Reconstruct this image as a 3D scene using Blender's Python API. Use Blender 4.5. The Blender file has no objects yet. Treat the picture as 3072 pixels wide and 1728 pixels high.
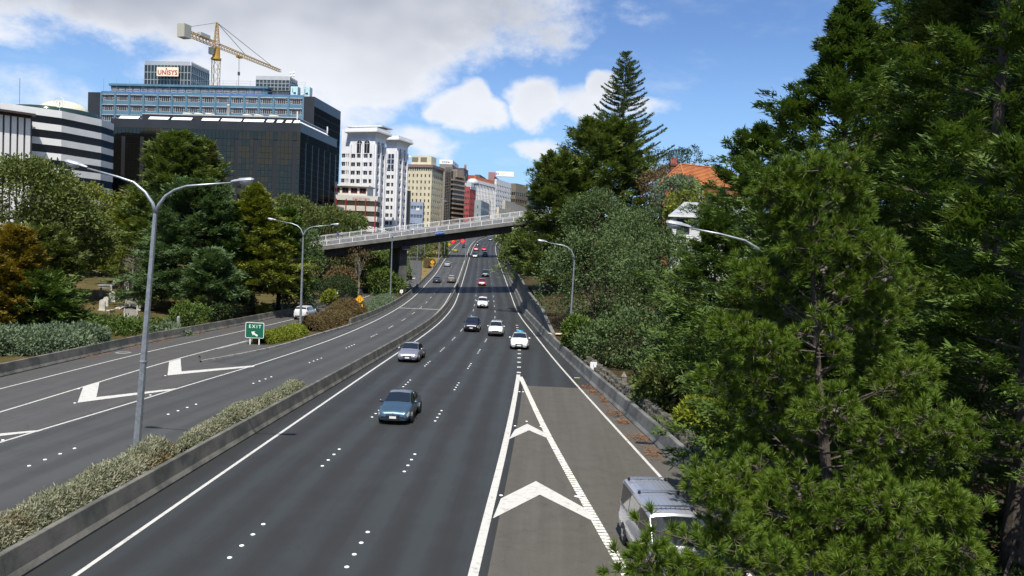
import bpy, bmesh, math, random
import numpy as np
from mathutils import Vector, Matrix
random.seed(7); RNG = np.random.default_rng(11)
SC = bpy.context.scene; COL = SC.collection
R = math.radians
# ---------------------------------------------------------------- camera
FPX, CXP, CYP, CAMH, PIT, ROLL = 2304.0, 1536.0, 864.0, 9.3, R(2.39), R(2.5)
cam = bpy.data.cameras.new('camera'); camo = bpy.data.objects.new('camera', cam); COL.objects.link(camo)
cam.sensor_width = 36; cam.lens = FPX / 3072 * 36; cam.clip_start = .1; cam.clip_end = 9000
camo.matrix_world = Matrix.Translation((0, 0, CAMH)) @ Matrix.Rotation(math.pi/2 - PIT, 4, 'X') @ Matrix.Rotation(ROLL, 4, 'Z')
SC.camera = camo
# ---------------------------------------------------------------- sun and sky
SUN_EL, SUN_AZ = 61.0, 2.0          # sun stands behind the viewer, a little to the left; shadows run away and slightly right
sl = bpy.data.lights.new('sun', 'SUN'); so = bpy.data.objects.new('sun', sl); COL.objects.link(so)
sl.energy = 4.7; sl.angle = R(.53); sl.color = (1, .955, .88)
sd = Vector((math.sin(R(SUN_AZ))*math.cos(R(SUN_EL)), math.cos(R(SUN_AZ))*math.cos(R(SUN_EL)), -math.sin(R(SUN_EL))))
so.rotation_euler = sd.to_track_quat('-Z', 'Y').to_euler(); so.location = (0, 0, 120)
SC.view_settings.view_transform = 'Standard'; SC.view_settings.look = 'None'
SC.view_settings.exposure = .5; SC.view_settings.gamma = 1
SC.cycles.max_bounces = 6; SC.cycles.diffuse_bounces = 2; SC.cycles.glossy_bounces = 3; SC.cycles.transmission_bounces = 4
SC.cycles.transparent_max_bounces = 6; SC.cycles.caustics_reflective = False; SC.cycles.caustics_refractive = False

def ray(x, y):
    u = (x-CXP)/FPX; v = -(y-CYP)/FPX; c, s = math.cos(ROLL), math.sin(ROLL)
    X = np.array([1, 0, 0.]); U = np.array([0, math.sin(PIT), math.cos(PIT)]); D = np.array([0, math.cos(PIT), -math.sin(PIT)])
    return D + u*(c*X+s*U) + v*(-s*X+c*U)
def at(x, y, Y):
    r = ray(x, y); p = r*(Y/r[1]); return Vector((p[0], p[1], p[2]+CAMH))
def pz(x, y, z):
    r = ray(x, y); t = (z-CAMH)/r[2]; return Vector((r[0]*t, r[1]*t, z))

class NT:
    """small helper to wire shader nodes"""
    def __init__(s, tree): s.t = tree; s.n = tree.nodes; s.l = tree.links
    def new(s, typ, **kw):
        n = s.n.new(typ)
        for k, v in kw.items():
            if k.startswith('i_'):
                key = k[2:]; key = int(key) if key.isdigit() else key
                s.set(n.inputs[key], v)
            else: setattr(n, k, v)
        return n
    def set(s, sock, v):
        if isinstance(v, bpy.types.NodeSocket): s.l.new(v, sock)
        elif isinstance(v, bpy.types.Node): s.l.new(v.outputs[0], sock)
        else: sock.default_value = v
    def m(s, op, a, b=0., c=None, clamp=False):
        n = s.n.new('ShaderNodeMath'); n.operation = op; n.use_clamp = clamp
        s.set(n.inputs[0], a); s.set(n.inputs[1], b)
        if c is not None: s.set(n.inputs[2], c)
        return n.outputs[0]
    def ramp(s, v, a, b, c=0., d=1.):
        n = s.n.new('ShaderNodeMapRange'); n.interpolation_type = 'SMOOTHSTEP'
        s.set(n.inputs[0], v); s.set(n.inputs[1], a); s.set(n.inputs[2], b); s.set(n.inputs[3], c); s.set(n.inputs[4], d)
        return n.outputs[0]
    def noise(s, vec, scale, detail=3., rough=.55, dist=0.):
        n = s.n.new('ShaderNodeTexNoise'); s.set(n.inputs['Vector'], vec); n.inputs['Scale'].default_value = scale
        n.inputs['Detail'].default_value = detail; n.inputs['Roughness'].default_value = rough; n.inputs['Distortion'].default_value = dist
        return n.outputs[0]
    def mix(s, f, a, b, blend='MIX'):
        n = s.n.new('ShaderNodeMix'); n.data_type = 'RGBA'; n.blend_type = blend
        s.set(n.inputs[0], f); s.set(n.inputs[6], a if not isinstance(a, tuple) else (*a[:3], 1)); s.set(n.inputs[7], b if not isinstance(b, tuple) else (*b[:3], 1))
        return n.outputs[2]

world = bpy.data.worlds.new('World'); SC.world = world; world.use_nodes = True
def build_world():
    w = NT(world.node_tree); w.n.clear()
    sky = w.new('ShaderNodeTexSky', sky_type='NISHITA', sun_disc=False)
    sky.sun_elevation = R(SUN_EL); sky.sun_rotation = R(180+SUN_AZ); sky.air_density = 1.0; sky.dust_density = .15; sky.ozone_density = 3.0
    tc = w.new('ShaderNodeTexCoord'); sep = w.new('ShaderNodeSeparateXYZ', i_0=tc.outputs['Generated'])
    x, y, z = sep.outputs
    az = w.m('ARCTAN2', x, y); el = w.m('ARCSINE', z)
    zc = w.m('ADD', w.m('MAXIMUM', z, 0.), .16)
    pv = w.new('ShaderNodeCombineXYZ', i_0=w.m('DIVIDE', x, zc), i_1=w.m('DIVIDE', y, zc), i_2=0.)
    av = w.new('ShaderNodeCombineXYZ', i_0=az, i_1=w.m('MULTIPLY', el, 1.5), i_2=0.)
    n1 = w.noise(pv, .9, 3., .62); n2 = w.noise(av, 7., 6., .6); n3 = w.noise(av, 24., 4., .65)
    wob = w.m('MULTIPLY', w.m('SUBTRACT', w.noise(av, 11., 3., .6), .5), .085)
    # the clouds that stand over the city: (px, py, rx, ry, strength)
    lobes = [(620, -60, 950, 170, 1.15), (1000, 150, 330, 160, 1.15), (700, 250, 250, 80, .7), (330, 330, 220, 60, .25), (90, 300, 200, 85, .55), (130, 95, 170, 60, .4),
             (1395, 335, 105, 62, 1.0), (1420, 290, 60, 45, .9), (1320, 400, 110, 45, .35), (1605, 310, 80, 66, 1.0), (1740, 320, 110, 60, .8), (1800, 265, 70, 45, .9), (1930, 325, 80, 40, .55),
             (1600, 442, 75, 32, .6), (1250, 430, 130, 50, .75), (1060, 350, 160, 70, .6), (2600, 120, 130, 45, .7), (2150, 330, 200, 30, .12), (2050, 430, 160, 30, .15)]
    tot = None; azw = w.m('ADD', az, wob); elw = w.m('ADD', el, w.m('MULTIPLY', w.m('SUBTRACT', n2, .5), .06))
    for (px, py, rx, ry, st) in lobes:
        r = ray(px, py); a0 = math.atan2(r[0], r[1]); e0 = math.asin(r[2]/np.linalg.norm(r))
        sx, sy = rx/FPX, ry/FPX
        dx = w.m('DIVIDE', w.m('SUBTRACT', azw, a0), sx); dy = w.m('DIVIDE', w.m('SUBTRACT', elw, e0), sy)
        g = w.m('EXPONENT', w.m('MULTIPLY', w.m('POWER', w.m('ADD', w.m('MULTIPLY', dx, dx), w.m('MULTIPLY', dy, dy)), 1.5), -.7))
        g = w.m('MULTIPLY', g, st)
        tot = g if tot is None else w.m('MAXIMUM', tot, g)
    # elsewhere the same broken cloud goes on
    front = w.ramp(y, .35, .6); rest = w.m('MULTIPLY', w.ramp(n1, .45, .62), w.m('SUBTRACT', 1., front))
    cov = w.m('ADD', tot, rest)
    det = w.m('ADD', w.m('MULTIPLY', w.m('SUBTRACT', n2, .5), 1.15), w.m('MULTIPLY', w.m('SUBTRACT', n3, .5), .45))
    d = w.m('ADD', cov, w.m('MULTIPLY', det, w.ramp(cov, .03, .3)))
    alpha = w.ramp(d, .22, .72)
    wisp = w.m('MULTIPLY', w.ramp(w.noise(pv, 2.2, 5., .65), .5, .78), .22)
    alpha = w.m('MAXIMUM', alpha, wisp)
    # thick middles of the near overcast bank are grey, thin edges and the small cumulus white
    thick = w.m('MULTIPLY', w.ramp(w.m('ADD', w.m('MULTIPLY', cov, .8), w.m('MULTIPLY', n2, .8)), .5, 1.15), w.ramp(el, .19, .29, .34, 1.))
    shade = w.m('MULTIPLY', thick, w.ramp(w.noise(av, 4., 3., .6), .25, .7, .45, 1.))
    cc = w.mix(shade, (.70, .72, .765), (.26, .288, .35))
    skc = w.mix(1., sky.outputs[0], (.073, .086, .106), 'MULTIPLY')
    skc = w.mix(w.ramp(el, .0, .30, .85, 0.), skc, (.29, .50, .77))
    out = w.mix(alpha, skc, cc)
    bg = w.new('ShaderNodeBackground', i_0=out, i_1=1.0)
    w.new('ShaderNodeOutputWorld', i_0=bg.outputs[0])
build_world()
world.cycles.sampling_method = 'MANUAL'; world.cycles.sample_map_resolution = 256
# ---------------------------------------------------------------- helpers
def T(o, label=None, cat=None, group=None, kind=None):
    if label: o['label'] = label
    if cat: o['category'] = cat
    if group: o['group'] = group
    if kind: o['kind'] = kind
    return o
def empty(name, loc=(0, 0, 0), rz=0., label=None, cat=None, group=None, parent=None):
    o = bpy.data.objects.new(name, None); COL.objects.link(o); o.location = loc; o.rotation_euler = (0, 0, rz)
    o.empty_display_size = .2
    if parent: o.parent = parent
    return T(o, label, cat, group)
def addobj(name, me, parent=None, loc=None, rot=None, scale=None):
    o = bpy.data.objects.new(name, me); COL.objects.link(o)
    if parent: o.parent = parent
    if loc is not None: o.location = loc
    if rot is not None: o.rotation_euler = rot
    if scale is not None: o.scale = scale
    return o
def kids(o): return [c for c in bpy.data.objects if c.parent == o]
CH = {}
def copy_tree(o, parent=None):
    c = o.copy(); COL.objects.link(c); c.parent = parent
    for ch in list(o.children): copy_tree(ch, c)
    return c
class MB:
    def __init__(s): s.v = []; s.f = []; s.mi = []; s.cur = 0; s.uv = None
    def add(s, vs, fs):
        b = len(s.v); s.v += [tuple(p) for p in vs]
        for f in fs: s.f.append(tuple(i+b for i in f)); s.mi.append(s.cur)
        return s
    def mat(s, i): s.cur = i; return s
    def quad(s, a, b, c, d): return s.add([a, b, c, d], [(0, 1, 2, 3)])
    def box(s, c, d, rz=0., M=None):
        x, y, z = d[0]/2, d[1]/2, d[2]/2
        vs = [Vector((i*x, j*y, k*z)) for i in (-1, 1) for j in (-1, 1) for k in (-1, 1)]
        m = M if M is not None else Matrix.Rotation(rz, 3, 'Z')
        vs = [m @ v + Vector(c) for v in vs]
        return s.add(vs, [(0, 1, 3, 2), (4, 6, 7, 5), (0, 4, 5, 1), (2, 3, 7, 6), (0, 2, 6, 4), (1, 5, 7, 3)])
    def bx(s, x0, x1, y0, y1, z0, z1): return s.box(((x0+x1)/2, (y0+y1)/2, (z0+z1)/2), (x1-x0, y1-y0, z1-z0))
    def bar(s, a, b, w, h=None):
        a, b = Vector(a), Vector(b); h = h or w; d = b-a; L = d.length
        if L < 1e-6: return s
        q = d.to_track_quat('X', 'Z').to_matrix()
        return s.box((a+b)/2, (L, w, h), M=q)
    def prism(s, poly, z0, z1):
        n = len(poly); vs = [(p[0], p[1], z0) for p in poly] + [(p[0], p[1], z1) for p in poly]
        return s.add(vs, [tuple(range(n-1, -1, -1)), tuple(range(n, 2*n))] + [(i, (i+1) % n, n+(i+1) % n, n+i) for i in range(n)])
    def tube(s, pts, rad, n=8, caps=True):
        pts = [Vector(p) for p in pts]; k = len(pts); rad = rad if isinstance(rad, (list, tuple)) else [rad]*k
        vs = []; prev = None
        for i, p in enumerate(pts):
            t = (pts[min(i+1, k-1)]-pts[max(i-1, 0)]).normalized()
            if prev is None: u = t.orthogonal().normalized()
            else:
                u = prev - t*prev.dot(t); u = u.normalized() if u.length > 1e-6 else t.orthogonal().normalized()
            prev = u; w = t.cross(u)
            for j in range(n):
                a = 2*math.pi*j/n; vs.append(p+(u*math.cos(a)+w*math.sin(a))*rad[i])
        fs = [(i*n+j, i*n+(j+1) % n, (i+1)*n+(j+1) % n, (i+1)*n+j) for i in range(k-1) for j in range(n)]
        if caps: fs += [tuple(range(n-1, -1, -1)), tuple(range((k-1)*n, k*n))]
        return s.add(vs, fs)
    def lathe(s, prof, n=16, c=(0, 0, 0), axis='Z'):
        vs = []
        for (r, z) in prof:
            for j in range(n):
                a = 2*math.pi*j/n; p = (r*math.cos(a), r*math.sin(a), z)
                if axis == 'Y': p = (p[0], p[2], p[1])
                if axis == 'X': p = (p[2], p[0], p[1])
                vs.append((p[0]+c[0], p[1]+c[1], p[2]+c[2]))
        k = len(prof); fs = [(i*n+j, i*n+(j+1) % n, (i+1)*n+(j+1) % n, (i+1)*n+j) for i in range(k-1) for j in range(n)]
        fs += [tuple(range(n-1, -1, -1)), tuple(range((k-1)*n, k*n))]
        return s.add(vs, fs)
    def grid(s, rows):
        n = len(rows[0]); b = len(s.v)
        for r in rows: s.v += [tuple(p) for p in r]
        for i in range(len(rows)-1):
            for j in range(n-1):
                s.f.append((b+i*n+j, b+i*n+j+1, b+(i+1)*n+j+1, b+(i+1)*n+j)); s.mi.append(s.cur)
        return s
    def mesh(s, name, mats, smooth=False, uv=None, fix=True):
        me = bpy.data.meshes.new(name); me.from_pydata(s.v, [], s.f)
        mats = mats if isinstance(mats, (list, tuple)) else [mats]
        for m in mats: me.materials.append(m)
        if len(mats) > 1: me.polygons.foreach_set('material_index', s.mi)
        if uv is not None:
            ul = me.uv_layers.new(name='UVMap'); idx = np.empty(len(me.loops), np.int32); me.loops.foreach_get('vertex_index', idx)
            ul.data.foreach_set('uv', np.asarray(uv, np.float32)[idx].ravel())
        if fix:
            bm = bmesh.new(); bm.from_mesh(me); bmesh.ops.recalc_face_normals(bm, faces=bm.faces); bm.to_mesh(me); bm.free()
        if smooth: me.polygons.foreach_set('use_smooth', [True]*len(me.polygons))
        me.update(); return me
    def build(s, name, mats, parent=None, smooth=False, loc=None, rot=None, uv=None, fix=True):
        return addobj(name, s.mesh(name, mats, smooth, uv, fix), parent, loc, rot)
def auto_smooth(o, ang=35):
    me = o.data; bm = bmesh.new(); bm.from_mesh(me)
    for f in bm.faces: f.smooth = True
    for e in bm.edges: e.smooth = not (len(e.link_faces) == 2 and e.calc_face_angle(0) > R(ang))
    bm.to_mesh(me); bm.free(); return o
def np_mesh(name, V, F, mat, k):
    """big mesh straight from arrays; F is (n,k)"""
    me = bpy.data.meshes.new(name); n = len(F)
    me.vertices.add(len(V)); me.vertices.foreach_set('co', np.ascontiguousarray(V, np.float32).ravel())
    me.loops.add(n*k); me.loops.foreach_set('vertex_index', np.ascontiguousarray(F, np.int32).ravel())
    me.polygons.add(n); me.polygons.foreach_set('loop_start', np.arange(0, n*k, k, dtype=np.int32))
    me.polygons.foreach_set('loop_total', np.full(n, k, np.int32))
    me.materials.append(mat); me.update(calc_edges=True); return me
# ---------------------------------------------------------------- materials
MATS = {}
def mat(name, col, rough=.6, metal=0., col2=None, nscale=2., contrast=(.35, .65), bump=0., bscale=30., coord='world', spec=.5, coat=0., detail=5., fine=0., emit=None):
    if name in MATS: return MATS[name]
    m = bpy.data.materials.new(name); m.use_nodes = True; MATS[name] = m
    w = NT(m.node_tree); p = w.n['Principled BSDF']
    p.inputs['Base Color'].default_value = (*col, 1); p.inputs['Roughness'].default_value = rough; p.inputs['Metallic'].default_value = metal
    p.inputs['Specular IOR Level'].default_value = spec; p.inputs['Coat Weight'].default_value = coat
    if coat: p.inputs['Coat Roughness'].default_value = .04
    if emit: p.inputs['Emission Color'].default_value = (*emit[0], 1); p.inputs['Emission Strength'].default_value = emit[1]
    vec = w.new('ShaderNodeNewGeometry').outputs['Position'] if coord == 'world' else w.new('ShaderNodeTexCoord').outputs['Object']
    if col2 is not None:
        c = w.mix(w.ramp(w.noise(vec, nscale, detail, .6), contrast[0], contrast[1]), col, col2)
        if fine: c = w.mix(w.m('MULTIPLY', w.noise(vec, 45., 2.), fine), c, (0, 0, 0))
        w.set(p.inputs['Base Color'], c)
    if bump:
        b = w.new('ShaderNodeBump', i_Strength=bump, i_Distance=.02, i_Height=w.noise(vec, bscale, 4.)); w.set(p.inputs['Normal'], b.outputs[0])
    return m
def glass(name, col=(.03, .04, .045), rough=.05, metal=.0, spec=.8):
    return mat(name, col, rough, metal, spec=spec, coord='object')
def paint(name, col, rough=.35, metal=0.): return mat(name, col, rough, metal, coat=.6, coord='object')
WHITE = mat('white_paint', (.74, .74, .72), .55, col2=(.60, .60, .57), nscale=.8, contrast=(.45, .8))
ROADLINE = mat('road_line_paint', (.58, .565, .52), .7, col2=(.30, .285, .25), nscale=3.5, contrast=(.5, .8), fine=.3)
STEEL = mat('galvanised_steel', (.42, .45, .48), .42, .65, col2=(.30, .33, .36), nscale=6., coord='object')
CONC = mat('concrete', (.30, .29, .265), .85, col2=(.17, .17, .16), nscale=1.3, bump=.25, bscale=18)
CONCD = mat('stained_concrete', (.175, .175, .16), .85, col2=(.085, .09, .085), nscale=1.1, contrast=(.3, .62), bump=.3, bscale=14)
BLACKM = mat('black_plastic', (.012, .012, .013), .5, coord='object')
DARKST = mat('dark_steel', (.035, .037, .04), .5, coord='object')
RUBBER = mat('tyre_rubber', (.012, .012, .012), .8, coord='object')
def hermite(pts):
    xs = np.array([p[0] for p in pts], float); ys = np.array([p[1] for p in pts], float)
    d = np.gradient(ys, xs)
    def f(x):
        x = np.clip(np.asarray(x, float), xs[0], xs[-1]); i = np.clip(np.searchsorted(xs, x)-1, 0, len(xs)-2)
        h = xs[i+1]-xs[i]; t = (x-xs[i])/h
        return ys[i]*(2*t**3-3*t**2+1)+h*d[i]*(t**3-2*t**2+t)+ys[i+1]*(-2*t**3+3*t**2)+h*d[i+1]*(t**3-t**2)
    return f
# ---------------------------------------------------------------- the alignment of the motorway (x over distance y, metres)
zr = hermite([(-200, 0), (0, 0), (60, 0), (110, .05), (150, .9), (200, 3.5), (250, 6.8), (300, 10.2), (350, 13.8), (400, 17.2), (450, 20.5), (520, 24), (700, 26)])
L1 = hermite([(-40, -12.6), (0, -12.1), (21, -11.65), (36, -11.25), (52, -10.77), (68, -10.25), (80, -9.85), (106, -9.45), (130, -9.8), (156, -10.8), (221, -13.4), (284, -15.8), (342, -17.4), (397, -17.2), (430, -14.5), (480, -8), (560, 6)])
R1 = hermite([(-40, 9.2), (0, 8.25), (24, 7.45), (33, 6.8), (45, 5.9), (66, 4.4), (93, 2.9), (119, 1.35), (157, -.1), (208, -2.4), (252, -4.7), (316, -7.4), (349, -8.2), (380, -8.0), (400, -7.2), (430, -4.5), (480, 2), (560, 16)])
BT = hermite([(-40, -13.9), (0, -13.4), (20, -12.97), (39, -12.25), (55, -11.5), (66, -11.0), (80, -10.45), (105, -10.05), (128, -10.4), (156, -11.3), (221, -13.8), (284, -16.15), (342, -17.75), (397, -17.6), (430, -14.9), (480, -8.4), (560, 5.6)])  # toe of the median barrier
LR = hermite([(-40, -16.4), (0, -16.1), (20, -15.7), (31, -15.45), (50, -13.7), (60, -12.8), (73, -12.0), (95, -11.35), (112, -11.25), (130, -11.5), (151, -12.25), (183, -13.2), (220, -14.7), (280, -17), (333, -18.9), (396, -18.8), (430, -16.1), (480, -9.6), (560, 4.4)])
LL = hermite([(-40, -24.4), (0, -23.6), (34, -22.5), (44, -21.3), (48, -20.9), (59, -19.6), (74, -18.4), (85, -18.0), (98, -17.85), (120, -17.9), (141, -18.4), (154, -18.8), (174, -19.5), (196, -20.1), (244, -22.2), (292, -24.1), (337, -25.1), (367, -25.2), (397, -24.8), (430, -22), (480, -16), (560, -2)])
RN = hermite([(-40, -27.0), (0, -26.7), (40, -26.4), (61, -26.2), (74, -25.4), (98, -24.2), (117, -23.6), (150, -22.6), (171, -22.0), (190, -23.6), (223, -27.4), (307, -37), (420, -50)])
RL = hermite([(-40, -31.0), (0, -30.7), (46, -30.4), (62, -30.1), (83, -28.8), (98, -27.9), (117, -27.3), (150, -26.6), (164, -26.4), (190, -29.0), (223, -33.2), (307, -43), (420, -56)])
RB = hermite([(-40, -33.6), (0, -33.2), (56, -32.8), (69, -32.6), (82, -31.6), (90, -31.0), (105, -30.0), (117, -29.2), (150, -28.4), (164, -28.2), (190, -31.0), (223, -35.2), (307, -45), (420, -58)])   # toe of the ramp barrier
RW = hermite([(-40, 10.8), (0, 9.6), (34, 7.95), (41, 7.45), (59, 5.95), (81, 4.35), (106, 2.85), (119, 2.0), (151, 1.0), (202, -1.5), (252, -3.5), (316, -6.1), (349, -6.9), (380, -6.7), (400, -6), (430, -3.3), (480, 3.2), (560, 17)])  # toe of the right-hand wall
KL = hermite([(59, -23.9), (62, -23.0), (67, -21.75), (82, -20.3), (92, -19.5), (100, -19.2), (120, -18.9), (141, -19.3), (154, -19.7), (174, -20.4), (196, -21.0), (244, -23.1), (292, -25.0), (337, -26.0), (367, -26.1), (420, -23)])   # kerb / barrier left of the southbound lanes
def wall_h(Y): return np.interp(Y, [-40, 80, 85, 98, 125, 180, 240, 320, 560], [.85, .85, 1.1, 2.8, 4.0, 4.2, 2.6, 1.4, 1.2])
def terrain(X, Y):
    X = np.asarray(X, float); Y = np.asarray(Y, float); b = zr(Y)
    sm = lambda t: np.clip(t, 0, 1)**2*(3-2*np.clip(t, 0, 1))
    tl = RB(Y)-.9-X
    leftn = b + .25 + 2.2*sm(tl/38) + 1.3*sm((tl-40)/50); leftf = b*(1-sm(tl/45)) + sm(tl/45)*5.5 + .3
    f = sm((Y-150)/60); left = leftn*(1-f)+leftf*f
    tr = X-RW(Y)-.75
    hi = wall_h(Y)-.35; hi = np.where(Y < 84, .15, hi)
    right = b + hi + (6.0)*sm((tr-1)/26)*sm((Y-48)/40) + 7*sm((tr-8)/45)*sm((Y+10)/60) + 14*sm((tr-50)/260)
    z = np.where(tl > 0, left, np.where(tr > 0, right, b-.3))
    far = sm((np.abs(X)-400)/600); z = z*(1-far)+far*6
    z = np.where(tl > 0, z, z)
    back = sm((-Y-260)/500); z = z + back*(105+34*np.sin(X/310)+14*np.sin(X/120+1))  # unseen hills behind the viewer, added and raised to darken the glass reflections
    return z
def gz(X, Y): return float(terrain(X, Y))
# ---------------------------------------------------------------- ground sheet
def road_mat(name, c1, c2, track=0., lane=3.6, off=0., nsc=.5, fine=.35):
    m = bpy.data.materials.new(name); m.use_nodes = True; w = NT(m.node_tree); p = w.n['Principled BSDF']
    uv = w.new('ShaderNodeUVMap'); sp = w.new('ShaderNodeSeparateXYZ', i_0=uv.outputs[0]); u, v, _ = sp.outputs
    pos = w.new('ShaderNodeNewGeometry').outputs['Position']
    st = w.new('ShaderNodeCombineXYZ', i_0=w.m('MULTIPLY', u, 1.4), i_1=w.m('MULTIPLY', v, .05), i_2=0.)
    long = w.noise(st, 1., 4., .55); big = w.noise(pos, nsc, 5., .6); grain = w.noise(pos, 30., 3., .7); agg = w.noise(pos, 110., 1.)
    f = w.m('ADD', w.m('MULTIPLY', long, .6), w.m('MULTIPLY', big, .4))
    if track:
        ph = w.m('MULTIPLY', w.m('SUBTRACT', u, off), 4*math.pi/lane)
        tr = w.m('MULTIPLY', w.m('COSINE', ph), track); f = w.m('ADD', f, tr)
    c = w.mix(w.ramp(f, .3, .72), c1, c2)
    c = w.mix(w.m('MULTIPLY', w.ramp(grain, .4, .75), fine), c, (c2[0]*1.7, c2[1]*1.7, c2[2]*1.7))
    c = w.mix(w.m('MULTIPLY', w.ramp(agg, .5, .8), .25), c, (.004, .004, .004))
    # sealed cracks and dark drips that lie on the seal
    cr = w.noise(pos, .35, 8., .6, .4); crk = w.m('MULTIPLY', w.ramp(w.m('ABSOLUTE', w.m('SUBTRACT', cr, .5)), .0, .006, 1., 0.), .35)
    c = w.mix(crk, c, (.012, .012, .013))
    w.set(p.inputs['Base Color'], c); w.set(p.inputs['Roughness'], w.ramp(f, .3, .7, .72, .58)); p.inputs['Specular IOR Level'].default_value = .35
    b = w.new('ShaderNodeBump', i_Strength=.35, i_Distance=.012, i_Height=w.noise(pos, 70., 3., .7)); w.set(p.inputs['Normal'], b.outputs[0])
    return m
def grass_mat(name, a, b, c, s=.25):
    m = bpy.data.materials.new(name); m.use_nodes = True; w = NT(m.node_tree); p = w.n['Principled BSDF']
    pos = w.new('ShaderNodeNewGeometry').outputs['Position']
    col = w.mix(w.ramp(w.noise(pos, s, 6., .65), .35, .65), a, b); col = w.mix(w.ramp(w.noise(pos, s*6, 5., .7), .45, .75), col, c)
    col = w.mix(w.m('MULTIPLY', w.noise(pos, 14., 3., .7), .55), col, (.02, .018, .008))
    w.set(p.inputs['Base Color'], col); p.inputs['Roughness'].default_value = .95; p.inputs['Specular IOR Level'].default_value = .1
    bp = w.new('ShaderNodeBump', i_Strength=.9, i_Distance=.12, i_Height=w.noise(pos, 9., 6., .75)); w.set(p.inputs['Normal'], bp.outputs[0])
    return m
DRYGRASS = grass_mat('dry_grass', (.14, .105, .04), (.07, .065, .022), (.20, .145, .06))
BANK = grass_mat('leaf_litter_bank', (.075, .05, .028), (.04, .045, .018), (.11, .075, .04))
ASPH_N = road_mat('dark_asphalt', (.0205, .0203, .0195), (.0325, .036, .0355), .16, 3.6, 0.)
ASPH_L = road_mat('grey_asphalt', (.041, .0412, .0392), (.062, .063, .059), .10, 3.6, 1.7)
ASPH_R = road_mat('worn_chipseal', (.055, .054, .0505), (.078, .075, .068), .05, 4.2, 0.)
ASPH_O = road_mat('old_brown_chipseal', (.064, .0588, .048), (.092, .0845, .069), .0, 3.6, 0., 1.2, .5)
def build_ground():
    ys = np.unique(np.concatenate([np.linspace(-2200, -200, 22), np.arange(-200, 0, 12), np.arange(0, 330, 3.), np.arange(330, 620, 10), np.linspace(640, 4500, 16)]))
    lo = np.concatenate([np.linspace(2500, 200, 16), np.arange(190, 60, -8), np.arange(60, 0, -2.), [.01]])
    ro = np.concatenate([[.01], np.arange(2, 60, 2.), np.arange(60, 200, 8), np.linspace(210, 2500, 16)])
    XX = np.stack([np.concatenate([RB(y)-.9-lo, [RB(y)-.5, RW(y)+.45], RW(y)+.75+ro]) for y in ys]); YY = np.repeat(ys[:, None], XX.shape[1], 1); xs = XX[0]; ZZ = terrain(XX, YY)
    # rows near the wall lines are snapped so that banks start cleanly behind the barriers
    V = np.stack([XX, YY, ZZ], -1).reshape(-1, 3); n = len(xs); i, j = np.meshgrid(np.arange(len(ys)-1), np.arange(n-1), indexing='ij')
    F = np.stack([i*n+j, i*n+j+1, (i+1)*n+j+1, (i+1)*n+j], -1).reshape(-1, 4)
    me = np_mesh('ground', V, F, DRYGRASS, 4); me.materials.append(BANK); me.materials.append(grass_mat('unseen_reflected_hill', (.016, .026, .010), (.026, .036, .014), (.036, .04, .024), .03))
    cx = V[F].mean(1); me.polygons.foreach_set('material_index', np.where(cx[:, 1] < -240, 2, (cx[:, 0] > RW(cx[:, 1])).astype(int)).astype(np.int32))
    me.polygons.foreach_set('use_smooth', [True]*len(F))
    T(addobj('ground', me), 'dry grass and leaf litter ground with wooded banks beside the motorway', 'ground', kind='structure')
build_ground()
YS = np.concatenate([np.arange(-40, 20, 5), np.arange(20, 170, 2.), np.arange(170, 561, 6.)])
def strip(name, fa, fb, ys, dz, m, parent=None, nx=2, ref=None):
    ref = ref or fa; rows = []; uv = []
    for y in ys:
        a, b, z, r = float(fa(y)), float(fb(y)), float(zr(y))+dz, float(ref(y))
        row = []
        for k in range(nx+1):
            x = a+(b-a)*k/nx; row.append((x, y, z)); uv.append((x-r, y))
        rows.append(row)
    mb = MB().grid(rows); return mb.build(name, m, parent, uv=uv, fix=False)
def off(f, d): return lambda y: f(y)+d
ramp_o = T(strip('exit_road', off(RB, -.1), lambda y: np.maximum(LL(y)+.9, RN(y)+.6) if y < 62 else RN(y)+.9, YS[YS < 416], .0, ASPH_R, nx=3, ref=RN), 'grey exit ramp carriageway beside the cemetery', 'road', kind='structure')
left_o = T(strip('southbound_carriageway', lambda y: LL(y)-.35 if y < 59 else (KL(y) if y < 420 else LL(y)-1.2), off(LR, .55), YS, .004, ASPH_L, nx=4, ref=LR), 'grey asphalt two lane carriageway heading away under the overbridge', 'road', kind='structure')
right_o = T(strip('northbound_carriageway', off(BT, -.05), off(RW, .05), YS, .004, ASPH_N, nx=4, ref=L1), 'dark asphalt three lane carriageway with oncoming cars', 'road', kind='structure')
GL = hermite([(-40, -3.2), (0, -1.75), (22, -.76), (38, .02), (48, .42), (59.5, .80)])       # left line of the painted wedge
GR = hermite([(-40, 8.9), (0, 5.95), (25, 3.52), (39, 2.3), (59, .95)])
patch_o = T(strip('old_seal_patch', off(GL, .42), off(RW, .03), np.concatenate([np.arange(-40, 20, 5), np.arange(20, 54.9, 1.5), [55.0]]), .008, ASPH_O, nx=3, ref=GL), 'older brown chipseal surface of the slip lane by the stone wall', 'road', kind='structure')
MZ = .013
def line(parent, f, ys, w=.14, name='edge_line', dz=MZ): return strip(name, off(f, -w/2), off(f, w/2), ys, dz, ROADLINE, parent, 1)
line(right_o, L1, YS, .15); line(right_o, R1, YS, .15)
line(left_o, LL, YS, .15); line(left_o, LR, YS[YS > 110], .14)
line(ramp_o, RN, YS[(YS < 76)], .15); line(ramp_o, RL, YS[YS < 165], .13); line(ramp_o, off(RL, 1.2), YS[(YS > 172) & (YS < 400)], .13)
line(right_o, GL, np.arange(-40, 60.1, 2.), .30, 'wedge_line', .017)
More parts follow.
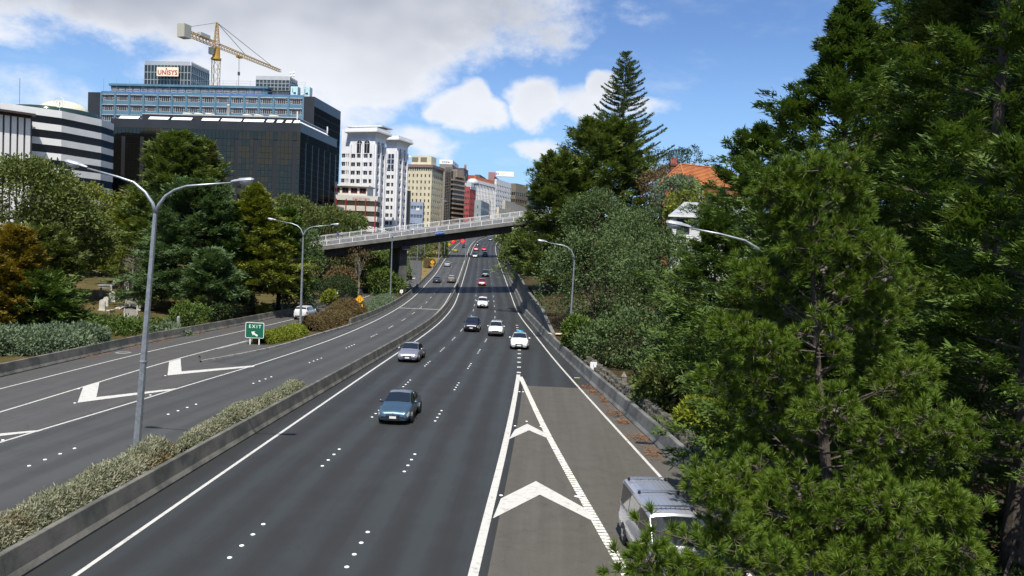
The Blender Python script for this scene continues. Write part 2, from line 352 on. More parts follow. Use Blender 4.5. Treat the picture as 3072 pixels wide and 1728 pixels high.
def worn_line():
    m = bpy.data.materials.new('worn_ribbed_paint'); m.use_nodes = True; w = NT(m.node_tree); p = w.n['Principled BSDF']
    pos = w.new('ShaderNodeNewGeometry').outputs['Position']; sp = w.new('ShaderNodeSeparateXYZ', i_0=pos)
    rib = w.m('SINE', w.m('ADD', w.m('MULTIPLY', sp.outputs[1], 21.), w.m('MULTIPLY', w.noise(pos, 2.), 5.)))
    f = w.m('ADD', w.m('MULTIPLY', rib, .22), w.noise(pos, 6., 5., .7))
    c = w.mix(w.ramp(f, .32, .5, 1., 0.), (.68, .67, .60), (.20, .18, .14)); w.set(p.inputs['Base Color'], c); p.inputs['Roughness'].default_value = .75
    return m
WORN = worn_line()
def poly(parent, pts, m=ROADLINE, name='chevron', dz=.019):
    mb = MB(); n = len(pts); mb.add([(x, y, float(zr(y))+dz) for x, y in pts], [tuple(range(n))]); return mb.build(name, m, parent)
o = strip('wedge_line', off(GR, -.16), off(GR, .16), np.arange(-40, 59.1, 1.), .018, WORN, right_o, 1)
def g2(x, y, z=0.):
    r = ray(x, y); t = (z-CAMH)/r[2]; return (r[0]*t, r[1]*t)
S = 3072/2576
def chev(px): poly(patch_o, [g2(*p) for p in px], WORN if False else ROADLINE)
for px in ([(1348*S, 1211*S), (1478*S, 1283*S), (1492*S, 1312*S), (1358*S, 1245*S), (1240*S, 1305*S), (1260*S, 1255*S)],
           [(1581.7, 1272), (1641, 1302), (1650, 1318.5), (1587, 1291.5), (1527, 1318), (1544, 1290)]): chev(px)
I8 = lambda x, y: g2(x/1.75, 900+y/1.75)
for px in ([(888, 325), (948, 309), (953, 376), (1340, 344), (1330, 352), (879, 397)], [(437, 457), (522, 432), (506, 511), (930, 464), (915, 473), (407, 540)],
           [(-330, 640), (-190, 610), (-230, 722), (230, 682), (200, 692), (-380, 760)]):
    poly(ramp_o, [I8(*p) for p in px], ROADLINE)
poly(left_o, [(-17.75, 122.0), (-11.4, 122.3), (-11.4, 122.75), (-17.75, 122.45)], name='stop_line')
# raised road studs, four to a group every ten metres
stud_me = MB().lathe([(.075, 0), (.075, .012), (.05, .025), (.0, .028)], 8).mesh('road_stud', mat('stud_white', (.85, .85, .82), .4))
for fn, base, y0, par in ((off(L1, 3.6), 0, 22.4, right_o), (off(L1, 7.15), 0, 22.1, right_o)):
    for k in range(28):
        for j in range(4):
            y = y0+10*k+.95*j
            if y > 170 and j % 2: continue
            wd = min(1., float(R1(y)-L1(y))/10.9); x = float(L1(y))+(float(fn(y))-float(L1(y)))*wd
            addobj('road_stud', stud_me, par, (x, y, float(zr(y))+.005))
for k in range(20):
    for j in range(4):
        y = 30.6+10.3*k+.95*j
        if y > 150 and j % 2: continue
        addobj('road_stud', stud_me, left_o, (float(LL(y)*.5+LR(y)*.5), y, float(zr(y))+.005))
for px in ((1594/3.22+1050, 1285/3.22+880), (1706/3.22+1050, 1241/3.22+880), (1843/3.22+1050, 1291/3.22+880), (1637/3.22+1050, 954/3.22+880), (1672/3.22+1050, 955/3.22+880), (1733, 1492), (1503, 1488), (1728, 1491)):
    x, y = g2(*px); addobj('road_stud', stud_me, patch_o, (x, y, .02))
for (px, py) in ((413, 468), (393, 543), (868, 399), (790, 501), (15, 738)):
    x, y = I8(px, py); addobj('road_stud', stud_me, ramp_o, (x, y, .018))
for k in range(15):           # square dashes where the slip lane joins
    y = 60.8+3.0*k
    x = .83 + (y-60)*.0105 if y < 85 else 1.09-(y-85)*.012
    poly(right_o, [(x-.16, y), (x+.16, y), (x+.16, y+.62), (x-.16, y+.62)], name='dash', dz=.017)
for i, (y, s) in enumerate(((186, 1),)):
    x = -25.3; poly(ramp_o, [(x-.1, y-3), (x+.1, y-3), (x+.1, y+1), (x+.9, y+1.2), (x+.9, y+.4), (x+1.9, y+1.9), (x+.9, y+3.2), (x+.9, y+2.2), (x-.1, y+1.8)], name='turn_arrow')
poly(ramp_o, [(-26.3, 165), (-22.2, 165), (-22.2, 165.5), (-26.3, 165.5)], name='stop_line')
# manhole
mx, my = g2(370, 1058); mh = MB().lathe([(.62, 0), (.62, .012), (.5, .016)], 20).build('manhole_cover', CONC, ramp_o, loc=(mx, my, .004))
MB().lathe([(.34, 0), (.34, .01), (.3, .012)], 18).build('iron_lid', mat('iron_lid', (.07, .06, .05), .7), mh, loc=(0, 0, .016))
# yellow pavement mark near the wall
gx, gy = g2(1731, 1134); poly(right_o, [(gx-.22, gy-.15), (gx+.22, gy-.15), (gx+.22, gy+.15), (gx-.22, gy+.15)], mat('yellow_paint', (.55, .40, .03), .6), 'yellow_mark')
# ---------------------------------------------------------------- concrete barriers and the retaining wall, one piece after another
def barrier(name, f, side, ys, prof, m, label, cat='barrier', gap=.012, hfun=None, dz=0.):
    """f gives the toe line; the body lies on the far side (side=-1: towards -x). prof: (offset, z) points; offsets run away from the toe"""
    root = empty(name, (float(f(ys[0])), ys[0], float(zr(ys[0]))), 0, label, cat)
    org = root.location
    for k in range(len(ys)-1):
        mb = MB(); rows = []; sub = 3
        for q in range(sub+1):
            y = ys[k]+gap+(ys[k+1]-ys[k]-2*gap)*q/sub; x = float(f(y)); z = float(zr(y))+dz; e = .01
            nx = 1.; ny = -(float(f(y+.1))-float(f(y-.1)))/.2; L = math.hypot(nx, ny); nx, ny = nx/L, ny/L
            pr = prof(float(hfun(y))) if hfun else prof
            rows.append([(x+side*o*nx-org[0], y+side*o*ny-org[1], z+h-org[2]) for o, h in pr])
        mb.grid(rows); n = len(rows[0]); mb.f.append(tuple(range(n))); mb.mi.append(0)
        b = sub*n; mb.f.append(tuple(range(b, b+n))); mb.mi.append(0)
        mb.build('segment', m, root)
    return root
FP = [(0, -.05), (0, .07), (.10, .24), (.20, .80), (.22, .82), (.38, .82), (.40, .80), (.50, .24), (.60, .07), (.60, -.05)]
seg = lambda a, b, s: list(np.linspace(a, b, max(2, int(round((b-a)/s))+1)))
BARM = mat('weathered_barrier_concrete', (.20, .19, .16), .85, col2=(.085, .086, .076), nscale=.9, contrast=(.32, .66), bump=.3, bscale=12, fine=.4)
barrier('median_barrier', BT, -1, seg(-10, 430, 5.), FP, BARM, 'long stained concrete barrier down the middle of the motorway')
barrier('ramp_barrier', RB, -1, seg(-10, 330, 6.), FP, BARM, 'concrete barrier between the exit ramp and the cemetery trees')
barrier('verge_barrier', KL, -1, seg(94, 400, 6.), FP, BARM, 'concrete barrier curving from the shrub island past the bridge pier')
def wprof(h):
    if h < 1.0: return [(0, -.05), (0, .07), (.12, .24), (.24, h-.02), (.26, h), (.50, h), (.52, h-.02), (.52, -.05)]
    return [(0, -.05), (0, .07), (.12, .24), (.24, .84), (.28, .86), (.52, .86), (.54, h-.14), (.46, h-.12), (.46, h), (.86, h), (.86, -.05)]
barrier('retaining_wall', RW, 1, seg(-10, 90, 6.)[:-1]+seg(90, 420, 4.), wprof, mat('wall_concrete', (.20, .20, .185), .85, col2=(.09, .095, .09), nscale=.6, bump=.25, bscale=9, fine=.35), 'grey concrete wall with low batter along the right shoulder, rising under the macrocarpas', 'wall', hfun=wall_h)
# stone wall behind the barrier
def stone_wall():
    root = empty('stone_wall', (8.9, 30, 0), 0, 'low mossy rubble stone wall running behind the concrete barrier', 'wall')
    SM = mat('rubble_stone', (.17, .155, .125), .95, col2=(.07, .068, .05), nscale=2.2, bump=.8, bscale=9, fine=.5)
    meshes = []
    for k in range(8):
        mb = MB(); rr = random.Random(k)
        mb.box((0, 0, 0), (.42, .46, .26)); mb.v = [(x*(1+rr.uniform(-.22, .12)), y*(1+rr.uniform(-.22, .1)), z*(1+rr.uniform(-.25, .2))) for x, y, z in mb.v]
        o_ = mb.mesh('stone', SM); meshes.append(o_)
    core = MB(); rows = []
    for y in np.arange(20, 66, 2.):
        x = float(RW(y))+1.0; rows.append([(x+.02-8.9, y-30, -.3), (x+.02-8.9, y-30, .86), (x+.42-8.9, y-30, .86), (x+.42-8.9, y-30, -.6)])
    core.grid(rows); core.build('mortar_core', mat('mortar', (.06, .055, .045), .95), root)
    rr = random.Random(3)
    for y in np.arange(20, 65, .47):
        for z, o in ((.70, 0.), (.70, .36), (.96, .19), (.42, 0.)):
            y2 = y+rr.uniform(-.08, .08); x = float(RW(y2))+1.03+o
            s = addobj('stone', meshes[rr.randrange(8)], root, (x-8.9, y2-30, z+rr.uniform(-.05, .07)), (rr.uniform(-.15, .15), rr.uniform(-.15, .15), rr.uniform(-.3, .3)))
    return root
stone_wall()
# wooden post with pyramid top, stone wall side
gp_ = empty('gate_post', (7.95, 52.5, .1), 0, 'weathered pointed gate post behind the stone wall', 'post')
MB().box((0, 0, .6), (.34, .34, 1.3)).build('shaft', mat('weathered_wood', (.23, .20, .16), .9, col2=(.12, .10, .08), nscale=8, coord='object'), gp_)
MB().add([(-.19, -.19, 1.25), (.19, -.19, 1.25), (.19, .19, 1.25), (-.19, .19, 1.25), (0, 0, 1.62)], [(0, 1, 4), (1, 2, 4), (2, 3, 4), (3, 0, 4), (3, 2, 1, 0)]).build('cap', MATS['weathered_wood'], gp_)
# kerbed island between ramp and southbound lanes
SOILM = grass_mat('bark_soil', (.10, .075, .05), (.065, .055, .04), (.15, .12, .085), .5)
def island():
    ys = np.concatenate([[59.3, 60, 61, 62.5], np.arange(64, 172, 2.)])
    fa = lambda y: float(KL(y)) if y < 94 else float(KL(y))-.6
    fb = lambda y: min(float(RN(y))+.75, fa(y)-.1) if y > 62 else fa(y)-.12-(y-59.3)*.7
    root = strip('island', lambda y: fb(y), lambda y: fa(y)-.16, ys, .14, SOILM, nx=3)
    T(root, 'bare soil island with kerb between exit ramp and main lanes', 'traffic island', kind='structure')
    mb = MB(); rows = []
    for y in ys[ys < 96]: rows.append([(float(KL(y)), y, -.02), (float(KL(y))-.02, y, .15), (float(KL(y))-.17, y, .155), (float(KL(y))-.18, y, -.02)])
    mb.grid(rows); mb.build('kerb', CONC, root)
    mb = MB(); rows = []
    for y in ys[ys > 64.5]: rows.append([(fb(y)-.17, y, float(zr(y))-.02), (fb(y)-.16, y, float(zr(y))+.15), (fb(y), y, float(zr(y))+.155), (fb(y)+.01, y, float(zr(y))-.02)])
    mb.grid(rows); mb.build('kerb', CONC, root)
    nose = strip('paved_nose', lambda y: fb(y)+.02, lambda y: fa(y)-.19, ys[ys < 73], .146, ASPH_R, root, 2)
island()
T(strip('grass_verge', lambda y: float(RN(y))+1.0, lambda y: float(KL(y))-.62, np.arange(172, 300, 3.), .10, grass_mat('straw_grass', (.26, .19, .075), (.16, .12, .05), (.33, .25, .11)), nx=3), 'strip of straw coloured dry grass between ramp and motorway', 'verge', kind='structure')
T(strip('median_soil', lambda y: float(LR(y))+.5, lambda y: float(BT(y))-.55, np.arange(-20, 62, 2.), .06, SOILM, nx=2), 'soil bed of the planted median', 'soil', kind='structure')
# ---------------------------------------------------------------- overbridge
AX = Vector((.894, .447, 0)); PX = Vector((-.447, .894, 0)); BR0 = Vector((-20.7, 146, 0))
def bz(s): return 13.22+.173*s        # height of the handrail
def bpt(s, o, dz): v = BR0+AX*s+PX*o; return Vector((v.x, v.y, bz(s)+dz+o*.066))
BRW = 11.5
def loft_s(ss, prof, closed=True):
    mb = MB(); rows = []
    for s in ss:
        r = [bpt(s, o, z) for o, z in prof]; rows.append(r+[r[0]] if closed else r)
    mb.grid(rows); n = len(rows[0]); L = len(rows)
    if closed: mb.f.append(tuple(range(n-1))); mb.mi.append(0); mb.f.append(tuple(range((L-1)*n, L*n-1))); mb.mi.append(0)
    return mb
bridge = empty('overbridge', (BR0.x, BR0.y, 0), 0, 'concrete overbridge with white railings climbing across the motorway', 'bridge')
def bpart(mb, name, m, smooth=False, par=None):
    mb.v = [(x-BR0.x, y-BR0.y, z) for x, y, z in mb.v]; return mb.build(name, m, par or bridge, smooth)
SS = list(np.arange(-27, 47.1, 3.))
BRC = mat('bridge_concrete', (.21, .205, .185), .85, col2=(.12, .118, .108), nscale=.7, contrast=(.35, .7), bump=.2, bscale=7, fine=.2)
bpart(loft_s(SS, [(0, -1.66), (0, -.92), (.35, -.92), (.35, -1.2), (BRW-.35, -1.2), (BRW-.35, -.92), (BRW, -.92), (BRW, -1.66), (BRW-.6, -1.8), (.6, -1.8)]), 'deck', BRC)
bpart(loft_s(SS, [(.4, -1.19), (BRW-.4, -1.19), (BRW-.4, -1.185), (.4, -1.185)]), 'road_surface', ASPH_R)
GIRD = mat('shaded_girder_concrete', (.06, .06, .058), .9, col2=(.035, .035, .035), nscale=.8)  # shade of the deck overhang is put into this darker concrete colour
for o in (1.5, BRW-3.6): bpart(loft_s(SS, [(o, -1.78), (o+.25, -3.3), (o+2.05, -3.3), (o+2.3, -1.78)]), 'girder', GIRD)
def pier(s, base_z, name='pier'):
    mb = MB(); h = bz(s)-3.0-base_z; c = bpt(s, 5.6, 0)
    mb.box((c.x, c.y, base_z+h/2), (1.5, 6.4, h), rz=.4636); bpart(mb, name, mat('shade_toned_pier_concrete', (.10, .098, .09), .9, col2=(.06, .06, .055), nscale=.8))  # pier colour darkened to carry the shade cast by the deck
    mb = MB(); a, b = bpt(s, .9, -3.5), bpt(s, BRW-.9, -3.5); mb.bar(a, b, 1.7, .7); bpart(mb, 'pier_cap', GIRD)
pier(.6, .3); pier(38, 5)
RAILW = mat('white_rail_paint', (.78, .78, .77), .45)
for o, nm in ((.12, 'near'), (BRW-.12, 'far')):
    for dz, h in ((-.03, .07), (-.16, .04), (-.90, .05)):
        bpart(loft_s(SS, [(o-.03, dz-h/2), (o+.03, dz-h/2), (o+.03, dz+h/2), (o-.03, dz+h/2)]), 'rail', RAILW)
    post = MB().box((0, 0, -.5), (.09, .11, 1.05)).mesh('rail_post', RAILW)
    for s in np.arange(-26.5, 46.6, 2.35):
        p = bpt(s, o, 0); addobj('rail_post', post, bridge, (p.x-BR0.x, p.y-BR0.y, p.z), (0, 0, .46))
    mb = MB()
    for s in np.arange(-26.4, 46.6, .235):
        a, b = bpt(s, o, -.88), bpt(s, o, -.16); mb.bar(a, b, .028)
    q = bpart(mb, 'balusters', RAILW); q['kind'] = 'stuff'
def textmesh(txt, size, ext=.002, align='CENTER', sp=1., bold=0.):
    cu = bpy.data.curves.new('lettering', 'FONT'); cu.body = txt; cu.size = size; cu.align_x = align; cu.align_y = 'CENTER'; cu.extrude = ext; cu.space_character = sp; cu.resolution_u = 3; cu.offset = bold*size
    o = bpy.data.objects.new('lettering', cu); COL.objects.link(o); bpy.context.view_layer.update()
    me = bpy.data.meshes.new_from_object(o.evaluated_get(bpy.context.evaluated_depsgraph_get())); bpy.data.objects.remove(o); bpy.data.curves.remove(cu)
    return me
def text(txt, size, m, parent, loc, rot=(math.pi/2, 0, 0), name='lettering', ext=.002, sp=1., bold=0.):
    me = textmesh(txt, size, ext, sp=sp, bold=bold); me.materials.clear(); me.materials.append(m); return addobj(name, me, parent, loc, rot)
SIGNW = mat('sign_white', (.80, .80, .78), .45, coord='object'); SIGNBLUE = mat('sign_blue', (.008, .10, .42), .4, coord='object')
GREEN = mat('sign_green', (.005, .115, .055), .4, coord='object'); YEL = mat('sign_yellow', (.78, .40, .008), .45, coord='object'); SBLACK = mat('sign_black', (.01, .01, .01), .5, coord='object')
# street name plate on the fascia
bs = -20.7; s0 = 10.9; c = bpt(7.0, -.06, -1.25)
plate = empty('street_name_sign', c, .4636, 'blue street name plate BOLTON ST on the bridge fascia', 'sign')
sl_ = math.atan(.173)
MB().box((0, 0, 0), (1.95, .05, .56)).build('plate', SIGNBLUE, plate, rot=(0, -sl_, 0))
text('BOLTON ST', .36, SIGNW, plate, (0, -.03, -.01), (math.pi/2, -sl_, 0), sp=1.05)
# far bridge whose shadow lies on the road
fb = empty('far_bridge', (-14, 266, 0), 0, 'plain dark overbridge seen beneath the nearer bridge', 'bridge')
fb0 = Vector((-14, 266, 0)); fax = Vector((.93, .36, 0)); fpx = Vector((-.36, .93, 0))
def fpt(s, o, z): v = fax*s+fpx*o; return Vector((v.x, v.y, z+.13*s))
mb = MB(); rows = []
for s in (-46, -20, 0, 20, 44):
    r = [fpt(s, o, z) for o, z in ((0, 17.6), (0, 18.5), (.3, 18.5), (.3, 17.9), (10.7, 17.9), (10.7, 18.5), (11, 18.5), (11, 17.6), (9.8, 17.5), (9.6, 16.2), (1.4, 16.2), (1.2, 17.5))]; rows.append(r+[r[0]])
mb.grid(rows); mb.build('deck', BRC, fb)
for s in (-8.6, 19.5): MB().box((fpt(s, 5.5, 0).x, fpt(s, 5.5, 0).y, 12.+.065*s), (1.2, 3., 9.+.13*s), rz=.37).build('pier', BRC, fb)
# ---------------------------------------------------------------- lamp columns
LAMPG = mat('lamp_bowl', (.55, .57, .58), .12, coord='object', spec=.8)
LAMPB = mat('lamp_housing_grey', (.38, .40, .42), .45, .3, coord='object')
def lamp(name, base, pole_pts, arms, r0, r1, label, group=None, hs=1.):
    base = Vector(base); root = empty(name, base, 0, label, 'street lamp', group)
    pp = [Vector(p)-base for p in pole_pts]; n = len(pp)
    MB().tube(pp, [r0+(r1-r0)*i/(n-1) for i in range(n)], 8).build('pole', STEEL, root)
    MB().lathe([(r0*1.9, 0), (r0*1.9, .04), (r0*1.25, .06), (r0*1.2, .14)], 12).build('base_flange', STEEL, root)
    mid = pp[0].lerp(pp[-1], .42); MB().lathe([(r0*.93, -.03), (r0*.96, 0), (r0*.93, .03)], 10, mid).build('joint_collar', STEEL, root)
    for arm in arms:
        ap = [Vector(p)-base for p in arm]; k = len(ap)
        a = MB().tube(ap, [r1+(.035-r1)*i/(k-1) for i in range(k)], 8).build('arm', STEEL, root, True)
        d = (ap[-1]-ap[-2]).normalized(); q = d.to_track_quat('X', 'Z').to_matrix().to_4x4(); q.translation = ap[-1]
        def hm(mb): mb.v = [tuple(q @ (Vector(v)*hs)) for v in mb.v]; return mb
        prof = [(.0, .05, .05), (.12, .10, .08), (.30, .13, .10), (.34, .17, .12), (.75, .17, .12), (.86, .13, .08), (.88, .04, .03)]
        rows = [[(x, w*math.cos(t), .03+h*max(0, math.sin(t))) for t in np.linspace(0, math.pi, 9)] for x, w, h in prof]
        hd = hm(MB().grid(rows)).build('lantern_housing', LAMPB, a, True)
        rows = [[(x, w*.96*math.cos(t), .03-h*math.sin(t)) for t in np.linspace(0, math.pi, 9)] for x, w, h in ((.32, .08, .02), (.36, .15, .10), (.55, .165, .17), (.75, .15, .14), (.85, .07, .04))]
        hm(MB().grid(rows)).build('glass_bowl', LAMPG, a, True)
    return root
def arm_px(pts, Y): return [at(x, y, Y) for x, y in pts]
lamp('double_lamp', (-15.1, 31.1, 0), [(-15.1, 31.1, 0), at(437, 1000, 31.1), at(466, 640, 31.1)],
     [arm_px([(466, 640), (458, 610), (436, 577), (401, 547), (355, 531), (262, 505)], 31.1), arm_px([(467, 640), (478, 613), (497, 588), (524, 570), (560, 558), (694, 548)], 31.1)],
     .165, .085, 'tall two armed galvanised lamp standing in the median hedge', 'double lamps along the motorway', 1.05)
Z4 = lambda x, y: (840+x/4.83, 620+y/4.83)
lamp('double_lamp', (-22.6, 82.4, .1), [(-22.6, 82.4, .1), at(905, 860, 82.4), at(*Z4(336, 440), 82.4)],
     [arm_px([Z4(336, 440), Z4(328, 385), Z4(300, 320), Z4(250, 275), Z4(180, 245), Z4(-55, 200)], 82.4), arm_px([Z4(337, 440), Z4(348, 390), Z4(380, 340), Z4(430, 305), Z4(500, 288), Z4(735, 268)], 82.4)],
     .15, .08, 'two armed galvanised lamp on the shrub island behind the EXIT sign', 'double lamps along the motorway', 1.05)
lamp('double_lamp', (-20.95, 132.5, .6), [(-20.95, 132.5, .6), at(1174, 800, 132.5), at(*Z4(1626, 455), 132.5)],
     [arm_px([Z4(1626, 455), Z4(1618, 425), Z4(1590, 385), Z4(1540, 355), Z4(1440, 330), Z4(1370, 315)], 132.5), arm_px([Z4(1627, 455), Z4(1640, 420), Z4(1670, 390), Z4(1720, 373), Z4(1800, 362), Z4(1860, 352)], 132.5)],
     .15, .08, 'two armed lamp just in front of the overbridge pier', 'double lamps along the motorway', 1.2)
b3 = Vector((-21.3, 170.3, 1.9))
lamp('double_lamp', b3, [b3, b3+Vector((0, 0, 6)), b3+Vector((.1, 0, 10.5))], [[b3+Vector(p) for p in ((.1, 0, 10.5), (0, 0, 11.2), (-.6, 0, 11.9), (-1.6, 0, 12.2), (-3, 0, 12.3))], [b3+Vector(p) for p in ((.1, 0, 10.5), (.2, 0, 11.2), (.8, 0, 11.9), (1.8, 0, 12.2), (3.2, 0, 12.3))]], .14, .08, 'slim lamp column standing behind the overbridge', None)
Z5 = lambda x, y: (1520+x/3.15, 640+y/3.15)
lamp('roadside_lamp', (6.15, 76.4, .1), [(6.15, 76.4, .1), at(*Z5(608, 950), 76.4), at(*Z5(640, 440), 76.4)], [arm_px([Z5(640, 440), Z5(634, 400), Z5(610, 350), Z5(570, 318), Z5(530, 302), Z5(385, 275)], 76.4)], .13, .075, 'single arm lamp among the pohutukawa trees beside the wall', 'single lamps on the right', 1.15)
lamp('roadside_lamp', (10.7, 33, .1), [(10.7, 33, .1), (10.75, 33, 5), (10.8, 33, 9.4)], [[Vector((10.8, 33, 9.4)), Vector((10.6, 33, 10.0)), at(2235, 722, 33), at(2160, 702, 33), at(2072, 685, 33)]], .14, .08, 'lamp arm reaching out of the dark cypresses towards the slip lane', 'single lamps on the right', 1.25)
lamp('roadside_lamp', (4.4, 121, 3.), [(4.4, 121, 3.), (4.45, 121, 9), (4.5, 121, 11.6)], [[Vector((4.5, 121, 11.6)), Vector((4.4, 121, 12.6)), Vector((3.6, 121, 13.3)), at(1575, 697, 121), at(1556, 691, 121)]], .13, .075, 'lamp head poking from the dark macrocarpa near the bridge end', 'single lamps on the right', 1.3)
POLE_BR = mat('weathered_lamp_concrete', (.26, .22, .16), .8, coord='object')
def blamp(px, py, top, s, hook, label):
    p = bpt(s, BRW-.5, -1.2); h = at(px, py, p.y).z; root = empty('bridge_lamp', p, 0, label, 'street lamp'); hh = h-p.z
    MB().tube([(0, 0, 0), (0, 0, hh*.7), (.02, 0, hh)], [.11, .08, .05], 8).build('pole', POLE_BR, root)
    pts = [(.02, 0, hh), (hook*.15, 0, hh+.35), (hook*.6, -.1, hh+.5), (hook*1.2, -.2, hh+.45)]
    a = MB().tube(pts, [.05, .045, .04, .035], 6).build('arm', POLE_BR, root)
    MB().box((hook*1.45, -.25, hh+.43), (.7, .22, .13)).build('lantern_housing', LAMPB, a)
blamp(1279, 607, 0, 11.2, .6, 'brown street lamp column on the far side of the overbridge, squat head'); blamp(1358, 600, 0, 22.5, -1., 'brown street lamp column on the overbridge with hooked pale head')
# ---------------------------------------------------------------- road signs
def rrect(w, h, r, n=5):
    pts = []
    for cx, cy, a0 in ((w/2-r, h/2-r, 0), (-w/2+r, h/2-r, 90), (-w/2+r, -h/2+r, 180), (w/2-r, -h/2+r, 270)):
        for k in range(n): a = R(a0+90*k/(n-1)); pts.append((cx+r*math.cos(a), cy+r*math.sin(a)))
    return pts
def flat(pts, y0, y1, name, m, par, z=0.):
    mb = MB(); n = len(pts); mb.add([(p[0], y0, p[1]+z) for p in pts]+[(p[0], y1, p[1]+z) for p in pts], [tuple(range(n)), tuple(range(n, 2*n))]+[(i, (i+1) % n, n+(i+1) % n, n+i) for i in range(n)])
    return mb.build(name, m, par)
ex = empty('exit_sign', (-23.42, 70.2, .14), R(-2), 'green and white EXIT sign with arrow on two posts', 'sign')
pn = flat(rrect(1.74, 1.44, .13), 0, .04, 'panel', SIGNW, ex, 1.32); flat(rrect(1.64, 1.34, .10), -.006, -.001, 'green_face', GREEN, pn, 1.32)
text('EXIT', .43, SIGNW, pn, (.03, -.012, 1.66), sp=1.42, bold=.012)
flat([(-.32, .20), (.05, .24), (-.03, .10), (.32, -.10), (.25, -.24), (-.10, -.03), (-.13, -.16)], -.014, -.008, 'arrow', SIGNW, pn, .98)
for x in (-.42, .42): MB().bx(x-.05, x+.05, .045, .13, 0, 1.9).build('post', SIGNW, ex)
def diamond(name, base, cz, hd, label, plate=None, symbol=None, cat='sign'):
    root = empty(name, base, 0, label, cat)
    MB().tube([(0, .06, 0), (0, .06, cz-hd*.6)], .05, 8).build('post', SIGNW, root)
    d = flat([(0, hd), (-hd, 0), (0, -hd), (hd, 0)], 0, .025, 'diamond_panel', YEL, root, cz)
    k = hd*.93; b = MB()
    for a, c in (((0, k), (k, 0)), ((k, 0), (0, -k)), ((0, -k), (-k, 0)), ((-k, 0), (0, k))): b.bar((a[0], -.006, a[1]+cz), (c[0], -.006, c[1]+cz), .008, .028)
    b.build('black_border', SBLACK, d)
    for pts in (symbol or []): flat([(x*hd, z*hd) for x, z in pts], -.012, -.004, 'symbol', SBLACK, d, cz)
    if plate:
        pc = cz-hd-.22; p = flat(rrect(.92, .36, .05), 0, .02, 'plate', YEL, root, pc); text(plate, .27, SBLACK, p, (0, -.008, pc))
    return root
mg = at(1079.4, 898, 104.5)
diamond('merge_sign', (mg.x-.02, 104.5, .14), mg.z-.14, .63, 'yellow diamond lane merge sign with 200 m plate', '200 m',
        [[(.16, -.42), (.25, -.42), (.25, .40), (.16, .40)], [(-.28, -.42), (-.18, -.42), (-.18, -.1), (-.08, .1), (-.08, .40), (-.16, .40), (-.16, .14), (-.28, -.06)]])
eg = at(1297, 786.4, 212); diamond('warning_sign', (eg.x, 212, 4.3), eg.z-4.3, .66, 'yellow diamond sign with black exclamation mark above a plate', 'QUEUES', [[(-.10, .5), (.10, .5), (.06, -.14), (-.06, -.14)], [(-.09, -.28), (.09, -.28), (.09, -.46), (-.09, -.46)]])
eg = at(1347, 733, 292); diamond('far_warning_sign', (eg.x, 292, 9.6), eg.z-9.6, .66, 'small distant yellow diamond sign beyond the bridge shadow', None, [[(-.3, -.3), (-.2, -.4), (.3, .3), (.2, .4)]])
def marker(px, py, Y, base_py, label, w=.5, h=.62, txt='1'):
    p = at(px, py, Y); b = at(px, base_py, Y); root = empty('marker_sign', b, 0, label, 'sign')
    pn = flat(rrect(w, h, .03), 0, .02, 'panel', SIGNW, root, p.z-b.z); MB().bx(-.05, .05, .025, .08, 0, p.z-b.z).build('post', SIGNW, root)
    text(txt, .3, GREEN, pn, (0, -.006, p.z-b.z+.02))
marker(1008, 880.5, 118, 897, 'small white marker sign on a post behind the ramp barrier', .5, .6); marker(1779, 1098, 60.0, 1130, 'white square marker sign standing behind the roadside wall', .52, .64)
marker(1204, 873.7, 138, 882, 'small white marker plate at the foot of the bridge pier', .55, .6)
# overhead gantry with two lit speed signs
gz0 = at(1388, 722, 236)
gan = empty('sign_gantry', (-22.9, 236, 5.9), 0, 'steel gantry holding two red ring speed limit signs', 'gantry')
for x in (0, 8.2): MB().tube([(x, 0, 0), (x, 0, 9.0)], [.17, .13], 8).build('post', STEEL, gan)
MB().box((4.1, .05, 8.85), (8.4, .25, .3)).build('beam', STEEL, gan)
REDL = mat('red_led_ring', (.6, .01, .02), .4, coord='object', emit=((1., .03, .05), .75)); AMB = mat('amber_led', (.8, .35, .05), .4, coord='object', emit=((1., .45, .05), .8))
for px, tx in ((1359, '60'), (1388, '60')):
    q = at(px, 723, 236); q -= Vector((-22.9, 236, 5.9))
    s_ = MB().box((q.x, -.1, q.z), (1.5, .2, 1.4)).build('sign_box', DARKST, gan)
    mb = MB(); n = 28; ro, ri = .62, .40
    vs = [(q.x+r*math.cos(2*math.pi*k/n), -.21, q.z+r*math.sin(2*math.pi*k/n)) for r in (ro, ri) for k in range(n)]
    mb.add(vs, [(k, (k+1) % n, n+(k+1) % n, n+k) for k in range(n)]); mb.build('red_ring', REDL, s_); text(tx, .5, AMB, s_, (q.x, -.215, q.z))
def signal(px, Y, ybase, ytop, ybox, label):
    b = at(px, ybase, Y); t = at(px, ytop, Y); bx_ = at(px, ybox, Y); root = empty('traffic_signal', b, 0, label, 'traffic signal')
    MB().tube([(0, 0, 0), (0, 0, t.z-b.z)], .07, 8).build('pole', STEEL, root); z = bx_.z-b.z
    hd = MB().box((-.25, -.02, z), (.42, .3, 1.1)).build('signal_head', BLACKM, root)
    for k in range(3): MB().lathe([(.13, 0), (.13, .22), (.11, .22)], 10, (-.25, -.38, z+.33-.33*k), 'Y').build('visor', BLACKM, hd)
signal(1272, 205, 768, 717, 757, 'traffic signal with black head beside the ramp bend'); signal(1333, 205, 763, 712, 758, 'traffic signal with black head behind the barrier under the bridge')
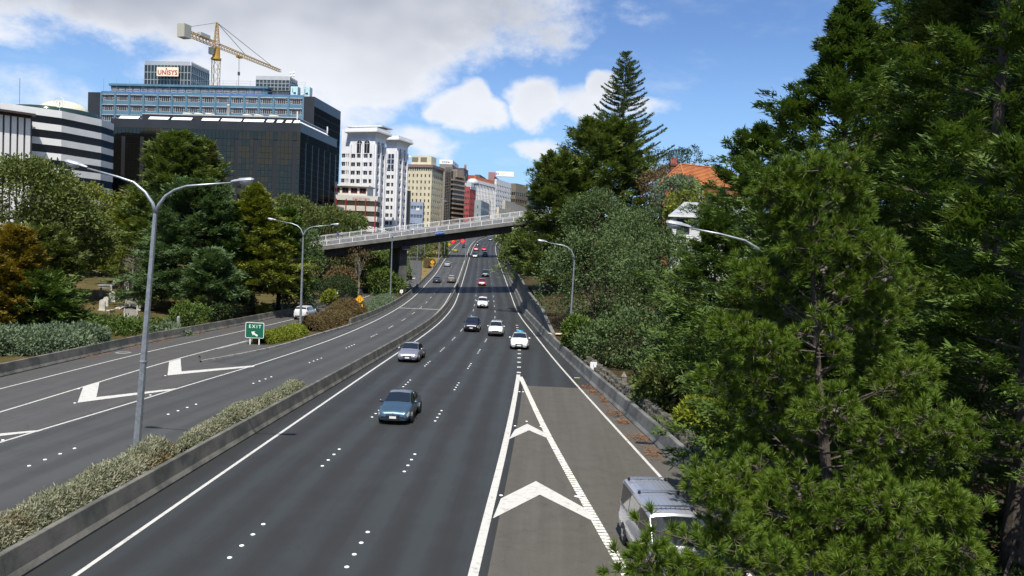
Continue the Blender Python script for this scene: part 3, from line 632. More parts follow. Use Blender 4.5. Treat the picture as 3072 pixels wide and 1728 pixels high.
# ---------------------------------------------------------------- buildings
GL_DARK = glass('dark_window_glass', (.02, .024, .028), .06, 0, .7)
GL_BLK = glass('black_mirror_glass', (.062, .062, .052), .03, .9); GL_BLK.node_tree.nodes['Principled BSDF'].inputs['Specular Tint'].default_value = (.12, .12, .12, 1)
GL_NIGHT = glass('night_black_glass', (.006, .007, .009), .12, 0, .22)
GL_BLUE = glass('blue_window_glass', (.03, .06, .11), .05, .2, .8)
GL_BRN = glass('brown_window_glass', (.05, .04, .03), .15, 0, .6)
def v2(a): return Vector((math.cos(R(a)), math.sin(R(a)), 0))
class Bld:
    def __init__(s, name, label, M, Y, angL, xl, xr, base=4., cat='building', ztop=None):
        s.m = at(*M, Y); s.zt = (ztop if ztop is not None else s.m.z)-base; s.dl = v2(angL); s.dr = v2(angL-90)
        s.o = Vector((s.m.x, s.m.y, base)); s.wl = s.width(s.dl, xl, M[1]); s.wr = s.width(s.dr, xr, M[1])
        s.root = empty(name, s.o, 0, label, cat); s.base = base
        s.walls = {}
    def width(s, d, x, y):
        r = ray(x, y); # m + t d = k r  (plan)
        det = d.x*(-r[1])-d.y*(-r[0]); return (-s.m.x*(-r[1])+s.m.y*(-r[0]))/det
    def zpx(s, x, y, d=None, t=0.):
        """height above base of pixel y seen on the point t along d from the corner"""
        p = s.m+(d*t if d else Vector()); return at(x, y, p.y).z-s.base
    def faceL(s): return (s.dl*s.wl, -s.dl, s.wl)          # origin (left end seen from outside), u, width
    def faceR(s): return (Vector(), s.dr, s.wr)
    def wall(s, key='wall'): return s.walls.setdefault(key, MB())
    def core(s, z0, z1, inset=0., key='wall', top=True):
        a, b = s.dl*(s.wl-inset)+s.dr*inset, s.dl*inset+s.dr*inset
        c, d = s.dl*inset+s.dr*(s.wr-inset), s.dl*(s.wl-inset)+s.dr*(s.wr-inset)
        s.wall(key).prism([(p.x, p.y) for p in (a, b, c, d)], z0, z1); return s
    def done(s, mats):
        for k, mb in s.walls.items(): mb.build(k.split('#')[0], mats[k], s.root)
        s.walls = {}
        return s.root
def facade(mb, O, u, w, z0, z1, xs, zs, depth=.25):
    n = Vector((u.y, -u.x, 0)); P = lambda x, z, d=0.: O+u*x+Vector((0, 0, z))-n*d
    xb = [0.]+[q for p in xs for q in p]+[w]; zb = [z0]+[q for p in zs for q in p]+[z1]; out = []
    for i in range(len(xb)-1):
        a, b = xb[i], xb[i+1]
        if i % 2 == 0:
            if b-a > 1e-4: mb.quad(P(a, z0), P(b, z0), P(b, z1), P(a, z1))
            continue
        for j in range(len(zb)-1):
            c, d = zb[j], zb[j+1]
            if j % 2 == 0:
                if d-c > 1e-4: mb.quad(P(a, c), P(b, c), P(b, d), P(a, d))
            else:
                mb.quad(P(a, c), P(b, c), P(b, c, depth), P(a, c, depth)); mb.quad(P(a, d, depth), P(b, d, depth), P(b, d), P(a, d))
                mb.quad(P(a, c), P(a, c, depth), P(a, d, depth), P(a, d)); mb.quad(P(b, c, depth), P(b, c), P(b, d), P(b, d, depth))
                out.append((P((a+b)/2, (c+d)/2, depth), b-a, d-c, math.atan2(u.y, u.x), i, j))
    return out
WCACHE = {}
def winmesh(w, h, gl, fr=None, fw=.07, nx=1, ny=1):
    key = (round(w, 2), round(h, 2), gl.name, fr.name if fr else '', nx, ny, fw)
    if key in WCACHE: return WCACHE[key]
    mb = MB(); mb.add([(-w/2, -.02, -h/2), (w/2, -.02, -h/2), (w/2, -.02, h/2), (-w/2, -.02, h/2)], [(0, 1, 2, 3)])
    if fr:
        mb.mat(1)
        for k in range(nx+1): x = -w/2+fw/2+(w-fw)*k/nx; mb.box((x, -.05, 0), (fw, .08, h))
        for k in range(ny+1): z = -h/2+fw/2+(h-fw)*k/ny; mb.box((0, -.055, z), (w, .08, fw))
    WCACHE[key] = mb.mesh('window', [gl, fr] if fr else [gl], fix=False); return WCACHE[key]
def put(root, wins, gl, fr=None, fw=.07, nx=1, ny=1, name='window', jit=.0):
    for c, w, h, rz, i, j in wins:
        addobj(name, winmesh(w, h, gl[(i*7+j*3) % len(gl)] if isinstance(gl, list) else gl, fr, fw, nx, ny), root, c, (random.uniform(-jit, jit), 0, rz+random.uniform(-jit, jit)))
def reg(w, n, frac, m0=0., m1=None):
    """n window intervals in a width"""
    m1 = m0 if m1 is None else m1; p = (w-m0-m1)/n; g = p*frac/2
    return [(m0+p*(k+.5)-g, m0+p*(k+.5)+g) for k in range(n)]
def floors(z0, z1, n, lo, hi): p = (z1-z0)/n; return [(z0+p*(k+lo), z0+p*(k+hi)) for k in range(n)]
# --- 1 striped office block on the left
def striped():
    STW = mat('white_band_panel', (.82, .82, .79), .6, col2=(.74, .74, .72), nscale=.3); FIN = mat('pale_fin_panel', (.72, .72, .70), .6); BRN = mat('brown_recess', (.06, .042, .038), .5)
    A, B, C, D = Vector((-121.8, 181.5, 0)), Vector((-112.3, 190, 0)), Vector((-108.4, 201, 0)), Vector((-108.6, 207.5, 0))
    base = 4.; zt = 40.-base; root = empty('striped_office_building', (B.x, B.y, base), 0, 'faceted office block with alternating white and black horizontal bands', 'building')
    pts = [A, B, C, D]; back = [Vector((-118, 225, 0)), Vector((-150, 225, 0)), Vector((-150, 186, 0)), A+(A-B)*.0]
    loc = lambda p: Vector((p.x-B.x, p.y-B.y, 0))
    poly_ = [loc(p) for p in pts+back[:3]]; cen = loc(Vector((-122, 205, 0)))
    inn = [p+(cen-p).normalized()*.35 for p in poly_]
    MB().prism([(p.x, p.y) for p in inn], 0, zt-.6).build('core', mat('dark_core', (.015, .017, .02), .4), root)
    fh = 3.5; nf = 10
    for a, b in zip(pts[:-1], pts[1:]):
        la, lb = loc(a), loc(b); u = (lb-la).normalized(); w = (lb-la).length; n = Vector((u.y, -u.x, 0)); ang = math.atan2(u.y, u.x)
        for k in range(nf):
            z1 = zt-k*fh; h = 1.62 if k else 1.75
            MB().box((0, .15, -h/2), (w-.02, .34, h)).build('white_band', STW, root, loc=la+u*w/2+Vector((0, 0, z1)), rot=(0, 0, ang))
            npn = max(2, int(w/1.5)); pw = w/npn
            for q in range(npn):
                addobj('window', winmesh(pw-.04, fh-h, GL_BLUE if b is D else GL_NIGHT), root, la+u*(pw*(q+.5))-n*.12+Vector((0, 0, z1-h-(fh-h)/2)), (random.uniform(-.003, .003), 0, ang+random.uniform(-.003, .003)))
    # fin clad wing in front at the far left
    e0, e1 = at(-60, 400, 176), at(96, 400, 183.5); u = Vector((e1.x-e0.x, e1.y-e0.y, 0)); w = u.length; u.normalize(); ang = math.atan2(u.y, u.x); o = loc(Vector((e0.x, e0.y, 0)))
    zt2 = at(60, 345, 182).z-base; nn = Vector((u.y, -u.x, 0))
    MB().box((w/2, 1.5, zt2/2), (w, 3, zt2)).build('wing_wall', BRN, root, loc=o, rot=(0, 0, ang))
    for k in range(7):
        MB().box((1.0+k*(w-1.6)/6.2, -.1, zt2/2-.3), (1.0, .2, zt2-.6)).build('vertical_fin', FIN, root, loc=o, rot=(0, 0, ang))
    MB().box((w/2, -.1, zt2+.25), (w+.5, 3.6, .5)).build('wing_parapet', BRN, root, loc=o, rot=(0, 0, ang))
    t = at(178, 306, 200)-Vector((B.x, B.y, base)); cyl = Vector((t.x-6.5, t.y+9, 0))
    MB().lathe([(11, zt-.5), (11, zt+2.6), (10.6, zt+2.7)], 28, cyl).build('glass_turret', mat('green_roof_glass', (.03, .06, .055), .1, .3), root, True)
    BEI = mat('beige_dome', (.52, .49, .38), .6)
    rows = [[(cyl.x+2.2+6.8*math.cos(a)*math.sin(t_), cyl.y+5*math.sin(a)*math.sin(t_), zt+2.2+3.6*math.cos(t_)) for a in np.linspace(0, 2*math.pi, 25)] for t_ in np.linspace(.05, math.pi/2, 7)]
    MB().grid(rows).build('roof_dome', BEI, root, True)
    lg = empty('roof_emblem', (0, 0, 0)); bpy.data.objects.remove(lg)
    c = at(178, 307, 196)-Vector((B.x, B.y, base)); mb = MB(); n = 32; r0 = 1.28
    pts_ = [(c.x+r0*math.cos(2*math.pi*k/n), c.y, c.z+r0*math.sin(2*math.pi*k/n)) for k in range(n+1)]; mb.tube(pts_, .07, 6)
    for zz in (-.55, 0., .55): hw = math.sqrt(r0*r0-zz*zz); mb.bar((c.x-hw, c.y, c.z+zz), (c.x+hw, c.y, c.z+zz), .07)
    for xx in (-.8, -.4, 0, .4, .8): hw = min(.55, math.sqrt(r0*r0-xx*xx)); mb.bar((c.x+xx, c.y, c.z-hw), (c.x+xx, c.y, c.z+hw), .10)
    mb.bar((c.x, c.y+.2, c.z-r0-1.), (c.x, c.y+.2, c.z), .12); mb.build('round_emblem', WHITE, root)
    MB().tube([(cyl.x-3.8, cyl.y-9, zt+2.6), (cyl.x-3.8, cyl.y-9, zt+9.5)], .07, 6).build('mast', STEEL, root)
striped()
# --- 2 black mirror-glass block
MULL = mat('black_mullion', (.02, .021, .023), .4, coord='object'); BLKP = mat('black_panel', (.022, .023, .026), .35, col2=(.03, .031, .034), nscale=.2)
def curtain(b, face, z0, z1, cols, rows_top, maxn, colw_dark, store):
    """glass panes row by row; panes past maxn go to one joined part. colw_dark: indices of dark solid columns"""
    O, u, w = face; n = Vector((u.y, -u.x, 0)); ang = math.atan2(u.y, u.x); pw = w/cols; z = z1; cnt = 0; rest = MB(); rr = random.Random(5)
    r = 0
    while z > z0+.5:
        h = rows_top[r] if r < len(rows_top) else rows_top[-1]; h = min(h, z-z0)
        for q in range(cols):
            dark = q in colw_dark and r > 0
            c = O+u*(pw*(q+.5))+Vector((0, 0, z-h/2))+n*.02; tx, tz = rr.gauss(0, .0035), rr.gauss(0, .0045)
            if dark: continue
            if cnt < maxn:
                addobj('glass_pane', winmesh(pw-.07, h-.07, GL_BLK), b.root, c, (tx, 0, ang+tz)); cnt += 1
                if (q*5+r*11) % 17 in (3, 8) and r % 2 == 0:   # opening light: three bars
                    rest.mat(1)
                    for t in (.18, .5, .82): rest.box(c+n*.05+Vector((0, 0, h*(t-.5))), (pw*.96, .05, .06), rz=ang)
            else:
                rest.mat(0); M = Matrix.Rotation(ang+tz, 3, 'Z') @ Matrix.Rotation(tx, 3, 'X'); hw, hh = (pw-.08)/2, (h-.08)/2
                rest.add([c+M @ Vector(p) for p in ((-hw, 0, -hh), (hw, 0, -hh), (hw, 0, hh), (-hw, 0, hh))], [(0, 1, 2, 3)])
        z -= h; r += 1
    rest.build('glass_panes', [GL_BLK, MULL], b.root, fix=False)['kind'] = 'stuff'
    return cnt
def black_block():
    b = Bld('black_glass_building', 'black mirror glass office block in front of the blue tower', (903, 369), 225, 174, 332, 1013, 4.)
    Z = b.zt; par = 2.6
    b.core(0, Z-par, .08, 'mullion_wall'); b.core(Z-par, Z, 0, 'parapet')
    n1 = curtain(b, b.faceL(), 0, Z-par, 50, [2.5, 2.0, 1.75], 200, [q for q in range(50) if q % 5 == 3], 0)
    n2 = curtain(b, b.faceR(), 0, Z-par, 30, [2.5, 2.0, 1.75], 90, [q for q in range(30) if q % 5 == 4], 0)
    WSL = mat('white_roof_panel', (.82, .82, .82), .5)
    # white sloping roof panels with gaps, then the upper slab
    d = b.dl; ang = math.atan2(-d.y, -d.x); rr = random.Random(2); t = .8
    while t < b.wl*.86:
        L = rr.choice([1.7, 1.7, 2.2, 5.2, 6.2]); g = rr.choice([.7, .8, 1., 3.2])
        c = b.dl*(t+L/2)+b.dr*.9+Vector((0, 0, Z+.42)); MB().box((0, 0, 0), (L, 1.5, .16), M=(Matrix.Rotation(ang, 3, 'Z') @ Matrix.Rotation(R(40), 3, 'X'))).build('roof_panel', WSL, b.root, loc=c); t += L+g
    a2 = math.atan2(b.dr.y, b.dr.x); t = 1.
    while t < b.wr*.8:
        c = b.dr*(t+.8)+b.dl*.9+Vector((0, 0, Z+.42)); MB().box((0, 0, 0), (1.6, 1.5, .16), M=(Matrix.Rotation(a2, 3, 'Z') @ Matrix.Rotation(R(40), 3, 'X'))).build('roof_panel', WSL, b.root, loc=c); t += 2.5
    i = 1.8
    p = [b.dl*(b.wl*.85)+b.dr*i, b.dl*i+b.dr*i, b.dl*i+b.dr*(b.wr*.85), b.dl*(b.wl*.85)+b.dr*(b.wr*.85)]
    b.wall('roof_house').prism([(q.x, q.y) for q in p], Z-.2, Z+1.75); b.wall('roof_edge').prism([(q.x*1.0, q.y) for q in p], Z+1.76, Z+1.95)
    for t in (.16, .24, .30):
        c = b.dl*(b.wl*t+1)+b.dr*5; MB().lathe([(.9, 0), (.9, .35), (1.5, .5), (1.35, .85), (0, 1.)], 14, (c.x, c.y, Z+1.95)).build('roof_cowl', mat('cream_cowl', (.6, .57, .48), .6), b.root, True)
    for t in (.5, .56, .62):
        c = b.dl*(b.wl*t+1)+b.dr*5; MB().lathe([(.9, 0), (.9, .35), (1.5, .5), (1.35, .85), (0, 1.)], 14, (c.x, c.y, Z+1.95)).build('roof_cowl', MATS['cream_cowl'], b.root, True)
    c = b.dl*(b.wl*.42)+b.dr*5; MB().lathe([(.35, 0), (.3, 3.4), (.38, 3.5), (.38, 3.8)], 10, (c.x, c.y, Z+1.95)).build('flue', MATS['cream_cowl'], b.root, True)
    for q, h in ((b.dl*1.8+b.dr*1.6, 3.6), (b.dr*(b.wr*.84)+b.dl*1.6, 3.4)):
        MB().tube([(q.x, q.y, Z), (q.x, q.y, Z+h*.35)], .05, 6).tube([(q.x, q.y, Z+h*.35), (q.x, q.y, Z+h)], .22, 8).build('antenna', WHITE, b.root)
    b.done({'mullion_wall': MULL, 'parapet': BLKP, 'roof_house': BLKP, 'roof_edge': mat('pale_flashing', (.55, .55, .54), .5)})
black_block()
# --- 3 blue fronted tower with roof plant and sign
def blue_tower():
    b = Bld('blue_tower', 'tower with blue window front, black end walls and a UNISYS rooftop block', (944, 290), 265, 173.5, 264, 1024, 5.)
    Z = b.zt; BLU = mat('blue_cladding', (.095, .20, .27), .55, col2=(.075, .165, .23), nscale=.25); WFR = mat('white_window_frame', (.62, .60, .62), .5, coord='object')
    O, u, w = b.faceL(); n = Vector((u.y, -u.x, 0)); ang = math.atan2(u.y, u.x)
    x0 = w*.062; x1 = w*.953                       # black end walls either side of the blue front
    b.core(0, Z-1.2, 1.2, 'core')
    def slab(a, c, key):
        mb = b.wall(key); P = [O+u*a, O+u*c, O+u*c+b.dr*b.wr, O+u*a+b.dr*b.wr]; mb.prism([(p.x, p.y) for p in P], 0, Z)
    slab(0, x0, 'black_end_wall'); slab(x1, w, 'black_end_wall#2')
    bays = 14; bw = (x1-x0)/bays; fh = 3.55; mbw = b.wall('blue_wall'); zs = []; z = Z-.35
    for k in range(6): zs.append((z-fh*(k+1)+1.15, z-fh*k-.55))
    zs = sorted(zs)
    xs = [(bw*k+.45, bw*(k+1)-.45) for k in range(bays)]
    wins = facade(mbw, O+u*x0, u, x1-x0, 0, Z, xs, zs, .3)
    for c, ww, h, rz, i, j in wins:
        if j < 2*2: pass
        key = ('bluewin', round(ww, 2), round(h, 2))
        if key not in WCACHE:
            mb = MB(); mb.add([(-ww/2, -.02, -h/2), (ww/2, -.02, -h/2), (ww/2, -.02, h/2), (-ww/2, -.02, h/2)], [(0, 1, 2, 3)]); mb.mat(1)
            for q in range(7): mb.box((-ww/2+ww*q/6, -.05, 0), (.07, .07, h))
            for q in (0, 5):
                xx = -ww/2+ww*(q+.5)/6
                for zz in (-.32, .02, .36): mb.box((xx, -.07, zz*h), (ww/6, .09, .09))
                for e in (-1, 1): mb.box((xx+e*ww/13, -.07, 0), (.09, .09, h*.8))
            mb.box((0, -.06, h/2-.05), (ww, .08, .1)); mb.box((0, -.06, -h/2+.05), (ww, .08, .1)); mb.box((0, -.25, h/2+.22), (ww+.35, .5, .14))
            WCACHE[key] = mb.mesh('window', [GL_BRN, WFR], fix=False)
        addobj('window', WCACHE[key], b.root, c, (0, 0, rz))
    for k in range(bays+1): MB().box((0, -.16, 0), (.62, .30, Z-.2)).build('blue_pier', BLU, b.root, loc=O+u*(x0+bw*k)+Vector((0, 0, Z/2-.1)), rot=(0, 0, ang))
    for q in range(7): c = O+u*(x0*(q+.5)/7); 
    # black end wall right: mullion lines
    Or, ur, wr = b.faceR(); angr = math.atan2(ur.y, ur.x); nr = Vector((ur.y, -ur.x, 0)); npn = 16; pw = wr/npn; cnt = 0
    for q in range(npn):
        for k in range(9):
            zz = Z-3.2-k*2.6
            if cnt < 160: addobj('glass_pane', winmesh(pw-.06, 2.5, GL_BLK), b.root, Or+ur*(pw*(q+.5))+nr*.03+Vector((0, 0, zz-1.3)), (random.gauss(0, .01), 0, angr+random.gauss(0, .008))); cnt += 1
    # attic storey set back, with blue cornice and safety netting
    a0 = x0*1.25; s_ = 3.2
    P = [O+u*a0+b.dr*s_, O+u*(w*.78)+b.dr*s_, O+u*(w*.78)+b.dr*(b.wr-1), O+u*a0+b.dr*(b.wr-1)]
    b.wall('attic').prism([(p.x, p.y) for p in P], Z-.2, Z+3.0)
    b.wall('cornice').prism([(p.x, p.y) for p in [O+u*(a0-.5)+b.dr*(s_-.6), O+u*(w*.785)+b.dr*(s_-.6), O+u*(w*.785)+b.dr*b.wr, O+u*(a0-.5)+b.dr*b.wr]], Z+3.01, Z+3.75)
    for k in range(20):
        c = O+u*(a0+1.4+k*(w*.78-a0-2)/20)+b.dr*(s_-.04)+Vector((0, 0, Z+1.75)); addobj('attic_window', winmesh(2.0, 1.3, GL_DARK, WFR, .09, 4, 2), b.root, c, (0, 0, ang))
    NET = mat('blue_safety_net', (.05, .13, .32), .7, col2=(.08, .2, .42), nscale=1.5)
    MB().box((0, 0, 0), (x1-x0*.9, .05, .5)).build('safety_net', NET, b.root, loc=O+u*((x1+x0*.9)/2)+b.dr*.5+Vector((0, 0, Z+.3)), rot=(0, 0, ang))
    mb = MB()
    for k in range(16):
        t = x0+k*(x1-x0)/15; c = O+u*t+b.dr*1.; mb.bar(c+Vector((0, 0, Z)), c+Vector((0, 0, Z+5.2)), .06)
    for zz in (1.6, 4.2, 5.0): mb.bar(O+u*(w*.45)+b.dr*1.+Vector((0, 0, Z+zz)), O+u*x1+b.dr*1.+Vector((0, 0, Z+zz)), .05)
    mb.build('scaffold_rail', STEEL, b.root)['kind'] = 'stuff'
    # rooftop blocks
    def penthouse(x, y, xl, xr, ybot, nc, label, sign=None, back=9.):
        m = at(x, y, b.m.y+back); dl, dr = b.dl, b.dr
        q = Bld.__new__(Bld); q.m = m
        wl = q.width(dl, xl, y); wr = q.width(dr, xr, y); zb = Z+3.; zt = m.z-b.base; lo = Vector((m.x, m.y, b.base))-b.o; lo.z = 0
        PW = mat('grey_penthouse_frame', (.30, .33, .35), .5, coord='object'); PG = mat('penthouse_glass', (.035, .05, .055), .12, .3, coord='object')
        for (A_, u_, w_) in ((lo+dl*wl, -dl, wl), (lo, dr, wr)):
            an = math.atan2(u_.y, u_.x); n_ = Vector((u_.y, -u_.x, 0)); k_ = max(3, int(w_/1.25)); pw_ = w_/k_; H_ = zt-1.3-zb
            for c_ in range(k_):
                for r_ in range(3):
                    addobj('rooftop_pane', winmesh(pw_, H_/3, PG, PW, .12), b.root, A_+u_*(pw_*(c_+.5))+Vector((0, 0, zb+H_*(r_+.5)/3)), (0, 0, an))
            mb_ = MB()
            for c_ in range(int(w_/.42)): mb_.box(A_+u_*(.42*c_+.2)+Vector((0, 0, zt-.65)), (.2, .12, 1.3), rz=an)
            mb_.build('louvre_screen', mat('grey_louvre', (.36, .37, .37), .5, coord='object'), b.root)
        P_ = [lo+dl*(wl-.2)+dr*.2, lo+dl*.2+dr*.2, lo+dl*.2+dr*wr, lo+dl*(wl-.2)+dr*wr]
        b.wall('rooftop_block').prism([(p_.x, p_.y) for p_ in P_], zb-3, zt-1.25)
        if sign:
            c0, c1 = at(468, 200, m.y-.6), at(536.5, 229.5, m.y-.6); an = math.atan2(-dl.y, -dl.x)
            cc = (c0+c1)/2-b.o; sw = abs(c1.x-c0.x); sh = abs(c0.z-c1.z)+.1
            sp_ = MB().box((0, 0, 0), (sw, .3, sh)).build('sign_panel', mat('cream_sign', (.78, .73, .55), .5, coord='object'), b.root, loc=cc-Vector((dl.y, -dl.x, 0))*-.2, rot=(0, 0, an))
            tm = text(sign, sh*.62, mat('red_letters', (.42, .004, .008), .5, coord='object'), sp_, (0, -.17, -.12*sh), sp=1.06, bold=.022); me = tm.data
            xs_ = [v.co.x for v in me.vertices]; k_ = sw*.90/(max(xs_)-min(xs_)); tm.scale = (k_, k_*1.05, 1)
            for v in me.vertices: pass
            MB().lathe([(.0, -.03), (.26, -.03), (.26, 0), (0, 0)], 12, (-.05*sw, -.19, .33*sh), 'Y').build('red_dot', MATS['red_letters'], sp_)
    penthouse(574, 185, 434, 629, 250, 10, '', 'UNISYS'); penthouse(869, 229, 768, 894, 262, 8, '', None, 7.)
    AC = mat('pale_cyan_box', (.50, .70, .72), .5, col2=(.42, .6, .63), nscale=1., coord='object')
    for px in (887, 923):
        c = at(px, 268, b.m.y+3.)-b.o; k = MB().box((0, 0, 0), (2.5, 2.5, 3.3)).build('plant_box', AC, b.root, loc=(c.x, c.y, Z+1.9), rot=(0, 0, ang))
        MB().tube([(-.5, -1.3, .9), (-.5, -1.32, -.2), (-.1, -1.32, -.6), (.3, -1.32, -.5)], .09, 6).lathe([(.0, -.04), (.36, -.04), (.36, .04), (0, .04)], 12, (.35, -1.3, -.6), 'Y').build('painted_figure', DARKST, k)
    c = at(877, 222, b.m.y+12)-b.o; mb = MB().tube([(c.x, c.y, c.z-4.5), (c.x, c.y, c.z+1)], .12, 6)
    for dx, dz in ((-.55, .2), (.5, .4), (-.4, -.8), (.6, -.7)): mb.lathe([(.0, -.1), (.42, .05), (.42, .12), (0, .05)], 10, (c.x+dx, c.y-.2, c.z+dz), 'Y')
    mb.build('dish_mast', WHITE, b.root)
    b.done({'core': mat('tower_core', (.03, .03, .03), .6), 'black_end_wall': BLKP, 'black_end_wall#2': BLKP, 'blue_wall': BLU, 'attic': BLU, 'cornice': BLU, 'rooftop_block': mat('rooftop_dark', (.07, .08, .085), .5)})
blue_tower()
# --- tower crane
def crane():
    CY = mat('crane_yellow', (.50, .30, .035), .5, col2=(.40, .23, .04), nscale=.5); CR = mat('cable', (.05, .05, .05), .5)
    Y = 292; b = at(645, 300, Y); hz = at(648, 131, Y).z; top = at(650, 68, Y).z; root = empty('tower_crane', (b.x, Y, 30.), 0, 'yellow tower crane with long jib behind the blue tower', 'crane')
    o = Vector((b.x, Y, 30.)); L = lambda p: Vector(p)-o
    def lattice(a, c, w, n, name, par=root, t=.12, w2=None):
        a, c = Vector(a), Vector(c); d = (c-a); ln = d.length; d.normalize(); u = d.cross(Vector((0, 0, 1))); u = u.normalized() if u.length > .1 else Vector((1, 0, 0)); v = d.cross(u).normalized(); mb = MB(); w2 = w if w2 is None else w2
        cor = [(-1, -1), (1, -1), (1, 1), (-1, 1)]
        P = lambda i, k: a+d*ln*i/n+(u*cor[k % 4][0]+v*cor[k % 4][1])*(w+(w2-w)*i/n)/2
        for k in range(4): mb.bar(P(0, k), P(n, k), t*1.5)
        for i in range(n):
            for k in range(4): mb.bar(P(i, k), P(i+1, k+1), t*.8)
            for k in range(4): mb.bar(P(i+1, k), P(i+1, k+1), t*.7)
        return mb.build(name, CY, par)
    lattice((0, 0, 0), (0, 0, hz-30-6), 2.3, 14, 'mast')
    slew = hz-30
    MB().lathe([(1.9, slew-6), (1.9, slew-5.4), (1.4, slew-5.3), (1.3, slew-1.5)], 12).build('slewing_ring', CY, root)
    lattice((0, 0, slew-1.5), (0, 0, top-30), 1.9, 7, 'tower_head', t=.13, w2=.5)
    je = L(at(841, 213, Y-22)); ce = L(at(592, 103, Y+9)); j0 = Vector((0, 0, slew-.5))
    # level jib swung towards the viewer
    r = ray(841, 213); je = L(Vector((r[0]/r[2]*(hz-.5-CAMH), r[1]/r[2]*(hz-.5-CAMH), hz-.5))); dj = (je-j0).normalized()
    lattice(j0+dj*.8, je, 1.5, 26, 'jib', t=.1, w2=.9)
    rc = ray(598, 120); cep = L(Vector((rc[0]/rc[2]*(hz+.4-CAMH), rc[1]/rc[2]*(hz+.4-CAMH), hz+.4)))
    dc = -dj; cl = 17.; ce = j0+dc*cl; lattice(j0+dc*.8, ce, 1.7, 9, 'counter_jib', t=.14)
    MB().box(ce+Vector((0, 0, .2)), (3.4, 3.2, 4.6), rz=math.atan2(dj.y, dj.x)).build('counterweight', mat('grey_weight', (.40, .38, .32), .8), root)
    MB().box(j0+dc*7.+Vector((0, 0, 1.4)), (5, 1.8, 1.5), rz=math.atan2(dj.y, dj.x)).build('winch_house', mat('winch_grey', (.4, .42, .42), .5), root)
    MB().box(Vector((-1.1, -1.9, slew-3.2)), (1.6, 1.7, 2.4)).build('cab', mat('cab_white', (.55, .53, .45), .5), root)
    tp = Vector((0, 0, top-30)); mb = MB()
    for t in (.42, .83): mb.bar(tp, j0+(je-j0)*t+Vector((0, 0, .8)), .14)
    mb.bar(tp, ce+Vector((0, 0, 1.5)), .12); mb.build('tie_rods', CR, root)
    tr = j0+(je-j0)*.33; MB().box(tr+Vector((0, 0, -1.)), (2., 1.6, .8), rz=math.atan2(dj.y, dj.x)).build('trolley', CY, root)
    hk = MB(); hk.bar(tr+Vector((-.2, 0, -1)), tr+Vector((-.2, 0, -7)), .07); hk.bar(tr+Vector((.2, 0, -1)), tr+Vector((.2, 0, -7)), .07); hk.box(tr+Vector((0, 0, -7.5)), (.8, .5, 1.3)); hk.bar(tr+Vector((0, 0, -8)), tr+Vector((0, 0, -22)), .12); hk.build('hook_line', CR, root)
crane()
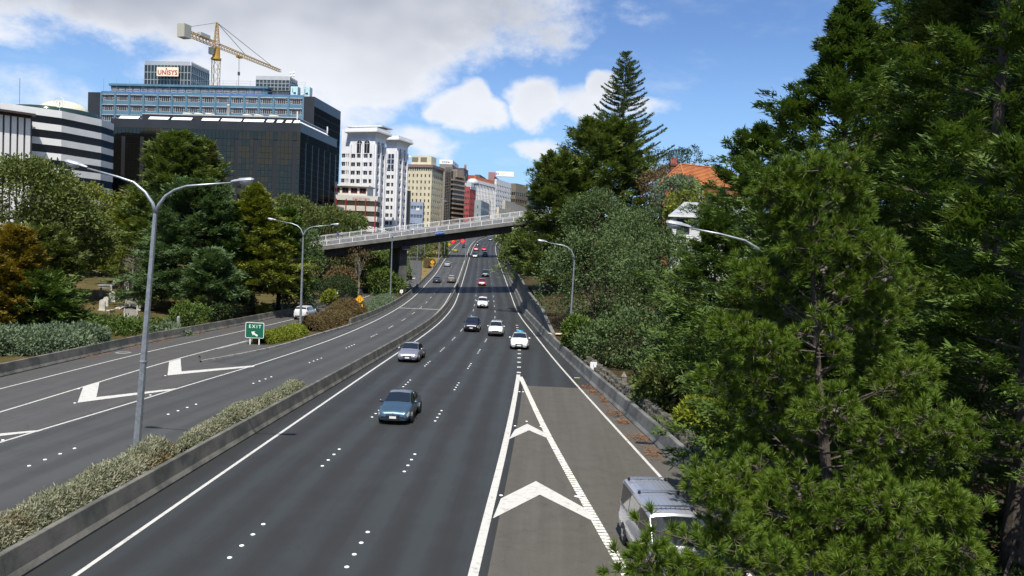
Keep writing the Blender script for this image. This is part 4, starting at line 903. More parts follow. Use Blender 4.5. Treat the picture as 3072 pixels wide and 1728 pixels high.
# --- 4 white tower with arched top windows
def white_arch():
    b = Bld('white_arched_building', 'white tower block with arched top windows and flared cornice', (1127, 392), 320, 160, 1022, 1158, 4.)
    W = mat('bright_white_render', (.80, .80, .80), .55, col2=(.72, .72, .73), nscale=.2); GR = mat('pale_grey_spandrel', (.42, .43, .46), .6)
    Z = b.zt; fh = 3.5
    arch_glass = GL_DARK
    def face(O, u, w, z1, cols, nm, nf, spandrel=False, arches=(), top=9.5):
        xs = []; p = w/cols
        for k in range(cols):
            c = p*(k+.5)
            xs += [(c-p*.40, c-p*.06), (c+p*.06, c+p*.40)]
        zs = sorted([(z1-top-fh*k-1.75, z1-top-fh*k) for k in range(nf)]); wins = facade(b.wall(), O, u, w, 0, z1, xs, zs, .3)
        put(b.root, wins, [GL_DARK, GL_DARK, GL_BLUE], MATS['white_window_frame'], .09, 2, 1)
        ang = math.atan2(u.y, u.x); n = Vector((u.y, -u.x, 0))
        if spandrel:
            for k in range(nf): MB().box((0, -.06, 0), (w-.4, .12, 1.5)).build('spandrel', GR, b.root, loc=O+u*w/2+Vector((0, 0, z1-top-fh*k-2.65)), rot=(0, 0, ang))
        for k in range(cols+1):
            c = O+u*min(max(p*k, .45), w-.45); MB().box((0, -.3, 0), (.8, .6, z1-5.6)).build('pilaster', W, b.root, loc=c+Vector((0, 0, (z1-5.6)/2)), rot=(0, 0, ang))
        for (cx, aw, za, zb_) in arches:
            pts = [(cx-aw, za), (cx+aw, za)]+[(cx+aw*math.cos(t), zb_+aw*math.sin(t)) for t in np.linspace(0, math.pi, 11)]
            mb = MB(); m_ = len(pts); mb.add([O+u*x+n*.03+Vector((0, 0, z)) for x, z in pts], [tuple(range(m_))]); aw_ = mb.build('arched_window', arch_glass, b.root)
            mb = MB(); pr = [O+u*(cx+aw*1.12*math.cos(t))+n*.06+Vector((0, 0, zb_+aw*1.12*math.sin(t))) for t in np.linspace(0, math.pi, 11)]; mb.tube(pr, .13, 5)
            mb.bar(O+u*cx+n*.06+Vector((0, 0, za)), O+u*cx+n*.06+Vector((0, 0, zb_+aw)), .1); mb.bar(O+u*(cx-aw)+n*.06+Vector((0, 0, zb_)), O+u*(cx+aw)+n*.06+Vector((0, 0, zb_)), .1)
            mb.build('arch_trim', W, aw_)
    tw = b.width(b.dl, 1052, 392)
    # corner tower
    aL = [(tw*.38, 1.25, Z-9.2, Z-5.2), (tw*.68, 1.25, Z-9.2, Z-5.2)]
    face(b.dl*tw, -b.dl, tw, Z, 2, '', 11, False, aL); face(Vector(), b.dr, b.wr, Z, 2, '', 13, True, [(b.wr*.3, 1., Z-9.2, Z-5.2), (b.wr*.7, 1., Z-9.2, Z-5.2)])
    def cap(lo, dl, wl, dr, wr, z):
        mb = MB(); rows = []
        for e, zz in ((0, z-3.), (.25, z-2.2), (.9, z-1.3), (1.9, z-.7), (1.9, z), (1.5, z), (1.5, z+1.1), (-1, z+1.1)):
            c = [lo+dl*(wl+e)-dr*e, lo-dl*e-dr*e, lo-dl*e+dr*(wr+e), lo+dl*(wl+e)+dr*(wr+e)]; rows.append([(p.x, p.y, zz) for p in c+c[:1]])
        mb.grid(rows); mb.f.append(tuple(len(mb.v)-5+i for i in range(4))); mb.mi.append(0); mb.build('flared_cornice', W, b.root)
    cap(Vector(), b.dl, tw, b.dr, b.wr, Z)
    b.wall('core').prism([(p.x, p.y) for p in (b.dl*(tw-.32)+b.dr*.32, b.dl*.32+b.dr*.32, b.dl*.32+b.dr*b.wr, b.dl*(tw-.32)+b.dr*b.wr)], 0, Z-.3)
    b.wall('core#2').prism([(p.x, p.y) for p in (b.dl*b.wl+b.dr*1.35, b.dl*tw+b.dr*1.35, b.dl*tw+b.dr*b.wr, b.dl*b.wl+b.dr*b.wr)], 0, Z-.4)
    # left wing a little lower
    lw = b.wl-tw; O = b.dl*b.wl+b.dr*1.; zl = Z-1.
    xs = [(lw*.05, lw*.42), (lw*.5, lw*.62), (lw*.7, lw*.98)]; zs = sorted([(zl-8.2-fh*k-1.75, zl-8.2-fh*k) for k in range(11)])
    put(b.root, facade(b.wall(), O, -b.dl, lw, 0, zl+2, xs, zs, .3), [GL_DARK, GL_BLUE], MATS['white_window_frame'], .09, 2, 1)
    for k in range(5):
        h = .9; MB().box((0, 0, 0), (10, 6, .9)).build('roof_slab', W, b.root, loc=b.dl*9+b.dr*6+Vector((0, 0, zl+2.5+k*.1)), rot=(0, 0, math.atan2(b.dl.y, b.dl.x))) if k == 0 else None
    MB().box((0, 0, 0), (17, 9, .5)).build('roof_canopy', mat('pale_roof', (.62, .64, .66), .5), b.root, loc=b.dl*7+b.dr*7+Vector((0, 0, Z+2.4)), rot=(0, 0, math.atan2(b.dl.y, b.dl.x)))
    # second tower further along the right side with a glazed recess between
    m2 = at(1192, 416, 352); lo = Vector((m2.x-b.o.x, m2.y-b.o.y, 0)); z2 = m2.z-b.base
    q = Bld.__new__(Bld); q.m = m2; w2 = q.width(b.dl, 1160, 416); r2 = q.width(b.dr, 1224, 430)
    sv = b.dl, b.dr
    face(lo+b.dl*w2, -b.dl, w2, z2, 1, '', 12, False); face(lo, b.dr, r2, z2, 2, '', 13, True, [(r2*.3, .95, z2-9., z2-5.2), (r2*.7, .95, z2-9., z2-5.2)])
    MB().prism([(p.x, p.y) for p in (lo+b.dl*(w2-.32)+b.dr*.32, lo+b.dl*.32+b.dr*.32, lo+b.dl*.32+b.dr*r2, lo+b.dl*(w2-.32)+b.dr*r2)], 0, z2-.3).build('core', MATS['tower_core'], b.root)
    cap(lo, b.dl, w2, b.dr, r2, z2)
    u = b.dr; O3 = lo+b.dl*w2*.8-b.dr*.4; hh = 7.
    for k in range(2):
        for r_ in range(3): addobj('stair_window', winmesh(1.5, 2.3, GL_BLUE, MATS['white_window_frame'], .12), b.root, lo+b.dl*(w2*(.35+.3*k))-b.dr*.12+Vector((0, 0, z2-8-2.4*r_)), (0, 0, math.atan2(-b.dl.y, -b.dl.x)))
    b.done({'wall': W, 'core': MATS['tower_core'], 'core#2': MATS['tower_core']})
white_arch()
# --- 5 low white building with red columns
def psa():
    b = Bld('white_red_building', 'low white office with red columns and brown window bands', (1131, 589), 268, 177, 1008, 1141, 4.)
    W = mat('cream_white_band', (.76, .74, .66), .6, col2=(.66, .63, .54), nscale=.4); RED = mat('red_column', (.32, .025, .03), .5); Z = b.zt; fh = 3.55; O, u, w = b.faceL(); n = Vector((u.y, -u.x, 0)); ang = math.atan2(u.y, u.x)
    b.core(0, Z-.2, .5, 'core')
    for fi, (O_, u_, w_) in enumerate((b.faceL(), b.faceR())):
        an = math.atan2(u_.y, u_.x); n_ = Vector((u_.y, -u_.x, 0))
        for k in range(6):
            z1 = Z-k*fh; h = 1.75
            MB().add([(-w_/2, -.35, 0), (w_/2, -.35, 0), (w_/2, -.1, -h), (-w_/2, -.1, -h), (-w_/2, .4, 0), (w_/2, .4, 0), (w_/2, .4, -h), (-w_/2, .4, -h)], [(0, 1, 2, 3), (4, 5, 1, 0), (3, 2, 6, 7), (0, 3, 7, 4), (1, 5, 6, 2)]).build('white_band', W, b.root, loc=O_+u_*w_/2+Vector((0, 0, z1)), rot=(0, 0, an))
            nb = max(1, int(round(w_/4.4))); pw = w_/nb
            for q in range(nb): addobj('window', winmesh(pw-.1, fh-h, GL_BRN, mat('brown_frame', (.07, .05, .035), .5, coord='object'), .07, 6, 1), b.root, O_+u_*(pw*(q+.5))-n_*.12+Vector((0, 0, z1-h-(fh-h)/2)), (0, 0, an))
        for t in (np.linspace(0.02, .98, 5) if fi == 0 else ()): MB().box((0, -.45, 0), (.32, .4, Z-1.3)).build('red_column', RED, b.root, loc=O_+u_*(w_*t)+Vector((0, 0, (Z-1.3)/2)), rot=(0, 0, an))
    # set back upper floor
    i = 2.2; P = [b.dl*b.wl*1.0+b.dr*i, b.dl*4+b.dr*i, b.dl*4+b.dr*(b.wr+6), b.dl*b.wl+b.dr*(b.wr+6)]
    b.wall('upper_floor').prism([(p.x, p.y) for p in P], Z-.3, Z+3.3)
    b.wall('roof_edge').prism([(p.x, p.y) for p in [b.dl*b.wl*1.+b.dr*(i-.9), b.dl*3.3+b.dr*(i-.9), b.dl*3.3+b.dr*(b.wr+6), b.dl*b.wl+b.dr*(b.wr+6)]], Z+3.31, Z+3.75)
    for q in range(4): addobj('window', winmesh(2.3, 1.7, GL_DARK, RED, .09, 2, 1), b.root, b.dl*(5.6+q*3.1)+b.dr*(i-.03)+Vector((0, 0, Z+1.9)), (0, 0, ang))
    tx = text('www.psa.org.nz', .95, RED, b.root, O+u*(w*.62)+n*.42+Vector((0, 0, Z-.85)), (math.pi/2, 0, ang))
    b.done({'core': MATS['tower_core'], 'upper_floor': W, 'roof_edge': W})
psa()
# --- generic punched-window block
def block(name, label, M, Y, ang, xl, xr, base, wallc, cL, cR, nf, fl=(.3, .72), frac=(.42, .42), gl=None, fr=None, top=1.5, depth=.25, col2=None, extra=None, rough=.75, frame_n=(1, 1)):
    b = Bld(name, label, M, Y, ang, xl, xr, base); Wm = mat(name+'_wall', wallc, rough, col2=col2 or tuple(c*.86 for c in wallc), nscale=.25)
    Z = b.zt; b.core(0, Z-.15, depth+.05, 'core')
    fh = (Z-top)/nf
    for (face, c, f) in ((b.faceL(), cL, frac[0]), (b.faceR(), cR, frac[1])):
        O, u, w = face
        if w <= .2: continue
        put(b.root, facade(b.wall(), O, u, w, 0, Z, reg(w, c, f, .3), floors(0, Z-top, nf, *fl), depth), gl or GL_DARK, fr, .08, *frame_n)
    b.wall('roof').prism([(p.x, p.y) for p in (b.dl*(b.wl-.01)+b.dr*.01, b.dl*.01+b.dr*.01, b.dl*.01+b.dr*(b.wr-.01), b.dl*(b.wl-.01)+b.dr*(b.wr-.01))], Z-.1, Z-.02)
    if extra: extra(b, Wm, Z, fh)
    b.done({'wall': Wm, 'core': MATS['tower_core'], 'roof': Wm, **getattr(b, 'mm', {})}); return b
TANF = mat('tan_frame', (.45, .40, .30), .6, coord='object')
def cream_extra(b, W, Z, fh):
    PUR = mat('mauve_parapet', (.22, .14, .13), .6)
    for (O, u, w) in (b.faceL(), b.faceR()):
        an = math.atan2(u.y, u.x); n = Vector((u.y, -u.x, 0))
        MB().box((0, -.35, 0), (w+.7, .7, 1.7)).build('parapet', PUR, b.root, loc=O+u*w/2+Vector((0, 0, Z-.85)), rot=(0, 0, an))
        k = int(w/1.35)
        for q in range(k): addobj('attic_window', winmesh(.95, 1.9, GL_BRN, TANF, .08), b.root, O+u*(w*(q+.5)/k)+n*.06+Vector((0, 0, Z-2.75)), (0, 0, an))
    # plant room
    P = [b.dl*b.wl*.78+b.dr*3, b.dl*b.wl*.1+b.dr*3, b.dl*b.wl*.1+b.dr*12, b.dl*b.wl*.78+b.dr*12]; pr = MB().prism([(p.x, p.y) for p in P], Z-.2, Z+5.2).build('plant_room', W, b.root); MB().prism([(p.x*1.01, p.y*1.01) for p in P], Z+5.21, Z+5.5).build('plant_room_roof', W, pr)
    for t in (.36, .66): MB().box((0, 0, 0), (4.1, .2, 2.7)).build('louvre', mat('dark_louvre', (.15, .14, .10), .6), pr, loc=b.dl*b.wl*t+b.dr*2.95+Vector((0, 0, Z+3.4)), rot=(0, 0, math.atan2(-b.dl.y, -b.dl.x)))
    MB().lathe([(0, -.1), (.9, .1), (.9, .3), (0, .1)], 14, tuple(b.dl*b.wl*.86+b.dr*3+Vector((0, 0, Z+5.))), 'Y').build('roof_dish', WHITE, b.root); MB().add([tuple(b.dl*b.wl*.95+Vector((-1.2, 2, Z))), tuple(b.dl*b.wl*.95+Vector((1.2, 2, Z))), tuple(b.dl*b.wl*.95+Vector((0, 2, Z+2.3))), tuple(b.dl*b.wl*.95+Vector((0, 4, Z)))], [(0, 1, 2), (0, 2, 3), (1, 3, 2), (0, 3, 1)]).build('roof_pyramid', WHITE, b.root)
block('cream_hotel_building', 'cream concrete tower with rows of small tan windows and mauve parapet', (1297, 494), 470, 166, 1210, 1331, 8., (.60, .54, .38), 7, 6, 13, (.28, .78), (.36, .42), GL_BRN, TANF, 5.0, .3, extra=cream_extra)
# grey slab and blue grey office in front of it
block('grey_concrete_slab', 'narrow unpainted concrete stair slab beside the white tower', (1229, 572), 372, 175, 1213, 1233, 6., (.20, .19, .155), 1, 1, 1, (.05, .06), (.1, .1), None, None, 2.)
def bg_extra(b, W, Z, fh):
    MB().box((0, -.05, 0), (1.8, .12, 1.3)).build('name_board', WHITE, b.root, loc=-b.dl*-b.wl*.4+Vector((0, 0, Z-3.6)), rot=(0, 0, math.atan2(-b.dl.y, -b.dl.x)))
block('blue_grey_office', 'small blue grey office with banded windows below the cream tower', (1270, 607), 390, 178, 1230, 1273, 7., (.27, .33, .45), 4, 2, 6, (.4, .8), (.86, .5), GL_BLUE, mat('pale_blue_frame', (.4, .45, .52), .5, coord='object'), 1.0, .2, extra=bg_extra, frame_n=(3, 1))
# balconied brown apartment block
def brown():
    b = Bld('brown_apartment_block', 'stepped brown apartment tower with stacked balconies and scaffolding', (1360, 530), 500, 150, 1344, 1396, 8.)
    BR = mat('brown_concrete', (.30, .235, .175), .75, col2=(.23, .18, .135), nscale=.3); Z = b.zt+4; fh = 3.05; O, u, w = b.faceR(); an = math.atan2(u.y, u.x); n = Vector((u.y, -u.x, 0))
    b.core(0, Z-.3, .4, 'core'); O2, u2, w2 = b.faceL(); an2 = math.atan2(u2.y, u2.x)
    for k in range(13):
        z1 = Z-6-k*fh
        for (A, uu, ww, a) in ((O, u, w, an), (O2, u2, w2, an2)):
            MB().box((0, -.45, 0), (ww+.5, 1.3, 1.05)).build('balcony', BR, b.root, loc=A+uu*ww/2+Vector((0, 0, z1)), rot=(0, 0, a))
            kq = max(2, int(ww/1.9))
            for q in range(kq): addobj('window', winmesh(ww/kq-.12, fh-1.2, GL_BRN, mat('grey_brown_frame', (.16, .14, .12), .6, coord='object'), .07, 2, 1), b.root, A+uu*(ww*(q+.5)/kq)-Vector((uu.y, -uu.x, 0))*.2+Vector((0, 0, z1-.5-(fh-1.05)/2)), (0, 0, a))
    # stepped top with crenellated fins
    for k in range(6):
        c = O+u*(w*(k+.5)/6); MB().box((0, .2, 0), (w/6*.55, 1.2, 5.2-.5*k)).build('roof_fin', BR, b.root, loc=c+Vector((0, 0, Z-4.2+(5.2-.5*k)/2-1.)), rot=(0, 0, an))
    MB().box((0, 0, 0), (8, 7, 5)).build('roof_house', BR, b.root, loc=b.dl*2+b.dr*6+Vector((0, 0, Z-1.5)), rot=(0, 0, an))
    b.done({'core': MATS['tower_core']})
    # scaffolding on the narrow side
    s = empty('scaffolding', (at(1331, 640, 488).x, 488, 10), 0, 'tall tube scaffolding between the cream tower and brown apartments', 'scaffold'); mb = MB(); x0 = 0.; x1 = at(1347, 640, 488).x-at(1331, 640, 488).x; zt = at(1338, 500, 488).z-10
    for xx in np.linspace(x0, x1, 4):
        for yy in (0, 1.4): mb.bar((xx, yy, 0), (xx, yy, zt), .12)
    mb.build('standard', mat('scaffold_tube', (.16, .15, .14), .6), s)['kind'] = 'stuff'; mb = MB()
    for zz in np.arange(2, zt, 2.): mb.box(((x0+x1)/2, .7, zz), (x1-x0, 1.4, .12)); mb.bar((x0, 0, zz+1), (x1, 0, zz+1), .09); mb.bar((x0, 0, zz-1), (x1, 0, zz+1), .07)
    mb.build('lift_deck', mat('scaffold_board', (.22, .19, .15), .8), s)['kind'] = 'stuff'
    MB().box((x1/2, 2.6, zt/2), (x1+.6, 1., zt)).build('debris_net', mat('grey_net', (.10, .095, .09), .9), s)
brown()
# rooftop sign block behind the brown apartments
def rsign(name, label, Y, x0, y0, x1, y1, x2, txts, tcol, base, bodyc, xr_body):
    b = Bld(name, label, (x1, y0), Y, 176, x0, x2, base); Z = b.zt; Wm = mat(name+'_wall', bodyc, .6); h = abs(b.zpx(x1, y0)-b.zpx(x1, y1))
    b.core(0, Z-h, 0, 'body'); b.core(Z-h, Z, -.1, 'sign_band')
    for i, (t, f) in enumerate(txts):
        O, u, w = b.faceL() if i == 0 else b.faceR(); n = Vector((u.y, -u.x, 0)); o = text(t, h*.62, tcol, b.root, O+u*(w*f)+n*.2+Vector((0, 0, Z-h*.5)), (math.pi/2, 0, math.atan2(u.y, u.x)))
        if i == 1: pass
    b.done({'body': Wm, 'sign_band': mat('sign_band_white', (.82, .82, .84), .5)}); return b
rsign('brother_sign_building', 'grey tower behind the apartments with white brother rooftop sign', 560, 1319, 480, 1358, 493, 1376, [('brother', .5), ('brother', .5)], mat('navy_letters', (.03, .05, .22), .5, coord='object'), 8., (.22, .20, .17), 0)
# dark roofed grey block, red gabled tower and red office
block('dark_top_block', 'low dark grey rooftop block left of the red spire', (1392, 504), 590, 172, 1350, 1405, 8., (.09, .095, .105), 6, 2, 12, (.3, .7), (.5, .5), None, None, 1.5)
def red_extra(b, W, Z, fh):
    MB().box((0, -.1, 0), (b.wr*.9, .25, 2.)).build('name_board', WHITE, b.root, loc=b.dr*b.wr*.5+Vector((0, 0, Z-.6)), rot=(0, 0, math.atan2(b.dr.y, b.dr.x)))
    MB().box((0, 0, 0), (9, 8, 3.2)).build('glazed_top', mat('pale_glazing', (.45, .5, .52), .3), b.root, loc=b.dl*4+b.dr*5+Vector((0, 0, Z+1.6)), rot=(0, 0, math.atan2(b.dl.y, b.dl.x)))
    MB().lathe([(4.5, Z+2.2), (4.2, Z+4.2), (3.3, Z+5.6), (1.8, Z+6.5), (0, Z+6.8)], 20, tuple(b.dl*2+b.dr*9)).build('silver_dome', mat('silver_roof', (.45, .47, .49), .6, .1), b.root, True)
block('red_office_building', 'dusky red office block with square windows beneath a silver dome', (1410, 560), 540, 160, 1394, 1428, 9., (.36, .075, .07), 3, 4, 11, (.3, .7), (.6, .5), GL_DARK, mat('dark_red_frame', (.2, .05, .05), .6, coord='object'), 2., .3, extra=red_extra)
def spire():
    r = empty('red_spire_building', (at(1393, 540, 640).x, 640, 9), 0, 'stepped rust red tower roof with twin thin spires', 'building'); m = mat('rust_red', (.34, .065, .04), .6); Y = 640
    f = lambda x0, x1, y0, yb, nm, dy=0.: MB().bx(at(x0, y0, Y).x-r.location.x, at(x1, y0, Y).x-r.location.x, dy, dy+12, 0, at((x0+x1)/2, y0, Y).z-9).build(nm, m, r)
    f(1391, 1404, 521, 0, 'tower_stage'); f(1389, 1417, 533, 0, 'tower_stage', -1); f(1404, 1432, 525, 0, 'tower_stage', 1.5)
    for x in (1392.5, 1396): MB().tube([(at(x, 520, Y).x-r.location.x, 4, at(x, 521, Y).z-9), (at(x, 520, Y).x-r.location.x, 4, at(x, 492, Y).z-9)], [.7, .35], 6).build('spire', m, r)
spire()
# white finned office
def fins():
    b = Bld('white_finned_office', 'white office slab with close vertical fins and orange roof screen', (1428, 540), 620, 158, 1418, 1486, 10.)
    W = MATS['bright_white_render']; Z = b.zt; O, u, w = b.faceR(); an = math.atan2(u.y, u.x); b.core(0, Z-.2, .6, 'glazing')
    k = 13
    for (A, uu, ww, kk) in ((O, u, w, 13), (*b.faceL(), 3)):
        a = math.atan2(uu.y, uu.x)
        for q in range(kk+1): MB().box((0, .1, 0), (ww/kk*.34, 1.1, Z-2)).build('fin', W, b.root, loc=A+uu*(ww*q/kk)+Vector((0, 0, (Z-2)/2)), rot=(0, 0, a))
        MB().box((0, .1, 0), (ww+1, 1.3, 2.4)).build('parapet', W, b.root, loc=A+uu*ww/2+Vector((0, 0, Z-1.2)), rot=(0, 0, a))
        for f_ in range(14): MB().box((0, .35, 0), (ww, .5, .8)).build('floor_band', mat('dark_band', (.06, .065, .07), .5), b.root, loc=A+uu*ww/2+Vector((0, 0, Z-5-f_*3.4)), rot=(0, 0, a))
    P = [b.dl*b.wl+b.dr*2, b.dl*1+b.dr*2, b.dl*1+b.dr*(b.wr*.98), b.dl*b.wl+b.dr*(b.wr*.98)]; b.wall('orange_screen').prism([(p.x, p.y) for p in P], Z-.1, Z+3.2)
    b.done({'glazing': GL_DARK, 'orange_screen': mat('orange_screen', (.45, .15, .055), .6)})
fins()
block('white_grid_tower', 'white tower with a fine grid of square windows below the EY sign', (1490, 537), 690, 160, 1484, 1536, 10., (.74, .74, .74), 3, 9, 14, (.25, .75), (.55, .55), GL_DARK, None, 3.5, .4)
def ey():
    b = Bld('ey_sign_tower', 'pinkish brown tower with white EY rooftop sign', (1487, 529), 760, 175, 1482, 1550, 10., ztop=at(1487, 529, 760).z); Z = b.zt; PK = mat('pink_granite', (.32, .17, .16), .5)
    put(b.root, facade(b.wall(), *b.faceR(), 0, Z, reg(b.wr, 14, .5, .5), floors(0, Z-1, 16, .3, .75), .3), GL_DARK); b.core(0, Z-.2, .35, 'core')
    s0, s1 = at(1489, 514, 756), at(1541, 531, 756); c = (s0+s1)/2-b.o; sw = s1.x-s0.x; sh = abs(s0.z-at(1489, 529, 756).z); sp = MB().box((0, 0, 0), (sw, 3, sh)).build('sign_panel', MATS['sign_band_white'], b.root, loc=c); t = text('EY', sh*.62, SBLACK, sp, (-sw*.41, -1.55, -.5))
    flat([(-sw*.29, -sh*.1), (-sw*.29, -sh*.2), (sw*.02, sh*.12), (sw*.04, sh*.28)], -1.56, -1.5, 'yellow_beam', mat('bright_yellow', (.85, .70, .01), .5, coord='object'), sp)
    q0, q1 = at(1466, 515, 775), at(1486, 535, 775); cc = (q0+q1)/2-b.o; MB().box((cc.x, cc.y, (Z+2)/2+1), (q1.x-q0.x, 10, Z+6)).build('brown_annex', PK, b.root)
    b.done({'wall': PK, 'core': MATS['tower_core']})
ey()
block('grey_brown_office', 'grey and tan banded office behind the beige hall', (1548, 550), 640, 150, 1534, 1584, 12., (.19, .165, .125), 2, 6, 9, (.35, .8), (.8, .75), GL_DARK, None, 6., .3)
block('dark_blue_block', 'dark slate block at the edge of the macrocarpa crown', (1588, 573), 620, 165, 1583, 1640, 12., (.05, .06, .075), 1, 4, 5, (.3, .8), (.4, .25), GL_DARK, None, 2.)
block('grey_green_office', 'small grey green office beside the red block', (1444, 601), 500, 172, 1424, 1468, 9., (.27, .31, .32), 1, 6, 6, (.35, .75), (.2, .8), GL_DARK, WHITE, 2.)
block('beige_hall', 'long beige rendered hall with tiny square windows beyond the bridge', (1516, 600), 430, 168, 1508, 1640, 12., (.45, .41, .33), 1, 9, 2, (.35, .5), (.2, .12), None, None, 2.)
block('cream_low_building', 'low cream building with a row of windows behind the bridge railing', (1497, 622), 400, 170, 1490, 1650, 11., (.62, .57, .42), 1, 12, 3, (.25, .75), (.5, .72), GL_BRN, TANF, 1.4)
block('teal_grey_block', 'slate block peeping out behind the orange roof screen', (1440, 524), 700, 172, 1425, 1458, 10., (.10, .115, .125), 3, 2, 10, (.3, .7), (.5, .4), None, None, 2.)
# ---------------------------------------------------------------- vegetation
def leafmat(name, c1, c2, c3=None, tl=.22, nsc=.5, rough=.6):
    k_ = dict(cypress_foliage=1.2, macrocarpa_foliage=1.55, blue_green_conifer_foliage=1.5, yellow_green_foliage=1.15, pohutukawa_foliage=1.15, bush_foliage=1.2, norfolk_needles=1.2, broadleaf_foliage=1.15).get(name, 1.)
    c1, c2, c3 = [c if c is None else tuple(v*k_ for v in c) for c in (c1, c2, c3)]
    m = bpy.data.materials.new(name); m.use_nodes = True; w = NT(m.node_tree); w.n.clear()
    geo = w.new('ShaderNodeNewGeometry'); pos = geo.outputs['Position']; rnd = geo.outputs['Random Per Island']
    c = w.mix(w.ramp(w.noise(pos, nsc, 4., .6), .34, .66), c1, c2)
    c = w.mix(w.m('MULTIPLY', rnd, .55), c, tuple(min(1, k*1.75) for k in c2))
    if c3: c = w.mix(w.ramp(w.noise(pos, nsc*.55, 3., .55), .60, .72), c, c3)
    p = w.new('ShaderNodeBsdfPrincipled', i_0=c); p.inputs['Roughness'].default_value = rough; p.inputs['Specular IOR Level'].default_value = .25
    t = w.new('ShaderNodeBsdfTranslucent', i_0=w.mix(1., c, (1.2, 1.25, .7), 'MULTIPLY')); x = w.new('ShaderNodeMixShader', i_0=tl); w.l.new(p.outputs[0], x.inputs[1]); w.l.new(t.outputs[0], x.inputs[2])
    w.new('ShaderNodeOutputMaterial', i_0=x.outputs[0]); return m
LM = dict(
    cyp=leafmat('cypress_foliage', (.035, .062, .014), (.062, .098, .018), (.095, .115, .02)),
    cyp2=leafmat('macrocarpa_foliage', (.040, .060, .016), (.070, .092, .020), (.085, .082, .028)),
    blue=leafmat('blue_green_conifer_foliage', (.035, .062, .026), (.058, .090, .034)),
    gold=leafmat('golden_conifer_foliage', (.125, .098, .014), (.185, .135, .018), (.08, .09, .016)),
    yel=leafmat('yellow_green_foliage', (.075, .095, .014), (.13, .145, .02)),
    poh=leafmat('pohutukawa_foliage', (.040, .066, .022), (.066, .098, .034), (.125, .12, .05), nsc=.9),
    broad=leafmat('broadleaf_foliage', (.050, .070, .018), (.088, .108, .026), (.11, .12, .03), nsc=.6),
    bush=leafmat('bush_foliage', (.040, .070, .014), (.075, .11, .02)),
    juni=leafmat('juniper_foliage', (.075, .11, .065), (.13, .17, .10)),
    hedge=leafmat('grey_hedge_foliage', (.13, .145, .075), (.25, .245, .17), (.19, .125, .05), .15, .8),
    redb=leafmat('reddish_hedge_foliage', (.075, .05, .022), (.12, .09, .035), (.15, .05, .03), .15, 1.2),
    lime=leafmat('lime_hedge_foliage', (.10, .13, .012), (.17, .195, .02)),
    pine=leafmat('pine_needles', (.052, .096, .011), (.105, .155, .018), None, .2, 1.2, .45),
    norf=leafmat('norfolk_needles', (.035, .055, .022), (.06, .082, .032), (.075, .075, .025)),
    dark=leafmat('dark_shrub_foliage', (.018, .035, .012), (.035, .055, .016)),
    brown=leafmat('dry_brown_foliage', (.09, .06, .03), (.13, .09, .04)))
BARK = mat('bark', (.085, .065, .048), .95, col2=(.045, .035, .028), nscale=5, bump=.8, bscale=12); TWIG = mat('dead_twigs', (.16, .13, .105), .95)
def norm(a): return a/np.maximum(np.linalg.norm(a, axis=-1, keepdims=True), 1e-9)
def blades(P, D, Ln, Wd, rng, flat=None):
    """one rhombus leaf for each row of P pointing along D"""
    n = len(P); s = np.cross(D, norm(rng.normal(size=(n, 3)))) if flat is None else np.cross(D, flat)
    s = norm(s); Ln = np.broadcast_to(Ln, (n,))[:, None]; Wd = np.broadcast_to(Wd, (n,))[:, None]
    V = np.stack([P, P+D*Ln*.45+s*Wd*.5, P+D*Ln, P+D*Ln*.45-s*Wd*.5], 1).reshape(-1, 3)
    return V, np.arange(n*4).reshape(-1, 4)
def rot_noise(p, f, seed):
    r = np.random.default_rng(seed); k = r.normal(size=(4, 3))*f; ph = r.uniform(0, 6.28, 4)
    return np.sin(p @ k.T+ph).sum(-1)/4
